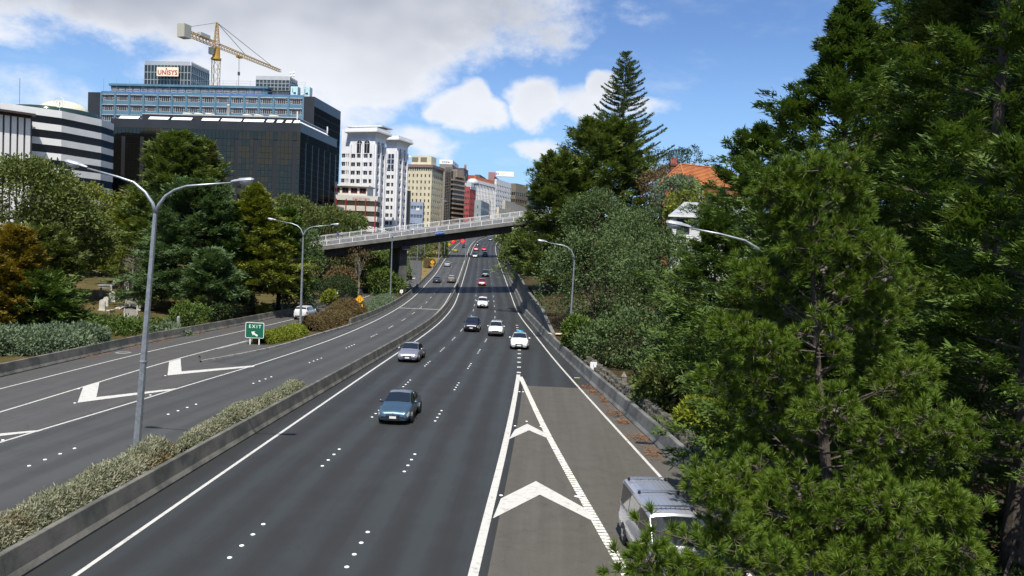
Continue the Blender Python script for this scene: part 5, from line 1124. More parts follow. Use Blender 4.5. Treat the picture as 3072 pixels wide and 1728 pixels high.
def conifer(seed, H, prof, nbr, sprays, per, bl, bw, up=.35, droop=0., h0=.08, spread=.5, trunk_r=.35, inner=.3, lump=.25, twigs=True, xstretch=(1, 1), top_up=.9):
    """returns (foliage V,F),(wood MB). prof(t): crown radius at height fraction t"""
    rng = np.random.default_rng(seed); nbr = int(nbr*.55); sprays = int(sprays*1.95)
    t = h0+(1-h0)*((np.arange(nbr)+rng.random(nbr)*1.6)/nbr).clip(0, 1)**.85; az = rng.random(nbr)*2*np.pi
    rad = np.array([prof(x) for x in t])*(1+lump*(rng.normal(size=nbr)*.6)); rad = np.maximum(rad, .12)
    rise = up+(top_up-up)*t**2
    dirh = np.stack([np.cos(az)*xstretch[0], np.sin(az)*xstretch[1], np.zeros(nbr)], 1)
    base = np.stack([np.zeros(nbr), np.zeros(nbr), t*H], 1); lat = np.stack([-dirh[:, 1], dirh[:, 0], np.zeros(nbr)], 1)
    # branchlets fan out from each branch and carry flat sprays: the crown reads as plumes with gaps between
    nb2 = max(3, int(round(sprays**.5))+1); ns = max(2, int(round(sprays/nb2+.5)))
    s0 = inner+(1-inner)*((np.arange(nb2)+rng.random((nbr, nb2)))/nb2)**.75; sg = np.where(rng.random((nbr, nb2)) < .5, -1., 1.)
    la = sg*rng.uniform(.1, 1.0, (nbr, nb2)); bl2 = rad[:, None]*(.56-.30*s0)*rng.uniform(.6, 1.2, (nbr, nb2))
    f = (np.arange(ns)+rng.random((nbr, nb2, ns)))/ns
    rr = rad[:, None]*s0; zz = t[:, None]*H+rr*rise[:, None]*(.35+.65*s0)-droop*rr*s0
    B0 = np.stack([dirh[:, None, 0]*rr, dirh[:, None, 1]*rr, zz], -1)
    d2 = norm(dirh[:, None, :]*np.cos(la)[..., None]+lat[:, None, :]*np.sin(la)[..., None]+np.array([0, 0, 1.])*(rise[:, None, None]*.55+rng.normal(size=(nbr, nb2, 1))*.10))
    C = B0[:, :, None, :]+d2[:, :, None, :]*(bl2[..., None]*f)[..., None]; C[..., 2] -= (bl2[..., None]*f*f*.22)
    C = (C+rng.normal(size=C.shape)*np.array([.06, .06, .05])*(.5+rad[:, None, None, None]*.05)).reshape(-1, 3)
    Dm = np.repeat(d2.reshape(-1, 3), ns, 0); Dm = norm(Dm+rng.normal(size=Dm.shape)*.22+np.array([0, 0, .12])); Lt = norm(np.cross(Dm, np.array([0, 0, 1.])+rng.normal(size=Dm.shape)*.3))
    a = np.linspace(-1, 1, per)*1.0; n = len(C)
    D = norm(Dm[:, None, :]*np.cos(a)[None, :, None]+Lt[:, None, :]*np.sin(a)[None, :, None]+rng.normal(size=(n, per, 3))*.2*spread)
    P = C[:, None, :]+rng.normal(size=(n, per, 3))*bl*.25
    ln = bl*(.6+.7*rng.random(n*per)); V, F = blades(P.reshape(-1, 3), D.reshape(-1, 3), ln, bw*(.7+.6*rng.random(n*per)), rng, np.repeat(norm(np.cross(Dm, Lt)+rng.normal(size=Dm.shape)*.35), per, 0))
    wood = MB(); wood.tube([(0, 0, 0), (.1, 0, H*.35), (0, .1, H*.7), (0, 0, H*.97)], [trunk_r, trunk_r*.75, trunk_r*.42, .03], 8)
    if twigs:
        for i in range(0, nbr, 3):
            e = .85; wood.tube([base[i], base[i]+np.array([dirh[i, 0]*rad[i]*.5, dirh[i, 1]*rad[i]*.5, rad[i]*.5*rise[i]*.67]), base[i]+np.array([dirh[i, 0]*rad[i]*e, dirh[i, 1]*rad[i]*e, rad[i]*e*rise[i]*.9-droop*rad[i]*.7])], [.02+.013*rad[i], .015+.008*rad[i], .008], 3, False)
    return (V, F), wood
def blobtree(seed, lobes, clumps, per, bl, bw, trunk_h=2., trunk_r=.3, limbs=7, cr=.55, shell=.35, upbias=.35):
    """lobes: (x,y,z,rx,ry,rz) ellipsoids; leaves in domed clumps over their outer shell"""
    rng = np.random.default_rng(seed); lobes = np.array(lobes, float); vol = (lobes[:, 3]*lobes[:, 4]+lobes[:, 3]*lobes[:, 5]); pk = rng.choice(len(lobes), clumps, p=vol/vol.sum())
    d = norm(rng.normal(size=(clumps, 3))+np.array([0, 0, upbias])); L = lobes[pk]
    shell = shell*.7; wob = 1+.16*rot_noise(d*3+pk[:, None], 1.3, seed)+.10*rot_noise(d*7+pk[:, None], 1.3, seed+1)
    r = (1-shell*rng.random(clumps)**2)*wob; C = L[:, :3]+d*L[:, 3:]*r[:, None]; nrm = norm(d/L[:, 3:]*L[:, 3:].mean(1, keepdims=True))
    # drop clumps that fall deep inside another lobe
    keep = np.ones(clumps, bool)
    for k in range(len(lobes)):
        q = (((C-lobes[k, :3])/lobes[k, 3:])**2).sum(1); keep &= ~((q < .42) & (pk != k))
    C, nrm = C[keep], nrm[keep]; n = len(C); sz = cr*(.6+.8*rng.random(n))
    dl = norm(nrm[:, None, :]*.75+rng.normal(size=(n, per, 3))*.75); P = C[:, None, :]+dl*sz[:, None, None]*(.35+.65*rng.random((n, per, 1)))
    D = norm(dl+rng.normal(size=(n, per, 3))*.5+np.array([0, 0, .15]))
    V, F = blades(P.reshape(-1, 3), D.reshape(-1, 3), bl*(.6+.8*rng.random(n*per)), bw*(.7+.6*rng.random(n*per)), rng)
    wood = MB(); zc = lobes[:, 2].min(); wood.tube([(0, 0, -.3), (.08, .05, trunk_h*.6), (0, 0, trunk_h)], [trunk_r*1.2, trunk_r, trunk_r*.8], 8)
    for i in range(limbs):
        L = lobes[i % len(lobes)]; e = L[:3]+rng.normal(size=3)*L[3:]*.45; mid = np.array([0, 0, trunk_h])*.5+e*.5+rng.normal(size=3)*.3; mid[2] = max(mid[2], trunk_h*.8)
        wood.tube([(0, 0, trunk_h*.85), mid, e], [trunk_r*.6, trunk_r*.33, .03], 5, False)
    return (V, F), wood
def plant(name, label, cat, loc, data, leaf, group=None, rz=0., sc=1., wname='trunk', cname='crown', woodm=None):
    (V, F), wood = data; root = empty(name, loc, rz, label, cat, group); root.scale = (sc, sc, sc)
    if wood is not None: wood.build(wname, woodm or BARK, root, fix=False)
    addobj(cname, np_mesh(cname, V, F, leaf, 4), root); return root
def cone(rmax, tip=.15, p=.8, low=.7, tl=.18): # crown profile: narrow top, widest near tl
    return lambda t: (rmax*((1-t)/(1-tl))**p+tip*(1-t)) if t > tl else rmax*(low+(1-low)*t/tl)
def G(px, py, Y, dz=0.): p = at(px, py, Y); return Vector((p.x, Y, gz(p.x, Y)+dz))
# ---- right-hand side
def right_trees():
    # tall pointed cypress whose tip leaves the top of the frame
    b = G(2505, 900, 44); zt = at(2513, -5, 44).z
    plant('tall_cypress', 'tall cypress with spear-like leading shoot on the right bank', 'tree', b, conifer(21, zt-b.z, lambda t: (1.9*((1-t)/.26)**.8+.1) if t > .74 else (2.3+6.2*((.74-t)/.58)**.65 if t > .16 else 8.0), 430, 30, 9, .40, .085, .12, .05, .05, trunk_r=.42, lump=.30), LM['cyp'])
    b = G(2960, 900, 33)
    plant('dense_cypress', 'huge dark dense cypress filling the right edge beside the pine', 'tree', b, conifer(22, 24., lambda t: 6.6*(1-t)**.45 if t > .2 else 6.3, 430, 32, 9, .36, .075, .10, .08, .02, trunk_r=.5, lump=.25), LM['cyp'])
    b = G(2790, 900, 52)
    plant('broad_cypress', 'broad cypress with ragged top between the spear-topped one and the dense one', 'tree', b, conifer(23, at(2790, 20, 52).z-b.z+1., lambda t: 7.8*(1-t)**.42 if t > .2 else 7., 360, 26, 8, .50, .105, .15, .05, .05, trunk_r=.45, lump=.3), LM['cyp'])
    b = G(2250, 900, 62)
    plant('feathery_cypress', 'feathery green cypress leaning out by the tiled house', 'tree', b, conifer(24, at(2230, 395, 62).z-b.z, lambda t: 6.2*(1-t)**.6 if t > .2 else 6.4, 330, 26, 8, .46, .10, .2, .0, .03, trunk_r=.35, lump=.35), LM['cyp'])
    b = G(2130, 1100, 56, -1.)
    plant('young_cypress', 'bright green young cypress low beside the pohutukawa', 'tree', b, conifer(25, at(2110, 640, 56).z-b.z, lambda t: 3.6*(1-t)**.55 if t > .2 else 3.7, 250, 22, 8, .38, .085, .25, .0, .02, trunk_r=.22, lump=.35), LM['cyp'])
    b = G(3090, 900, 24)
    plant('edge_cypress', 'cypress at the far right edge, behind the near pine branches', 'tree', b, conifer(26, 13., lambda t: 4.4*(1-t)**.5 if t > .2 else 4.2, 260, 22, 8, .34, .075, .1, .08, .02, trunk_r=.35, lump=.25), LM['cyp'])
    for px, Y, hh, rr_, sd, lb in ((2920, 68, 24, 6.5, 28, 'shadowy cypress deep behind the dense one'), (2660, 78, 24, 7, 29, 'shadowy cypress between the spear-topped and broad ones'), (3080, 50, 24, 6.5, 30, 'shadowy cypress at the right edge of the wood')):
        b = G(px, 900, Y); plant('background_cypress', lb, 'tree', b, conifer(sd, hh, lambda t: rr_*(1-t)**.4, 300, 14, 8, .75, .17, .12, .05, .02, trunk_r=.4, lump=.2), LM['cyp'])
    b = Vector((11.2, 29.5, gz(11.2, 29.5)))
    plant('roadside_cypress', 'feathery cypress hiding the lamp column behind the stone wall', 'tree', b, conifer(27, 11.2, lambda t: 3.9*(1-t)**.5 if t > .15 else 3.7, 330, 26, 8, .34, .075, .15, .05, .03, trunk_r=.25, lump=.3), LM['cyp'])
    # the big macrocarpas beside the wall
    b = G(1800, 760, 126); H_ = at(1830, 395, 126).z-b.z
    plant('macrocarpa_tree', 'massive macrocarpa below the norfolk pine with brown bare lower limbs', 'tree', b, conifer(31, H_, lambda t: 10.4*(1-t)**.42*(1 if t > .15 else .93), 430, 22, 8, .75, .17, .3, .0, .05, trunk_r=.6, lump=.2), LM['cyp2'])
    b = G(1668, 760, 122); H_ = at(1660, 480, 122).z-b.z
    plant('leaning_macrocarpa', 'macrocarpa overhanging the motorway wall, its crown touching the bridge', 'tree', b, conifer(32, H_, lambda t: 6.6*(1-t)**.42*(1 if t > .15 else .95), 360, 22, 8, .70, .16, .3, .0, .02, trunk_r=.45, lump=.22), LM['cyp2'])
    b = G(1600, 740, 165); plant('scrubby_tree', 'scrubby brown-green tree behind the wall near the road bend', 'tree', b, conifer(33, 10.5, lambda t: 5.2*(1-t)**.5, 200, 11, 7, .9, .2, .3, .0, .02, trunk_r=.3, lump=.3), LM['cyp2'])
    b = G(1585, 735, 205); plant('roadside_scrub', 'grey-green scrub along the top of the far wall', 'shrub', b, blobtree(34, [(-1, -6, 2.2, 3.2, 6, 2.8), (-1.5, 5, 2.2, 3, 6, 2.6), (1, 14, 3, 4, 7, 3.5)], 420, 8, .75, .3, 1., .15, 5, .9), LM['cyp2'], wname='stems', cname='foliage')
    # norfolk pine
    b = G(1850, 760, 136); Hn = at(1877, 155, 136).z-b.z; rng = np.random.default_rng(40); Vs = []; Fs = []; nv = 0; wood = MB(); wood.tube([(0, 0, 0), (0, 0, Hn*.5), (0, 0, Hn*.98)], [.55, .32, .04], 8)
    zz = Hn-.5; k = 0
    while zz > Hn*.30:
        f = (Hn-zz)/(Hn*.62); rad = .35+9.4*min(1, f)**.85; nb = 6 if f > .1 else 5; a0 = rng.uniform(0, 6.28)
        for j in range(nb):
            if rng.random() < .08: continue
            a = a0+2*math.pi*j/nb+rng.normal()*.13; L = rad*rng.uniform(.72, 1.12); d = np.array([math.cos(a), math.sin(a), 0]); n = max(5, int(L*6.5)); s = np.linspace(.22, 1, n)
            zc = zz+L*(.05*s+.28*s**2.6)+rng.normal()*.12; C = d*(L*s)[:, None]; C[:, 2] = zc
            side = np.array([-d[1], d[0], 0]); C = np.repeat(C, 7, 0); q = rng.normal(size=len(C)); C = C+side*(q*.20*(.5+.5*np.repeat(s, 7)))[:, None]
            D = norm(np.array([0, 0, .75])+side*(q*.75)[:, None]+d*.45+rng.normal(size=C.shape)*.25); V, F = blades(C, D, .40+.22*rng.random(len(C)), .13, rng); Vs.append(V); Fs.append(F+nv); nv += len(V)
            wood.tube([(0, 0, zz), (d[0]*L*.5, d[1]*L*.5, zz+L*.06), (d[0]*L*.95, d[1]*L*.95, zz+L*.26)], [.05, .04, .015], 3, False)
        zz -= .55+.75*min(1, f)+rng.uniform(0, .4); k += 1
    plant('norfolk_pine', 'tall norfolk pine with tiered branches rising above the macrocarpas', 'tree', b, ((np.concatenate(Vs), np.concatenate(Fs)), wood), LM['norf'])
    # pohutukawas
    def poh(px, py, Y, r, hz, seed, label, n=800, leaf='poh', g='pohutukawas on the right bank'):
        c = at(px, py, Y); g0 = gz(c.x, Y); rr = random.Random(seed); h = c.z-g0; lob = []
        for k in range(9): a = rr.uniform(0, 6.28); e = rr.uniform(.25, .75)*r; lob.append((e*math.cos(a), e*math.sin(a), h+rr.uniform(-.55, .45)*hz, r*rr.uniform(.38, .6), r*rr.uniform(.38, .6), hz*rr.uniform(.38, .62)))
        lob.append((0, 0, h, r*.75, r*.75, hz*.85))
        n = int(n*1.25)
        plant('pohutukawa', label, 'tree', (c.x, Y, g0), blobtree(seed, lob, n, 13, .34, .16, max(1., h-hz*.6), .3, 9, r*.16), LM[leaf], g)
    poh(1795, 845, 88, 5.9, 5.2, 51, 'pohutukawa reaching over the wall beside the single arm lamp', 1250)
    poh(1915, 745, 96, 6.2, 5., 52, 'pohutukawa below the white house, grey-green flowering tips', 1150)
    poh(1990, 850, 80, 5.4, 5.2, 53, 'pohutukawa in the hollow between the lamp and the cypresses', 1050)
    poh(1900, 1025, 67, 4.4, 3.0, 54, 'round low pohutukawa just behind the stone wall and marker sign', 1000)
    poh(2050, 1060, 60, 3.4, 2.8, 56, 'shaded pohutukawa between the round low one and the broadleaf shrub', 700)
    poh(2015, 1205, 47, 2.5, 2.3, 55, 'yellow-green broadleaf shrub by the gate post', 850, 'broad', None)
    poh(2120, 1265, 39, 1.3, 1.2, 57, 'small bright shrub beside the hidden path', 420, 'lime', None)
    poh(1738, 1000, 74, 1.7, 1.8, 58, 'clipped dark shrub at the foot of the lamp by the wall', 420, 'bush', None)
    poh(1790, 660, 112, 5.5, 4.2, 59, 'olive pohutukawa in front of the macrocarpa trunk', 900, 'poh')
    for i, (px, py, Y, r, hz, lf, lb) in enumerate(((2020, 590, 96, 3.0, 2.6, 'juni', 'blue-green shrub under the orange roof'), (2080, 620, 92, 3.2, 2.2, 'yel', 'light green rounded shrub above the white roof'), (1985, 565, 118, 4.2, 3.4, 'brown', 'greyish bare shrub by the brick chimney'), (1990, 520, 150, 6, 4.5, 'dark', 'dark evergreen tree behind the chimney'), (2130, 650, 86, 2.6, 2.0, 'dark', 'dark shrub at the corner of the white house'))):
        poh(px, py, Y, r, hz, 70+i, lb, 420, lf, None)
    c = at(2062, 485, 165); g0 = gz(c.x, 165); plant('gum_tree', 'thin open gum tree behind the orange roof', 'tree', (c.x, 165, g0), blobtree(81, [(-1.6, 0, c.z-g0+1., 1.8, 1.8, 1.3), (1.2, 0, c.z-g0+1.6, 1.6, 1.6, 1.2), (2.8, 0, c.z-g0-.6, 1.3, 1.3, .9), (-.4, 0, c.z-g0-2, 1.2, 1.2, 1)], 170, 8, .5, .2, c.z-g0-4, .22, 6, .6), LM['dark'])
right_trees()
# ---- the near pine
def near_pine():
    bx, by = 9.3, 21.; g0 = gz(bx, by); H = 12.1-g0; lean = np.array([-.11, 0, 0]); rng = np.random.default_rng(90); wood = MB()
    wood.tube([(0, 0, -.3), (-.3, .05, 3.5), (-.8, .1, 7), (-.11*H, 0, H-.4)], [.2, .15, .10, .02], 10)
    shoots = []; cones = []
    def bunch(c, d, k, r=.34):
        # a bunch of tufts: one leader and a ring of side shoots, all turned out and up
        ax = norm(d+np.array([0, 0, .35])); u = norm(np.cross(ax, rng.normal(size=3))); v = np.cross(ax, u); a0 = rng.uniform(0, 6.28)
        for i in range(k):
            e = 0. if i == 0 else r*rng.uniform(.75, 1.2); t = a0+i*2.4; q = c+(u*math.cos(t)+v*math.sin(t))*e+ax*rng.uniform(-.12, .14)
            shoots.append((q, norm(ax+(u*math.cos(t)+v*math.sin(t))*(1.1 if i else 0)+rng.normal(size=3)*.15+np.array([0, 0, .25])))); wood.tube([c-ax*.2, q], [.012, .008], 3, False)
    def branch(z0, a, L, rise, curve=.35):
        d = np.array([math.cos(a), math.sin(a), 0]); side = np.array([-d[1], d[0], 0]); pts = []
        for s in np.linspace(0, 1, 5): pts.append(d*L*s+np.array([0, 0, z0+L*(rise*s+curve*s*s)])+lean*z0+side*math.sin(s*3+a)*.05*L)
        wood.tube(pts, [.028*(1-.8*q/4)+.006 for q in range(5)], 5, False); bunch(pts[-1], norm(pts[-1]-pts[-2]), 6)
        for _ in range(int(L*3.0)):
            s = .35+.60*rng.random(); i = min(3, int(s*4)); f = s*4-i; p = pts[i]*(1-f)+pts[i+1]*f; lt = rng.choice([-1, 1])*rng.uniform(.25, .30+.16*L); q = p+side*lt+d*abs(lt)*.45+np.array([0, 0, rng.uniform(.0, .3)])
            wood.tube([p, q], [.018, .012], 3, False); bunch(q, norm(q-p), rng.integers(4, 7))
            if rng.random() < .16: cones.append(p+rng.normal(size=3)*.1)
    for k in range(92):
        t = .05+.93*(k+rng.random()*.6)/92; z0 = H*t; R_ = (.35+3.75*(1-t)**.70) if t > .2 else 3.4; R_ *= rng.uniform(.6, 1.1); branch(z0, rng.random()*6.283, R_, .05+.5*t)
    for s in range(5): shoots.append((np.array([rng.normal()*.1-.11*H, rng.normal()*.1, H-.7+s*.16]), norm(np.array([rng.normal()*.2, rng.normal()*.2, 1.]))))
    for px, py, Y, z0, nb in ((2085, 1425, 19.4, 3.2, 6), (2175, 1480, 19.0, 2.9, 7), (2140, 1400, 19.8, 3.4, 5), (1955, 1590, 14.9, 2.0, 2), (1930, 1680, 14.6, 2.0, 6), (1865, 1710, 14.5, 2.0, 5), (2010, 1745, 15.0, 2.0, 5), (2240, 1600, 17.5, 2.4, 7), (2330, 1690, 16.5, 2.4, 8), (2560, 1700, 16.5, 2.4, 8), (2760, 1650, 17., 2.5, 8), (2880, 1500, 18., 2.8, 7)):
        e = at(px, py, Y)-Vector((bx, by, g0)); e = np.array(e); st = np.array([-.11*z0, 0, z0]); mid = (st+e)/2+np.array([0, 0, -.9]); wood.tube([st, mid*.5+st*.25+e*.25, e], [.035, .025, .008], 5, False); dd = norm(e-st); bunch(e, dd, 6)
        for _ in range(nb): s = .78+.22*rng.random(); p = st*(1-s)**2+2*mid*s*(1-s)+e*s*s; q = p+rng.normal(size=3)*np.array([.26, .3, .14]); wood.tube([p, q], [.014, .01], 3, False); bunch(q, norm(dd*.4+rng.normal(size=3)*.4+np.array([0, 0, .5])), 5, .27)
    S0 = np.array([s[0] for s in shoots]); SD = np.array([s[1] for s in shoots]); n = len(S0); per = 118
    g = rng.normal(size=(n, per, 3)); D = norm(SD[:, None, :]*.95+norm(g)*(.25+.95*rng.random((n, per, 1)))); P = S0[:, None, :]+SD[:, None, :]*(rng.random((n, per, 1))*.13-.08)
    V, F = blades(P.reshape(-1, 3), D.reshape(-1, 3), (.17+.11*rng.random(n*per)), .0155, rng)
    root = plant('pine_tree', 'bushy long-needled pine growing beside the slip lane, partly hiding the van', 'tree', (bx, by, g0), ((V, F), wood), LM['pine'], woodm=mat('grey_pine_bark', (.12, .095, .075), .9, col2=(.06, .048, .038), nscale=6, bump=.6))
    cm = MB().lathe([(0, -.07), (.035, -.05), (.05, 0), (.04, .045), (.0, .08)], 7).mesh('pine_cone', mat('cone_grey', (.19, .16, .14), .9, bump=.8, bscale=60, coord='object'), True)
    for c in cones:
        for k in range(3): addobj('pine_cone', cm, root, c+rng.normal(size=3)*.06, rng.normal(size=3))
near_pine()
# ---- left-hand side: the cemetery trees
def left_trees():
    def cf(name, label, px, ptop, Y, r, seed, leaf, nbr=300, sp=12, per=8, bl=.7, bw=.16, pr=None, up=.2, lump=.28, h0=.05, droop=.05, group=None, tr=.35, pbase=None):
        b = G(px, pbase or 900, Y); H = at(px, ptop, Y).z-b.z
        return plant(name, label, 'tree', b, conifer(seed, H, pr or (lambda t: r*(1-t)**.6 if t > .18 else r*.95), nbr, sp, per, bl, bw, up, droop, h0, trunk_r=tr, lump=lump), LM[leaf], group)
    cf('shaggy_macrocarpa', 'big shaggy macrocarpa rising in front of the black glass building', 520, 412, 112, 6.9, 101, 'cyp2', 420, 14, 8, .75, .17, lambda t: 8.4*(1-t)**.58 if t > .3 else 7.0*(.8+.2*t/.3))
    cf('shaggy_macrocarpa', 'twin topped macrocarpa crown joined to the big shaggy one', 595, 425, 116, 5.0, 102, 'cyp2', 280, 13, 8, .7, .16, lambda t: 6.0*(1-t)**.6)
    cf('blue_green_cypress', 'spreading blue-green cypress sweeping low over the cemetery path', 580, 560, 97, 6.6, 103, 'blue', 460, 18, 8, .6, .14, lambda t: 7.4*(1-t)**.50 if t > .12 else 6.9, .05, .25, .07, .1)
    cf('pointed_conifer', 'yellow-green pointed conifer with a thick trunk near the ramp fence', 757, 562, 101, 4.9, 104, 'yel', 400, 15, 8, .6, .14, lambda t: 7.2*(1-t)**.85 if t > .25 else 5.2, .05, .25, .16)
    cf('dark_pine', 'dark pine with bare trunk over the strolling couple', 675, 640, 99, 4.2, 105, 'cyp', 260, 12, 8, .6, .14, lambda t: 4.2*(1-t)**.5, .15, .3, .24)
    cf('dark_pine', 'dark pine leaning over the ramp barrier by the path', 630, 760, 90, 3.4, 106, 'blue', 200, 12, 8, .55, .13, lambda t: 3.4*(1-t)**.5, .15, .3, .28)
    cf('dark_pine', 'dark evergreen between the pointed conifer and the bridge end', 835, 640, 108, 4.2, 107, 'cyp', 280, 12, 8, .65, .15, lambda t: 4.4*(1-t)**.45, .2, .3, .12)
    cf('olive_cypress', 'olive cypress below the striped office block', 400, 590, 118, 5.2, 108, 'yel', 260, 12, 8, .75, .17, None, .2, .3, .1)
    cf('shadowed_cypress', 'deeply shadowed cypress behind the headstones', 300, 640, 132, 6., 109, 'dark', 260, 12, 8, .8, .18)
    cf('golden_conifer', 'golden yellow conifer at the left edge', 40, 690, 66, 3.3, 110, 'gold', 300, 13, 8, .42, .10, lambda t: 3.2*(1-t)**.55, .5, .2, .03)
    cf('golden_conifer', 'second golden conifer, shorter, against the dark hedge', -20, 780, 63, 2.6, 111, 'gold', 220, 12, 8, .42, .10, lambda t: 2.8*(1-t)**.5, .5, .2, .03)
    cf('layered_cypress', 'layered green cypress with yellow tips above the juniper bed', 95, 850, 66, 3.8, 112, 'cyp', 340, 13, 8, .5, .12, lambda t: 3.8*(1-t)**.4, .1, .3, .03)
    cf('layered_cypress', 'taller green cypress filling behind the golden pair', 110, 700, 78, 4.0, 113, 'broad', 340, 13, 8, .55, .13, lambda t: 4.1*(1-t)**.42, .15, .3, .05)
    def bl(name, label, px, py, Y, r, hz, seed, leaf, n=700, lsz=.34, per=12, cat='tree', group=None, nl=8, base_dz=0.):
        c = at(px, py, Y); g0 = gz(c.x, Y); rr = random.Random(seed); h = c.z-g0; lob = [(0, 0, h, r*.75, r*.75, hz*.85)]
        for k in range(nl): a = rr.uniform(0, 6.28); e = rr.uniform(.3, .75)*r; lob.append((e*math.cos(a), e*math.sin(a), h+rr.uniform(-.6, .45)*hz, r*rr.uniform(.35, .58), r*rr.uniform(.35, .58), hz*rr.uniform(.36, .6)))
        return plant(name, label, cat, (c.x, Y, g0), blobtree(seed, lob, n, per, lsz, lsz*.48, max(.4, h-hz*.55), .12+.02*r, 8, r*.17), LM[leaf], group, wname='trunk' if cat == 'tree' else 'stems', cname='crown' if cat == 'tree' else 'foliage')
    bl('broadleaf_tree', 'big domed broadleaf tree under the fin clad wing', 75, 640, 92, 7.4, 6.4, 121, 'broad', 2700, .46)
    bl('broadleaf_tree', 'broadleaf tree with dense clumps beside the domed one', 215, 720, 98, 4.8, 5., 122, 'broad', 1300, .42)
    bl('broadleaf_tree', 'light green broadleaf between the striped block and the macrocarpa', 265, 620, 128, 5., 4., 123, 'yel', 600, .45)
    bl('small_green_tree', 'small bright tree overhanging the picket fence', 360, 785, 112, 2.6, 2.4, 124, 'yel', 420, .3)
    bl('leafy_tree', 'leafy tree in front of the black glass corner', 895, 655, 150, 4.6, 4.4, 125, 'broad', 700, .5); bl('leafy_tree', 'leafy tree peeping over the far bridge railing', 990, 670, 185, 5.5, 4.5, 126, 'broad', 700, .55)
    bl('leafy_tree', 'low tree in front of the red columned office', 1045, 685, 190, 4.5, 3.4, 127, 'bush', 500, .55); bl('leafy_tree', 'grey-green tree by the left bridge abutment', 905, 760, 128, 3.6, 4.6, 128, 'poh', 600, .42)
    for i, (px, py, Y, r, hz, lb) in enumerate(((1512, 722, 345, 4.5, 4., 'scrubby tree at the inside of the far road bend'), (1543, 722, 275, 5., 5., 'grey-green tree above the far wall beyond the bridge'), (1538, 765, 228, 3.6, 3.6, 'low scrub spilling over the far wall'), (1575, 740, 240, 6., 6., 'scrubby tree on the bank behind the bridge end'))): bl('scrub_tree', lb, px, py, Y, r, hz, 190+i, 'cyp2', 520, .6, 11)
    # under the bridge
    for i, (px, py, Y, r, hz, lf, lb) in enumerate(((960, 790, 150, 5.2, 4.4, 'broad', 'broadleaf shrubbery left of the sunny slope'), (1050, 755, 178, 6., 4.6, 'poh', 'dense grey-green trees beyond the bridge'), (1130, 770, 172, 5.2, 4.6, 'poh', 'grey-green tree right behind the bridge beam'), (1170, 800, 165, 4.6, 4.6, 'bush', 'green bank shrub near the ramp bend'), (1105, 820, 150, 4.2, 3.8, 'bush', 'bright shrub beyond the pale leaning tree'), (1020, 840, 138, 2.8, 2.2, 'brown', 'brown dry shrub above the grassy slope'), (1150, 855, 146, 3.2, 3.2, 'bush', 'green shrub behind the ramp barrier bend'), (985, 700, 210, 8, 4., 'dark', 'dark tree belt behind the bridge'), (1265, 745, 250, 5, 4., 'broad', 'shrubs above the dry verge beyond the pier'), (1310, 742, 262, 5, 4.4, 'bush', 'green shrub clump on the verge under the bridge'))):
        bl('bank_shrub', lb, px, py, Y, r, hz, 140+i, lf, 520, .45, 11, 'shrub', None)
    bl('dome_shrub', 'clipped dark green dome shrub behind the ramp barrier', 1012, 870, 121, 3.6, 2.1, 160, 'dark', 620, .26, 12, 'shrub', None, 6)
    bl('bright_shrub', 'bright lime shrub next to the marker sign', 992, 888, 117, 1.2, 1.1, 161, 'lime', 200, .3, 10, 'shrub'); bl('silver_shrub', 'silvery shrub beside the wooden fence end', 895, 905, 108, 2.4, 1.3, 162, 'juni', 330, .28, 11, 'shrub')
    bl('bright_bush', 'bright green bush at the foot of the leaning pine', 565, 948, 82, 1.9, 1.6, 163, 'bush', 380, .26, 12, 'shrub'); bl('bright_bush', 'olive bush below the single headstone', 445, 982, 77, 1.9, .9, 164, 'broad', 380, .26, 12, 'shrub')
    bl('path_bush', 'dark spreading bush left of the cemetery path', 305, 1000, 73, 3.6, 1.5, 165, 'cyp', 900, .3, 12, 'shrub'); bl('path_bush', 'dark bush right behind the ramp barrier post', 535, 975, 82, 1.7, .8, 166, 'dark', 330, .28, 12, 'shrub')
    bl('cypress_bush', 'dark bush under the dark pine by the wooden fence', 655, 945, 88, 1.5, 1.3, 167, 'dark', 260, .28, 11, 'shrub'); bl('round_bush', 'small round bush on the sunny lawn', 735, 905, 112, 1.6, .9, 168, 'dark', 200, .28, 10, 'shrub'); bl('round_bush', 'yellowish bush by the wooden fence', 790, 930, 100, 1., .9, 169, 'yel', 170, .24, 10, 'shrub')
    for i, (px, py, Y, r) in enumerate(((-30, 1035, 58, 3.2), (70, 1040, 59.5, 3.4), (165, 1030, 61, 3.2), (250, 1020, 64, 2.2))): bl('juniper', 'grey-green feathery juniper %s' % ('at the left edge of the ramp barrier', 'in the middle of the juniper bed', 'below the layered cypress', 'next to the dark spreading bush')[i], px, py, Y, r, 1.3, 170+i, 'juni', 900, .25, 14, 'shrub', 'junipers behind the ramp barrier', 6)
    bl('juniper', 'juniper trailing over the ramp barrier near the stone post', 500, 1000, 76, 2.2, .9, 176, 'juni', 330, .3, 12, 'shrub', None, 5)
    # pale leaning tree, dead twigs
    for nm, lb, px, py, Y, hh, sd in (('bare_tree', 'pale leaning tree with thin grey-brown crown', 1075, 880, 142, 10., 181), ('bare_tree', 'slender tree with twin stems beside the wooden fence', 845, 930, 106, 7.5, 182)):
        b = G(px, py, Y); rr = random.Random(sd); plant(nm, lb, 'tree', b, blobtree(sd, [(rr.uniform(-1.5, 1.5), rr.uniform(-1, 1), hh*.78+rr.uniform(-1.2, 1.2), 1.5, 1.4, 1.1) for _ in range(7)], 170, 7, .32, .12, hh*.4, .13, 12, .6, .9), LM['brown'], None, woodm=mat('pale_bark', (.26, .23, .19), .9))
    b = G(400, 760, 100); mb = MB(); rr = random.Random(9)
    mb.tube([(0, 0, 0), (0, 0, 7)], [.14, .03], 6)
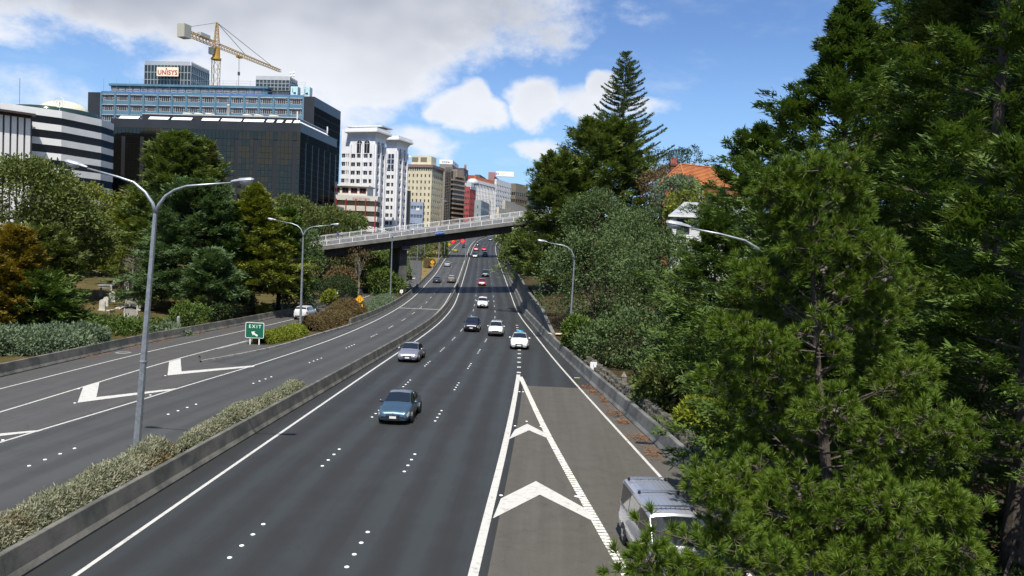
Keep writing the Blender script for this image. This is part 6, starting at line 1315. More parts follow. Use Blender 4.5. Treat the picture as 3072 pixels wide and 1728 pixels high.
    for k in range(60): a = rr.uniform(0, 6.28); z = rr.uniform(1.5, 6.8); L = rr.uniform(.7, 1.)*(3.4-.36*z); e = Vector((L*math.cos(a), L*math.sin(a), z+L*rr.uniform(.1, .7))); mb.tube([(0, 0, z), e*.5+Vector((0, 0, z*.5+.15)), e], [.03, .02, .006], 3, False); [mb.tube([e*f_+Vector((0, 0, z*(1-f_))), e*f_+Vector((rr.uniform(-.6, .6), rr.uniform(-.6, .6), z*(1-f_)+rr.uniform(0, .7)))], [.014, .004], 3, False) for f_ in (.5, .7, .85)]
    dt = empty('dead_tree', b, 0, 'grey dead tree with bare twigs at the cypress edge', 'tree'); mb.build('trunk', mat('dead_grey', (.22, .19, .165), .95), dt)
left_trees()
# ---- ivy under the pine
rg_ = np.random.default_rng(77); n_ = 15000; X_ = rg_.uniform(10.2, 27, n_); Y_ = rg_.uniform(13, 30, n_); P_ = np.stack([X_, Y_, terrain(X_, Y_)+rg_.random(n_)*.22], 1)
V_, F_ = blades(P_, norm(rg_.normal(size=(n_, 3))*.6+np.array([0, -.2, .6])), .16+.14*rg_.random(n_), .12, rg_)
T(addobj('ground_cover', np_mesh('ground_cover', V_, F_, LM['dark'], 4)), 'dark ivy ground cover on the bank under the pine and cypresses', 'ground cover', kind='stuff')
# ---- hedges
def hedge(name, label, fx, ys, w, h, leaf, n, lsz, seed, sprig=.25, dz=.05, hvar=.15):
    rng = np.random.default_rng(seed); y = rng.uniform(ys[0], ys[1], n); a = rng.uniform(-.25, math.pi+.25, n); r = 1+.18*rot_noise(np.stack([y*1.1, a, y*.3], 1), 1.1, seed)+.08*rot_noise(np.stack([y*4, a*3, y], 1), 1., seed+3)
    endf = np.minimum(1, np.minimum(y-ys[0], ys[1]-y)/.8+.25); hh = h*(1+hvar*rot_noise(np.stack([y*.5, y*0, y*0], 1), 1., seed+5))*endf**.5
    x = fx(y)+np.cos(a)*w*r*endf**.3; z = zr(y)+dz+np.maximum(.02, np.sin(a))*hh*r; C = np.stack([x, y, z], 1)
    nr = norm(np.stack([np.cos(a), np.zeros(n), np.sin(a)+.25], 1)); per = 9; D = norm(nr[:, None, :]*.8+rng.normal(size=(n, per, 3))*.65); P = C[:, None, :]+rng.normal(size=(n, per, 3))*.07-nr[:, None, :]*.08
    o = np.array([float(fx(ys[0])), ys[0], 0]); V, F = blades(P.reshape(-1, 3)-o, D.reshape(-1, 3), lsz*(.5+1.*rng.random(n*per)), lsz*.26, rng)
    root = empty(name, o, 0, label, 'hedge'); addobj('foliage', np_mesh('foliage', V, F, LM[leaf], 4), root)
    mb = MB(); rows = []
    for yy in np.linspace(ys[0]+.6, ys[1]-.6, max(3, int((ys[1]-ys[0])/1.5))): rows.append([(float(fx(yy))+math.cos(t)*w*.72-o[0], yy-o[1], float(zr(yy))+dz+max(0, math.sin(t))*h*.72) for t in np.linspace(0, math.pi, 7)])
    mb.grid(rows).build('branch_core', mat('hedge_core', (.03, .028, .018), 1.), root); return root
mid = lambda y: (BT(y)-.58+LR(y)+.62)/2
hedge('median_hedge', 'long dry grey-green hedge planted along the median barrier', mid, (33.2, 47.5), .62, .95, 'hedge', 8000, .13, 201, hvar=.2)
hedge('median_hedge', 'shaggy hedge with rusty tips in front of the tall double lamp', mid, (8, 31.2), .82, 1.15, 'hedge', 13500, .135, 202, hvar=.2)
hedge('lime_hedge', 'clipped lime green hedge behind the EXIT sign', lambda y: KL(y)-1.75, (70.6, 81.2), 1.0, 1.15, 'lime', 3000, .2, 203); 
hedge('russet_hedge', 'russet brown shrub row behind the lamp on the island', lambda y: KL(y)-2.1, (83.4, 97), 1.35, 1.6, 'redb', 4200, .22, 204, hvar=.25)
hedge('russet_hedge', 'tall reddish shrub mound hiding the dark hatchback', lambda y: KL(y)-2.6, (95, 108), 1.7, 2.1, 'redb', 3800, .24, 205, hvar=.25)
hedge('juniper_hedge', 'low feathery juniper bed between merge sign and bridge pier', lambda y: KL(y)-2.1, (108, 134), 1.5, 1.3, 'juni', 4200, .32, 206, hvar=.3)
hedge('lime_hedge', 'strip of low lime ground cover under the merge sign', lambda y: KL(y)-1.1, (105, 124), .45, .5, 'lime', 1300, .2, 207)
hedge('russet_hedge', 'dark low hedge across the verge beyond the pier', lambda y: RN(y)+3.2, (218, 246), 1.5, .7, 'redb', 1500, .35, 208)
hedge('dry_weeds', 'straw coloured weeds round the lamp foot near the pier', lambda y: KL(y)-1.2, (130, 141), .6, .8, 'brown', 700, .3, 209)
hedge('wall_weeds', 'dry weeds between concrete barrier and stone wall', lambda y: RW(y)+.8, (52, 80), .22, .5, 'brown', 1400, .2, 210, hvar=.4)
# ---------------------------------------------------------------- vehicles
CGL = mat('car_glass', (.012, .015, .018), .04, spec=.9, coord='object', coat=.5); CHROME = mat('chrome', (.55, .56, .58), .15, .9, coord='object')
HEADL = mat('headlamp', (.62, .64, .66), .12, .3, coord='object', spec=.9); TAILL = mat('tail_lamp', (.35, .01, .012), .25, coord='object'); PLATE = mat('number_plate', (.75, .75, .73), .5, coord='object'); RIM = mat('alloy_rim', (.38, .39, .40), .3, .7, coord='object')
TRIM = mat('grey_bumper_plastic', (.06, .06, .062), .6, coord='object')
#             y     zb   hw    zs   zt   wt   (front at +y)
ST = dict(
 sedan=([(-2.28, .38, .60, .70, .76, .50), (-2.22, .30, .76, .86, .95, .62), (-2.0, .24, .85, .94, 1.05, .70), (-1.65, .2, .87, .97, 1.09, .72), (-.75, .18, .88, .95, 1.43, .56), (-.15, .18, .88, .94, 1.475, .575), (.35, .18, .88, .93, 1.44, .565), (1.08, .18, .88, .92, 1.0, .72), (1.65, .2, .87, .83, .91, .68), (2.05, .22, .82, .71, .79, .64), (2.22, .26, .74, .60, .67, .58), (2.28, .36, .62, .48, .54, .5)], -1.66, -.72, .33, 1.06, 1.32, -1.32, .32),
 hatch=([(-1.98, .4, .6, .75, .85, .5), (-1.92, .3, .76, .92, 1.05, .6), (-1.75, .22, .83, .98, 1.15, .66), (-1.3, .2, .85, .98, 1.44, .56), (-.5, .18, .85, .96, 1.52, .57), (.25, .18, .85, .95, 1.48, .56), (1.0, .18, .85, .93, 1.02, .70), (1.5, .2, .84, .86, .93, .66), (1.82, .24, .78, .72, .80, .6), (1.95, .3, .66, .56, .62, .52)], -1.78, -1.28, .24, .98, 1.2, -1.2, .31),
 suv=([(-2.32, .45, .66, .9, 1.0, .56), (-2.26, .36, .82, 1.08, 1.2, .66), (-2.1, .3, .9, 1.14, 1.34, .70), (-1.75, .28, .92, 1.14, 1.66, .62), (-.6, .26, .92, 1.1, 1.74, .64), (.35, .26, .92, 1.08, 1.70, .63), (1.1, .26, .92, 1.06, 1.16, .78), (1.7, .28, .91, 1.0, 1.08, .75), (2.08, .3, .86, .88, .98, .7), (2.24, .36, .76, .72, .82, .62), (2.3, .44, .64, .6, .68, .54)], -2.1, -1.74, .34, 1.08, 1.36, -1.34, .36),
 van=([(-2.35, .4, .78, 1.0, 1.55, .70), (-2.32, .3, .83, 1.05, 1.90, .70), (-2.1, .26, .85, 1.1, 1.97, .72), (-.6, .24, .85, 1.1, 1.99, .73), (.9, .24, .85, 1.08, 1.97, .72), (1.25, .24, .85, 1.06, 1.90, .70), (1.95, .24, .85, .98, 1.14, .76), (2.2, .26, .83, .86, .96, .74), (2.33, .32, .76, .62, .72, .68), (2.37, .4, .68, .52, .58, .6)], -2.35, -2.25, 1.28, 1.96, 1.3, -1.4, .32),
 ute=([(-2.5, .5, .7, .95, 1.02, .6), (-2.46, .42, .86, 1.05, 1.3, .7), (-2.3, .36, .9, 1.08, 1.66, .68), (-.8, .32, .91, 1.08, 1.72, .68), (.0, .3, .91, 1.06, 1.70, .64), (.55, .3, .91, 1.05, 1.66, .62), (1.25, .3, .91, 1.04, 1.14, .78), (1.9, .32, .9, 1.0, 1.07, .76), (2.3, .34, .86, .86, .96, .7), (2.46, .4, .78, .7, .8, .62), (2.5, .48, .66, .58, .66, .55)], -2.4, -2.34, .54, 1.24, 1.5, -1.5, .37))
def car(kind, loc, ang, colr, label, metal=.35, sub=None, roofrack=False, rear=False, group=None, name=None, cat='car', sc=1., barred=False):
    st, yr0, yr1, yw1, yw0, wf, wr_, rad = ST[kind]; st = np.array(st); ys = st[:, 0]; root = empty(name or {'sedan': 'sedan_car', 'hatch': 'hatchback_car', 'suv': 'suv_car', 'van': 'passenger_van', 'ute': 'pickup_truck'}[kind], loc, ang, label, cat, group); root.scale = (sc, sc, sc)
    BP = mat('car_paint_%02d%02d%02d' % tuple(int(c*99) for c in colr), colr, .3, metal, coat=.8, coord='object')
    def half(y):
        zb, hw, zs, zt, wt = [np.interp(y, ys, st[:, k]) for k in range(1, 6)]
        return [(0, zb), (hw*.84, zb), (hw*.965, zb+.10), (hw, zb+(zs-zb)*.42), (hw*.985, zs-.07), (hw*.945, zs), (wt+(hw*.945-wt)*.07, zt-.07*(zt-zs)), (wt*.84, zt-.012), (0, zt+.018)]
    def S_(y, r, sgn=1, off_=0.):
        h = half(y); r = max(0, min(8, r)); i = min(7, int(r)); f = r-i; x = h[i][0]*(1-f)+h[i+1][0]*f; z = h[i][1]*(1-f)+h[i+1][1]*f
        if off_:
            h2 = half(y+.03); h1 = half(y-.03); g = lambda hh: (hh[i][0]*(1-f)+hh[i+1][0]*f, hh[i][1]*(1-f)+hh[i+1][1]*f)
            ty = Vector((g(h2)[0]-g(h1)[0], .06, g(h2)[1]-g(h1)[1])); tr = Vector((h[i+1][0]-h[i][0], 0, h[i+1][1]-h[i][1])); n = tr.cross(ty); n.normalize(); 
            if n.x*1+n.z*(1 if r > 4 else 0) < 0: n = -n
            x += n.x*off_; y += n.y*off_; z += n.z*off_
        return (sgn*x, y, z)
    yy = sorted(set(list(ys)+list(np.linspace(ys[0], ys[-1], 34)))); mb = MB(); rows = []
    for y in yy:
        h = half(y); rg = [(x, y, z) for x, z in h]+[(-x, y, z) for x, z in h[-2:0:-1]]; rows.append(rg+[rg[0]])
    mb.grid(rows); n = 17; mb.f.append(tuple(range(16))); mb.mi.append(0); b = (len(rows)-1)*n; mb.f.append(tuple(range(b, b+16))); mb.mi.append(0)
    body = mb.build('body', BP, root); bm = bmesh.new(); bm.from_mesh(body.data); bmesh.ops.remove_doubles(bm, verts=bm.verts, dist=1e-4); bmesh.ops.recalc_face_normals(bm, faces=bm.faces); bm.to_mesh(body.data); bm.free(); auto_smooth(body, 32)
    def patch(nm, m, ya, yb, ra, rb, par=root, off_=.012, sides=(1, -1), nu=6, nv=4):
        for s in sides: MB().grid([[S_(y, r, s, off_) for r in np.linspace(ra, rb, nv)] for y in np.linspace(ya, yb, nu)]).build(nm, m, par, True)
    def across(nm, m, ya, yb, ra, par=root, off_=.012):
        rr = [(r, 1) for r in np.linspace(ra, 8, 5)]+[(r, -1) for r in np.linspace(8, ra, 5)][1:]
        return MB().grid([[S_(y, r, s, off_) for r, s in rr] for y in np.linspace(ya, yb, 7)]).build(nm, m, par, True)
    across('windscreen', CGL, yw1+.03, yw0-.05, 6.12); across('rear_window', CGL, yr0+(.12 if kind in ('sedan',) else .04), yr1-.06, 6.15)
    if kind == 'van': spl = [(-2.15, -1.0), (-.92, .25), (.33, 1.25)]
    elif kind == 'ute': spl = [(-2.2, -.95), (-.75, .05), (.12, 1.0)]
    else: a = yr0+(.45 if kind == 'sedan' else .25); bb = yw0-.15; c = (a+bb)/2-.05; spl = [(a, c-.04), (c+.04, bb)]
    for ya, yb in spl: patch('side_window', CGL, ya, yb, 5.1, 5.86)
    L = ys[-1]; Rr = ys[0]
    patch('headlamp', HEADL, L-.36, L-.07, 3.35, 4.75, body, .012); patch('tail_lamp', TAILL, Rr+.05, Rr+.24, 3.5, 4.8, body, .012)
    zsn = np.interp(L-.1, ys, st[:, 3]); zbn = np.interp(L-.06, ys, st[:, 1]); hwn = st[-1, 2]
    gz_ = zsn-.09; hgt = .10 if kind in ('sedan', 'hatch') else .16
    gr = MB().box((0, L-.03, gz_), (hwn*1.15, .10, hgt)).build('grille', BLACKM, body); MB().box((0, L+.025, gz_), (hwn*1.0, .012, .02)).build('chrome_strip', CHROME, gr)
    if barred: MB().box((0, L-.05, zbn+.14), (hwn*2.3, .18, .26)).build('bumper', TRIM, body)
    MB().box((0, L-.03, zbn+.06), (hwn*1.3, .10, .12)).build('air_intake', BLACKM, body); MB().box((0, L+.02, zbn+.17), (.36, .03, .12)).build('number_plate', PLATE, body)
    MB().box((0, Rr-.012, .72 if kind != 'sedan' else .62), (.36, .03, .12)).build('number_plate', PLATE, body); MB().box((0, Rr+.03, st[0, 1]+.02), (1.3, .12, .2)).build('rear_bumper', TRIM if kind in ('suv', 'ute') else BP, body)
    tyre = MB().lathe([(rad*.62, -.095), (rad*.97, -.10), (rad, -.07), (rad, .07), (rad*.97, .10), (rad*.62, .095)], 20, axis='X').mesh('wheel', RUBBER, True)
    rm = MB(); rm.lathe([(rad*.64, -.085), (rad*.66, -.08), (rad*.66, .08), (rad*.64, .085)], 16, axis='X')
    for k in range(5): a = 2*math.pi*k/5; rm.bar((.09, 0, 0), (.085, rad*.6*math.cos(a), rad*.6*math.sin(a)), .03, .07); rm.bar((-.09, 0, 0), (-.085, rad*.6*math.cos(a), rad*.6*math.sin(a)), .03, .07)
    rim_me = rm.mesh('rim', RIM)
    for y in (wf, wr_):
        hw = float(np.interp(y, ys, st[:, 2]))
        for s in (1, -1):
            MB().lathe([(rad*1.17, -.10), (rad*1.17, .012), (0, .012)], 20, (s*(hw-.01), y, rad), 'X').build('wheel_arch', BLACKM, body)
            w = addobj('wheel', tyre, root, (s*(hw-.075), y, rad)); addobj('rim', rim_me, w)
    zsm = float(np.interp(yw0-.2, ys, st[:, 3])); hwm = float(np.interp(yw0-.2, ys, st[:, 2]))
    for s in (1, -1):
        q = MB(); q.lathe([(0, -.11), (.07, -.10), (.10, -.03), (.10, .05), (.05, .1), (0, .11)], 10, axis='X'); q.v = [(x*.8+s*(hwm+.09), y*.7+yw0-.28, z*.85+zsm+.10) for x, y, z in q.v]; o = q.build('wing_mirror', BP if kind != 'van' else BLACKM, body, True); MB().bar((s*(hwm-.05), yw0-.28, zsm+.02), (s*(hwm+.1), yw0-.28, zsm+.07), .05).build('mirror_stalk', BLACKM, o)
    ztop = st[:, 4].max()
    if roofrack:
        for y in np.linspace(yr1+.35, yw1-.25, 3): MB().box((0, y, ztop+.075), (1.35, .05, .035)).build('roof_bar', CHROME if kind == 'van' else BLACKM, root); [MB().box((s*.62, y, ztop+.03), (.06, .14, .09)).build('bar_foot', BLACKM, root) for s in (1, -1)]
    return root
def ad(f, y, s=1.): return -math.atan2(float(f(y+2)-f(y-2))*s, 4.)
def oncoming(kind, fx, fy, colr, label, f=L1, **k):
    L = ST[kind][0][-1][0]; y = fy+L; dx = float(f(y+1)-f(y-1))/2; sl = math.atan(float(zr(y+1)-zr(y-1))/2)
    o = car(kind, (fx+dx*L, y, float(zr(y))+.006), math.pi-math.atan(dx), colr, label, **k); o.rotation_euler = (-sl, 0, math.pi-math.atan(dx)); return o
def leaving(kind, fx, fy, colr, label, f=LL, **k):
    L = -ST[kind][0][0][0]; y = fy+L; dx = float(f(y+1)-f(y-1))/2; sl = math.atan(float(zr(y+1)-zr(y-1))/2)
    o = car(kind, (fx+dx*L, y, float(zr(y))+.006), -math.atan(dx), colr, label, **k); o.rotation_euler = (sl, 0, -math.atan(dx)); return o
bluecar = oncoming('sedan', -6.05, 40.6, (.075, .13, .18), 'steel blue sedan driving in the middle of the northbound lanes', metal=.55)
mb = MB(); 
for a in (90, 210, 330): c = (math.cos(R(a))*.035, math.sin(R(a))*.035); mb.add([(c[0]*0, 2.325, .62+c[1]*0), (c[0]+c[1]*.5, 2.325, .62+c[1]-c[0]*.5), (c[0]*2, 2.325, .62+c[1]*2), (c[0]-c[1]*.5, 2.325, .62+c[1]+c[0]*.5)], [(0, 1, 2, 3)])
mb.build('badge', CHROME, [c for c in bluecar.children if c.name.startswith('body')][0])
oncoming('sedan', -8.5, 63.8, (.36, .36, .39), 'silver sedan hugging the median barrier lane', metal=.6)
oncoming('suv', -4.68, 91.6, (.012, .013, .018), 'black crossover with lit orange headlamps beside the white work ute', metal=.2, sc=.97)
oncoming('ute', -1.7, 87.7, (.72, .72, .70), 'white work ute with canopy, roof rack and grey bumper', metal=0., roofrack=True, barred=True, sc=.95)
taxi = oncoming('sedan', .95, 76.3, (.76, .76, .75), 'white taxi sedan with blue roof sign', metal=0., sc=1.03)
q = MB().lathe([(0, 0), (.36, .0), (.40, .07), (.30, .17), (0, .2)], 18); q.v = [(x, y*.45-.1, z+1.49) for x, y, z in q.v]; q.build('roof_sign', mat('taxi_blue', (.01, .25, .42), .35, coord='object'), taxi, True)
oncoming('ute', -4.8, 127.8, (.78, .78, .77), 'white pickup truck approaching out of the bridge shadow', metal=0.)
oncoming('hatch', -6.95, 176.2, (.50, .012, .03), 'red hatchback just beyond the near bridge shadow', metal=.1)
oncoming('suv', -7.1, 200., (.03, .033, .04), 'dark grey SUV following the red hatchback')
oncoming('sedan', -13.5, 269.7, (.36, .37, .38), 'small silver coupe in the far bridge shadow')
oncoming('suv', -10.2, 276.5, (.018, .02, .024), 'black boxy four wheel drive in the far bridge shadow')
oncoming('hatch', -15.05, 307.5, (.52, .015, .035), 'bright red car with white stripe near the bend'); oncoming('sedan', -11.95, 309.5, (.50, .015, .03), 'low red sports car in the middle far lane')
oncoming('sedan', -15.9, 336.5, (.025, .028, .034), 'dark sedan behind the two red cars'); oncoming('sedan', -11.9, 388., (.12, .16, .22), 'tiny blue-grey car emerging round the bend')
leaving('sedan', -17.55, 178., (.05, .062, .078), 'dark blue-grey sedan leaving in the left lane', ); leaving('suv', -14.3, 179.5, (.27, .25, .22), 'champagne SUV leaving beside the dark sedan', metal=.5)
leaving('sedan', -19.45, 227., (.45, .46, .47), 'silver-white sedan driving away under the bridge', metal=.4); leaving('sedan', -22.2, 293., (.42, .36, .03), 'yellow-green coupe driving away beyond the far shadow'); leaving('sedan', -20.75, 322., (.014, .014, .016), 'black car far up the southbound lanes')
leaving('suv', -26.85, 97.6, (.66, .66, .64), 'white SUV on the exit ramp behind the lamp column', RL, metal=.1, roofrack=False); leaving('hatch', -26.4, 117., (.025, .027, .035), 'dark hatchback on the exit ramp behind the russet shrubs', RL)
van = car('van', (4.95, 23.6, .014), math.pi+.075, (.43, .44, .48), 'silver passenger van with three roof bars beside the pine', .55, roofrack=True, cat='van')
for k in range(9): MB().box((-.56+.14*k, -.45, 1.995-.0012*(k-4)**2*1.5), (.025, 3.0, .02)).build('roof_rib', MATS['car_paint_424347'], van)
MB().box((.36, 1.78, 1.30), (.10, .012, .12), M=Matrix.Rotation(R(-42), 3, 'X')).build('sticker', PLATE, van)
# parked car among the cemetery trees
# ---------------------------------------------------------------- houses on the right bank
def house_tiled():
    TILE = mat('orange_clay_tile', (.52, .19, .06), .8, col2=(.40, .13, .045), nscale=1.2, bump=.3, bscale=20, fine=.3); BRK = mat('orange_brick', (.33, .105, .045), .85, col2=(.24, .075, .035), nscale=3., bump=.4, bscale=16)
    Y = 104; e = at(2058, 550, Y); g0 = gz(e.x, Y); base = g0-1.; ze = e.z-base; rz = at(2057, 499, Y+3).z-base
    root = empty('tiled_house', (e.x, Y, base), 0, 'orange brick house with orange tiled hip roof and chimney', 'house'); dl = v2(152); dr = v2(26); wl = 3.6; wr = 11.
    # plan corners of the eaves: near corner at origin, left and right ends
    A, B, C = dl*wl, Vector(), dr*wr; D = A+C; rd1 = (A+B)/2+dr*2.4+dl*0; rd2 = rd1+dr*6.2; U = lambda p, z: Vector((p.x, p.y, z))
    r1, r2 = U((A*.55+dr*1.3), rz), U((A*.55+dr*8.6), rz); e_ = [U(A, ze), U(B, ze), U(C, ze), U(D, ze)]
    MB().prism([(p.x, p.y) for p in [A*.93+C*.04, A*.05+C*.04, A*.05+C*.95, A*.93+C*.95]], 0, ze+.1).build('wall', BRK, root)
    def slope(bl, br, tl, tr, n=13):
        par = None
        for k in range(n):
            f0, f1 = k/n, (k+1)/n; a, b = bl.lerp(tl, f0), br.lerp(tr, f0); c, d = br.lerp(tr, f1), bl.lerp(tl, f1); nrm = (b-a).cross(d-a).normalized(); nrm = nrm if nrm.z > 0 else -nrm
            MB().add([a+nrm*.10, b+nrm*.10, c+nrm*.02, d+nrm*.02, a, b], [(0, 1, 2, 3), (0, 4, 5, 1)]).build('tile_course', TILE, root, fix=False)
    slope(e_[0], e_[1], r1, r1); slope(e_[1], e_[2], r1, r2); slope(e_[2], e_[3], r2, r2); slope(e_[3], e_[0], r2, r1)
    for a, b in ((e_[1], r1), (r1, r2), (e_[0], r1)): MB().tube([a+Vector((0, 0, .1)), b+Vector((0, 0, .1))], .13, 6).build('ridge_tile', TILE, root)
    MB().prism([(p.x, p.y) for p in [A, B, C, D]], ze-.14, ze-.02).build('eaves', mat('dark_eaves', (.08, .05, .035), .8), root)
    u = dr; n = Vector((u.y, -u.x, 0)); ang = math.atan2(u.y, u.x); c = A*.05+C*.04+u*2.1
    addobj('window', winmesh(1.25, 1.9, GL_DARK, WHITE, .08, 2, 1), root, U(c, ze-1.25)+n*.02, (0, 0, ang)); MB().box((0, -.06, 0), (1.5, .2, .1)).build('sill', WHITE, root, loc=U(c, ze-2.28)+n*.02, rot=(0, 0, ang))
    addobj('window', winmesh(1.25, 1.9, GL_DARK, WHITE, .08, 2, 1), root, U(c+u*4, ze-1.25)+n*.02, (0, 0, ang))
    ch = at(2021, 490, Y+6)-Vector((e.x, Y, base)); CB = mat('chimney_brick', (.17, .06, .04), .9, col2=(.11, .045, .032), nscale=4., bump=.5, bscale=14)
    k = MB().box((ch.x, ch.y, ch.z-2.2), (.95, .95, 4.0)).box((ch.x, ch.y, ch.z-.25), (1.12, 1.12, .3)).build('chimney', CB, root)
    for i in (-.3, 0, .3): MB().lathe([(.13, 0), (.11, .8), (.15, .84), (.15, .92)], 8, (ch.x+i, ch.y, ch.z-.1)).build('chimney_pot', mat('red_pot', (.45, .09, .06), .7, coord='object'), k)
house_tiled()
def house_white():
    Y = 84; e = at(2012, 646, Y); g0 = gz(e.x, Y); base = g0-2; ze = e.z-base; root = empty('weatherboard_house', (e.x, Y, base), R(-10), 'white weatherboard house with pale grey metal hip roof', 'house'); RF = mat('pale_grey_roof', (.32, .335, .35), .45, col2=(.29, .305, .32), nscale=.3); w, d, h = 9.5, 6., at(2050, 607, Y+3.).z-e.z
    e_ = [Vector((-.2, -.3, ze)), Vector((w, -.3, ze)), Vector((w, d, ze)), Vector((-.2, d, ze))]; r1, r2 = Vector((1.5, d*.45, ze+h)), Vector((w-1.5, d*.45, ze+h))
    for p in ((e_[0], e_[1], r2, r1), (e_[1], e_[2], r2), (e_[2], e_[3], r1, r2), (e_[3], e_[0], r1)): MB().add([Vector(q) for q in p], [tuple(range(len(p)))]).build('roof_plane', RF, root)
    MB().bx(-.25, w+.05, -.38, -.26, ze-.16, ze+.03).build('gutter', WHITE, root)
    WB = mat('weatherboard_white', (.70, .70, .69), .6); MB().bx(.3, w-.4, .3, d-.4, 0, ze-.02).build('wall', WB, root)
    for k in range(22): MB().bx(.28, w-.38, .26, .31, ze-.2*(k+1), ze-.2*k-.03).build('weatherboard', WB, root)
    for x in (.9, 3.4, 5.6): addobj('window', winmesh(1.4, 1.5, GL_DARK, DARKST, .09, 2, 1), root, (x+.5, .27, ze-1.1))
house_white()
c = at(2110, 628, 78); cb = empty('cabbage_tree', (c.x, 78, gz(c.x, 78)), 0, 'spiky cabbage tree in front of the grey roof', 'tree'); hz_ = c.z-gz(c.x, 78); MB().tube([(0, 0, 0), (.1, 0, hz_*.6), (0, 0, hz_)], [.16, .12, .1], 6).build('trunk', BARK, cb)
rg = np.random.default_rng(5); Dv = norm(rg.normal(size=(170, 3))+np.array([0, 0, .3])); V, F = blades(np.tile([[0, 0, hz_]], (170, 1))+Dv*.1, Dv, .75+.25*rg.random(170), .07, rg); addobj('crown', np_mesh('crown', V, F, LM['bush'], 4), cb)
# ---------------------------------------------------------------- cemetery
def hit(px, py):
    r = ray(px, py)
    for t in np.arange(20, 400, .2):
        p = r*t
        if CAMH+p[2] < gz(p[0], p[1]): return Vector((p[0], p[1], gz(p[0], p[1])))
    return Vector((r[0]*100, r[1]*100, 0))
Z6 = lambda x, y: (180+x/3.3026, 700+y/3.3026)
STN = mat('pale_gravestone', (.52, .50, .43), .85, col2=(.36, .35, .29), nscale=1.5, bump=.3, bscale=12); STG = mat('grey_gravestone', (.27, .27, .25), .9, col2=(.18, .18, .16), nscale=1.5)
def headstone(x, y, hpx, wpx, label, m=STN, kind='arch'):
    p = hit(*Z6(x, y)); sc = p.y/2304/3.3026; h, w = hpx*sc, wpx*sc; root = empty('headstone', p, random.uniform(-.15, .15), label, 'headstone')
    if kind == 'arch':
        pts = [(-w/2, 0), (w/2, 0)]+[(w/2*math.cos(t), h-w/2+w/2*math.sin(t)) for t in np.linspace(0, math.pi, 11)]; flat(pts, -.08, .08, 'slab', m, root); MB().bx(-w*.62, w*.62, -.18, .2, -.1, .12).build('plinth', m, root)
    elif kind == 'pillar': MB().box((0, 0, h*.1), (w*1.4, w*1.4, h*.2)).build('plinth', m, root); MB().add([(-w/2, -w/2, h*.2), (w/2, -w/2, h*.2), (w/2, w/2, h*.2), (-w/2, w/2, h*.2), (-w*.4, -w*.4, h*.9), (w*.4, -w*.4, h*.9), (w*.4, w*.4, h*.9), (-w*.4, w*.4, h*.9), (0, 0, h)], [(0, 1, 5, 4), (1, 2, 6, 5), (2, 3, 7, 6), (3, 0, 4, 7), (4, 5, 8), (5, 6, 8), (6, 7, 8), (7, 4, 8)]).build('shaft', m, root)
    elif kind == 'tomb': MB().bx(-w/2, w/2, -.5, .5, 0, h*.7).build('base', m, root); MB().add([(-w*.58, -.55, h*.7), (w*.58, -.55, h*.7), (w*.58, .55, h*.7), (-w*.58, .55, h*.7), (0, -.55, h), (0, .55, h)], [(0, 1, 4), (2, 3, 5), (1, 2, 5, 4), (3, 0, 4, 5)]).build('pediment', m, root)
    elif kind == 'slab': MB().bx(-w/2, w/2, -.5, .5, 0, h*.6).build('base', m, root); MB().bx(-w*.55, w*.55, -.58, .58, h*.6, h).build('capstone', m, root)
    elif kind == 'fallen':
        for i in range(3): MB().box((.1*i, i*.9-.9, .12+.1*i), (w*.9, .75, .12), M=Matrix.Rotation(R(14-9*i), 3, 'X') @ Matrix.Rotation(R(9*i-8), 3, 'Z')).build('broken_slab', m, root)
for a in ((418, 768, 112, 60, 'tall arched white headstone nearest the dark bush'), (455, 722, 92, 54, 'arched white headstone leaning behind the front one'), (517, 678, 104, 56, 'large arched white headstone on the grass mound'), (782, 767, 60, 44, 'small arched headstone right of the path'), (537, 532, 66, 26, 'pointed pillar headstone by the shaded wall', STN, 'pillar'), (508, 566, 56, 18, 'slim pillar with knobbed top', STN, 'pillar'), (405, 628, 96, 18, 'thin tall stone pillar beside the shadows', STG, 'pillar'), (673, 565, 92, 46, 'pedimented stone tomb at the head of the path', STN, 'tomb'), (465, 545, 36, 130, 'long grey chest tomb in the shade', STG, 'slab'), (620, 745, 20, 70, 'broken white slabs lying beside the path', STN, 'fallen'), (593, 643, 20, 48, 'small white wedge stone', STN, 'tomb'), (502, 785, 26, 36, 'square white stone block', STN, 'slab'), (790, 690, 26, 50, 'grey chest tomb right of the path', STG, 'slab')): headstone(*a)
ctr = [hit(*Z6(x, y)) for x, y in ((712, 870), (700, 800), (703, 740), (712, 680), (718, 630), (715, 590))]; mb = MB(); rows = []
for p in ctr: rows.append([(p.x-.75, p.y, gz(p.x-.75, p.y)+.05), (p.x, p.y, gz(p.x, p.y)+.07), (p.x+.75, p.y, gz(p.x+.75, p.y)+.05)])
po = T(mb.grid(rows).build('cemetery_path', mat('path_asphalt', (.20, .19, .165), .9, col2=(.15, .14, .12), nscale=1.5), fix=False), 'grey path climbing between the headstones', 'path', kind='structure')
for s in (0, 2):
    mb = MB(); e = [Vector(r[s])+Vector((0, 0, .02)) for r in rows]
    for a, b in zip(e[:-1], e[1:]): mb.bar(a, b, .14, .16)
    mb.build('edging', CONC, po)
fp = empty('concrete_post', hit(*Z6(1172, 962)), 0, 'round concrete post behind the ramp barrier', 'post'); MB().lathe([(.17, 0), (.17, 1.3), (.13, 1.42), (0, 1.45)], 12).build('shaft', CONC, fp)
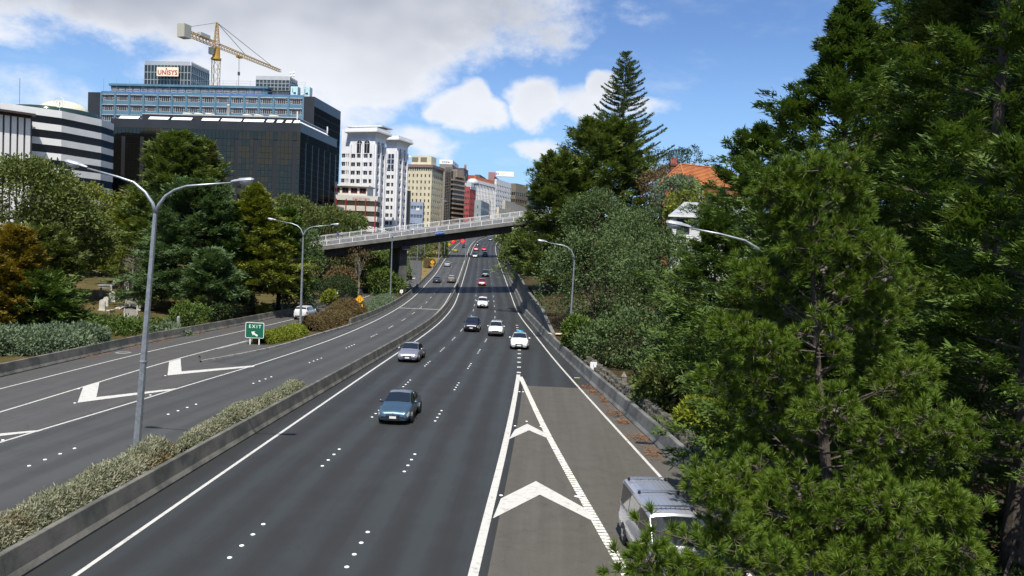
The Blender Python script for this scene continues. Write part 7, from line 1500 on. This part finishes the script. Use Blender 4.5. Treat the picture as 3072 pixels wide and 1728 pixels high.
def rails(name, label, pts, ph, nrail, m, pick=False, cat='fence'):
    P = [hit(*Z6(*p)) for p in pts]; root = empty(name, P[0], 0, label, cat); o = P[0]
    L = sum((b-a).length for a, b in zip(P[:-1], P[1:])); 
    for a, b in zip(P[:-1], P[1:]):
        n = max(1, int((b-a).length/(2.2 if not pick else .5)))
        for k in range(n+1): q = a.lerp(b, k/n)-o; MB().bx(q.x-.05, q.x+.05, q.y-.05, q.y+.05, q.z-.1, q.z+ph).build('post' if not pick else 'picket', m, root)
        for r in range(nrail): z = ph*(.92-.45*r); MB().bar(a-o+Vector((0, 0, z)), b-o+Vector((0, 0, z)), .05, .12).build('rail', m, root)
WOODD = mat('dark_timber', (.055, .032, .022), .85)
rails('timber_fence', 'dark brown post and rail fence along the top of the ramp barrier', [(1650, 850), (1920, 800), (2230, 728)], .95, 2, WOODD); rails('timber_fence', 'dark post and rail fence continuing beyond the silvery shrub', [(2515, 690), (2640, 660), (2760, 640)], .95, 2, WOODD); rails('picket_fence', 'dark picket fence behind the shaded graves', [(430, 400), (600, 385), (745, 375)], 1.1, 2, WOODD, True)
# ---------------------------------------------------------------- people
def person(loc, rz, top, legs, label, h=1.7, stride=.25, skin=(.42, .26, .19), hair=(.03, .02, .015), arm=.12):
    root = empty('person', loc, rz, label, 'person'); k = h/1.75
    J = dict(pel=(0, 0, .95), ch=(0, .02, 1.32), nk=(0, .02, 1.48), hd=(0, .03, 1.60), tp=(0, .03, 1.72), shl=(.18, .02, 1.42), ell=(.24, .06-arm, 1.15), wrl=(.25, -.10-arm, .92), hnl=(.25, -.15-arm, .84), shr=(-.18, .02, 1.42), elr=(-.24, .08+arm, 1.15), wrr=(-.25, .02+arm, .92), hnr=(-.25, .0+arm, .84), hpl=(.10, 0, .90), knl=(.11, -stride*.55, .50), anl=(.11, -stride*.6, .09), tol=(.12, -stride*.6-.16, .03), hpr=(-.10, 0, .90), knr=(-.11, stride*.25, .50), anr=(-.11, stride*.85, .12), tor=(-.12, stride*.85-.16, .04))
    rads = dict(pel=.15, ch=.155, nk=.06, hd=.10, tp=.075, shl=.075, ell=.05, wrl=.035, hnl=.03, shr=.075, elr=.05, wrr=.035, hnr=.03, hpl=.095, knl=.065, anl=.045, tol=.04, hpr=.095, knr=.065, anr=.045, tor=.04)
    ks = list(J); E = [('pel', 'ch'), ('ch', 'nk'), ('nk', 'hd'), ('hd', 'tp'), ('ch', 'shl'), ('shl', 'ell'), ('ell', 'wrl'), ('wrl', 'hnl'), ('ch', 'shr'), ('shr', 'elr'), ('elr', 'wrr'), ('wrr', 'hnr'), ('pel', 'hpl'), ('hpl', 'knl'), ('knl', 'anl'), ('anl', 'tol'), ('pel', 'hpr'), ('hpr', 'knr'), ('knr', 'anr'), ('anr', 'tor')]
    me = bpy.data.meshes.new('body'); me.from_pydata([tuple(c*k for c in J[q]) for q in ks], [(ks.index(a), ks.index(b)) for a, b in E], [])
    o = bpy.data.objects.new('body', me); COL.objects.link(o); o.modifiers.new('s', 'SKIN'); o.modifiers.new('d', 'SUBSURF').levels = 1
    for i, q in enumerate(ks): me.skin_vertices[0].data[i].radius = (rads[q]*k, rads[q]*k*(.72 if q in ('ch', 'pel') else 1)); me.skin_vertices[0].data[i].use_root = (q == 'pel')
    bpy.context.view_layer.update(); m2 = bpy.data.meshes.new_from_object(o.evaluated_get(bpy.context.evaluated_depsgraph_get())); bpy.data.objects.remove(o)
    for mm in (mat('cloth_%d%d%d' % tuple(int(c*900) for c in top), top, .8, coord='object'), mat('cloth_%d%d%d' % tuple(int(c*900) for c in legs), legs, .8, coord='object'), mat('skin', skin, .6, coord='object')): m2.materials.append(mm)
    for p in m2.polygons: z = p.center.z/k; x = abs(p.center.x)/k; p.material_index = 2 if (z > 1.50 or (x > .2 and z < 1.0 and z > .75)) else (0 if z > .93 else 1); p.use_smooth = True
    addobj('body', m2, root); MB().lathe([(0, .13), (.07, .11), (.11, .04), (.115, -.03), (.10, -.08)], 10, (0, .05*k, 1.63*k)).build('hair', mat('hair', hair, .7, coord='object'), root, True)
pp = hit(*Z6(1530, 790)); person(pp+Vector((.25, .6, 0)), 2.6, (.55, .02, .025), (.03, .03, .05), 'walker in a red top on the cemetery path under the pines'); person(pp+Vector((-.15, -.2, 0)), 2.9, (.012, .014, .03), (.015, .015, .02), 'walker in dark navy clothes beside the one in red')
def on_bridge(px): 
    best = min(np.arange(-26, 40, .1), key=lambda s: abs(ppx(bpt(s, BRW-1.1, -1.18))-px)); return bpt(float(best), BRW-1.1, -1.18)
def ppx(p):
    q = np.array([p.x, p.y, p.z-CAMH]); c, s = math.cos(ROLL), math.sin(ROLL); X = np.array([1, 0, 0.]); U = np.array([0, math.sin(PIT), math.cos(PIT)]); D = np.array([0, math.cos(PIT), -math.sin(PIT)]); return CXP+FPX*(q @ (c*X+s*U))/(q @ D)
person(on_bridge(1012), 1.1, (.10, .11, .25), (.12, .12, .2), 'pedestrian in blue crossing the overbridge'); person(on_bridge(1025), 1.2, (.5, .5, .5), (.06, .06, .07), 'pedestrian in pale top walking on the overbridge'); person(on_bridge(884), 1.2, (.015, .015, .018), (.25, .2, .15), 'pedestrian in black at the left end of the overbridge')
# ---------------------------------------------------------------- drifts of dead needles by the kerbs
def litter(name, label, spots, m, n, seed, r):
    rng = np.random.default_rng(seed); Ps = []
    for (x, y, a, b, z) in spots: q = rng.normal(size=(n, 2))*np.array([a, b]); Ps.append(np.stack([x+q[:, 0], y+q[:, 1], np.full(n, z)+rng.random(n)*.04], 1))
    P = np.concatenate(Ps); D = norm(np.concatenate([rng.normal(size=(len(P), 2)), rng.random((len(P), 1))*.25], 1)); V, F = blades(P, D, r*(.6+.8*rng.random(len(P))), r*.22, rng, np.tile([[.3, .1, 1.]], (len(P), 1)))
    T(addobj(name, np_mesh(name, V, F, m, 4)), label, 'litter', kind='stuff')
NEED = mat('dead_needles', (.30, .12, .04), .9, col2=(.20, .085, .03), nscale=3.); Z1 = lambda x, y: g2(1680+x/2.307, 1100+y/2.307)
litter('needle_litter', 'rust coloured pine needle drifts against the right barrier', [(*Z1(190, 145), .35, .5, .02), (*Z1(235, 180), .3, .4, .02), (*Z1(380, 325), .30, .5, .02), (*Z1(436, 386), .2, .3, .02), (*Z1(560, 500), .38, .5, .02), (*Z1(640, 600), .25, .8, .02), (*Z1(300, 230), .12, 1.2, .02)], NEED, 330, 5, .16)
litter('leaf_litter', 'brown leaf drifts along the foot of the ramp barrier', [(float(RB(y))+.35, y, .2, .9, .01) for y in (60, 66, 70, 72, 78, 84, 100)], NEED, 160, 6, .16)
pl = hit(1669, 1007); bd = empty('plywood_sheet', pl+Vector((0, 0, .05)), .3, 'pale sheet of plywood lying behind the retaining wall end', 'board'); MB().box((0, 0, .15), (1.7, 1.2, .04)).build('sheet', mat('pale_ply', (.62, .52, .38), .7), bd)
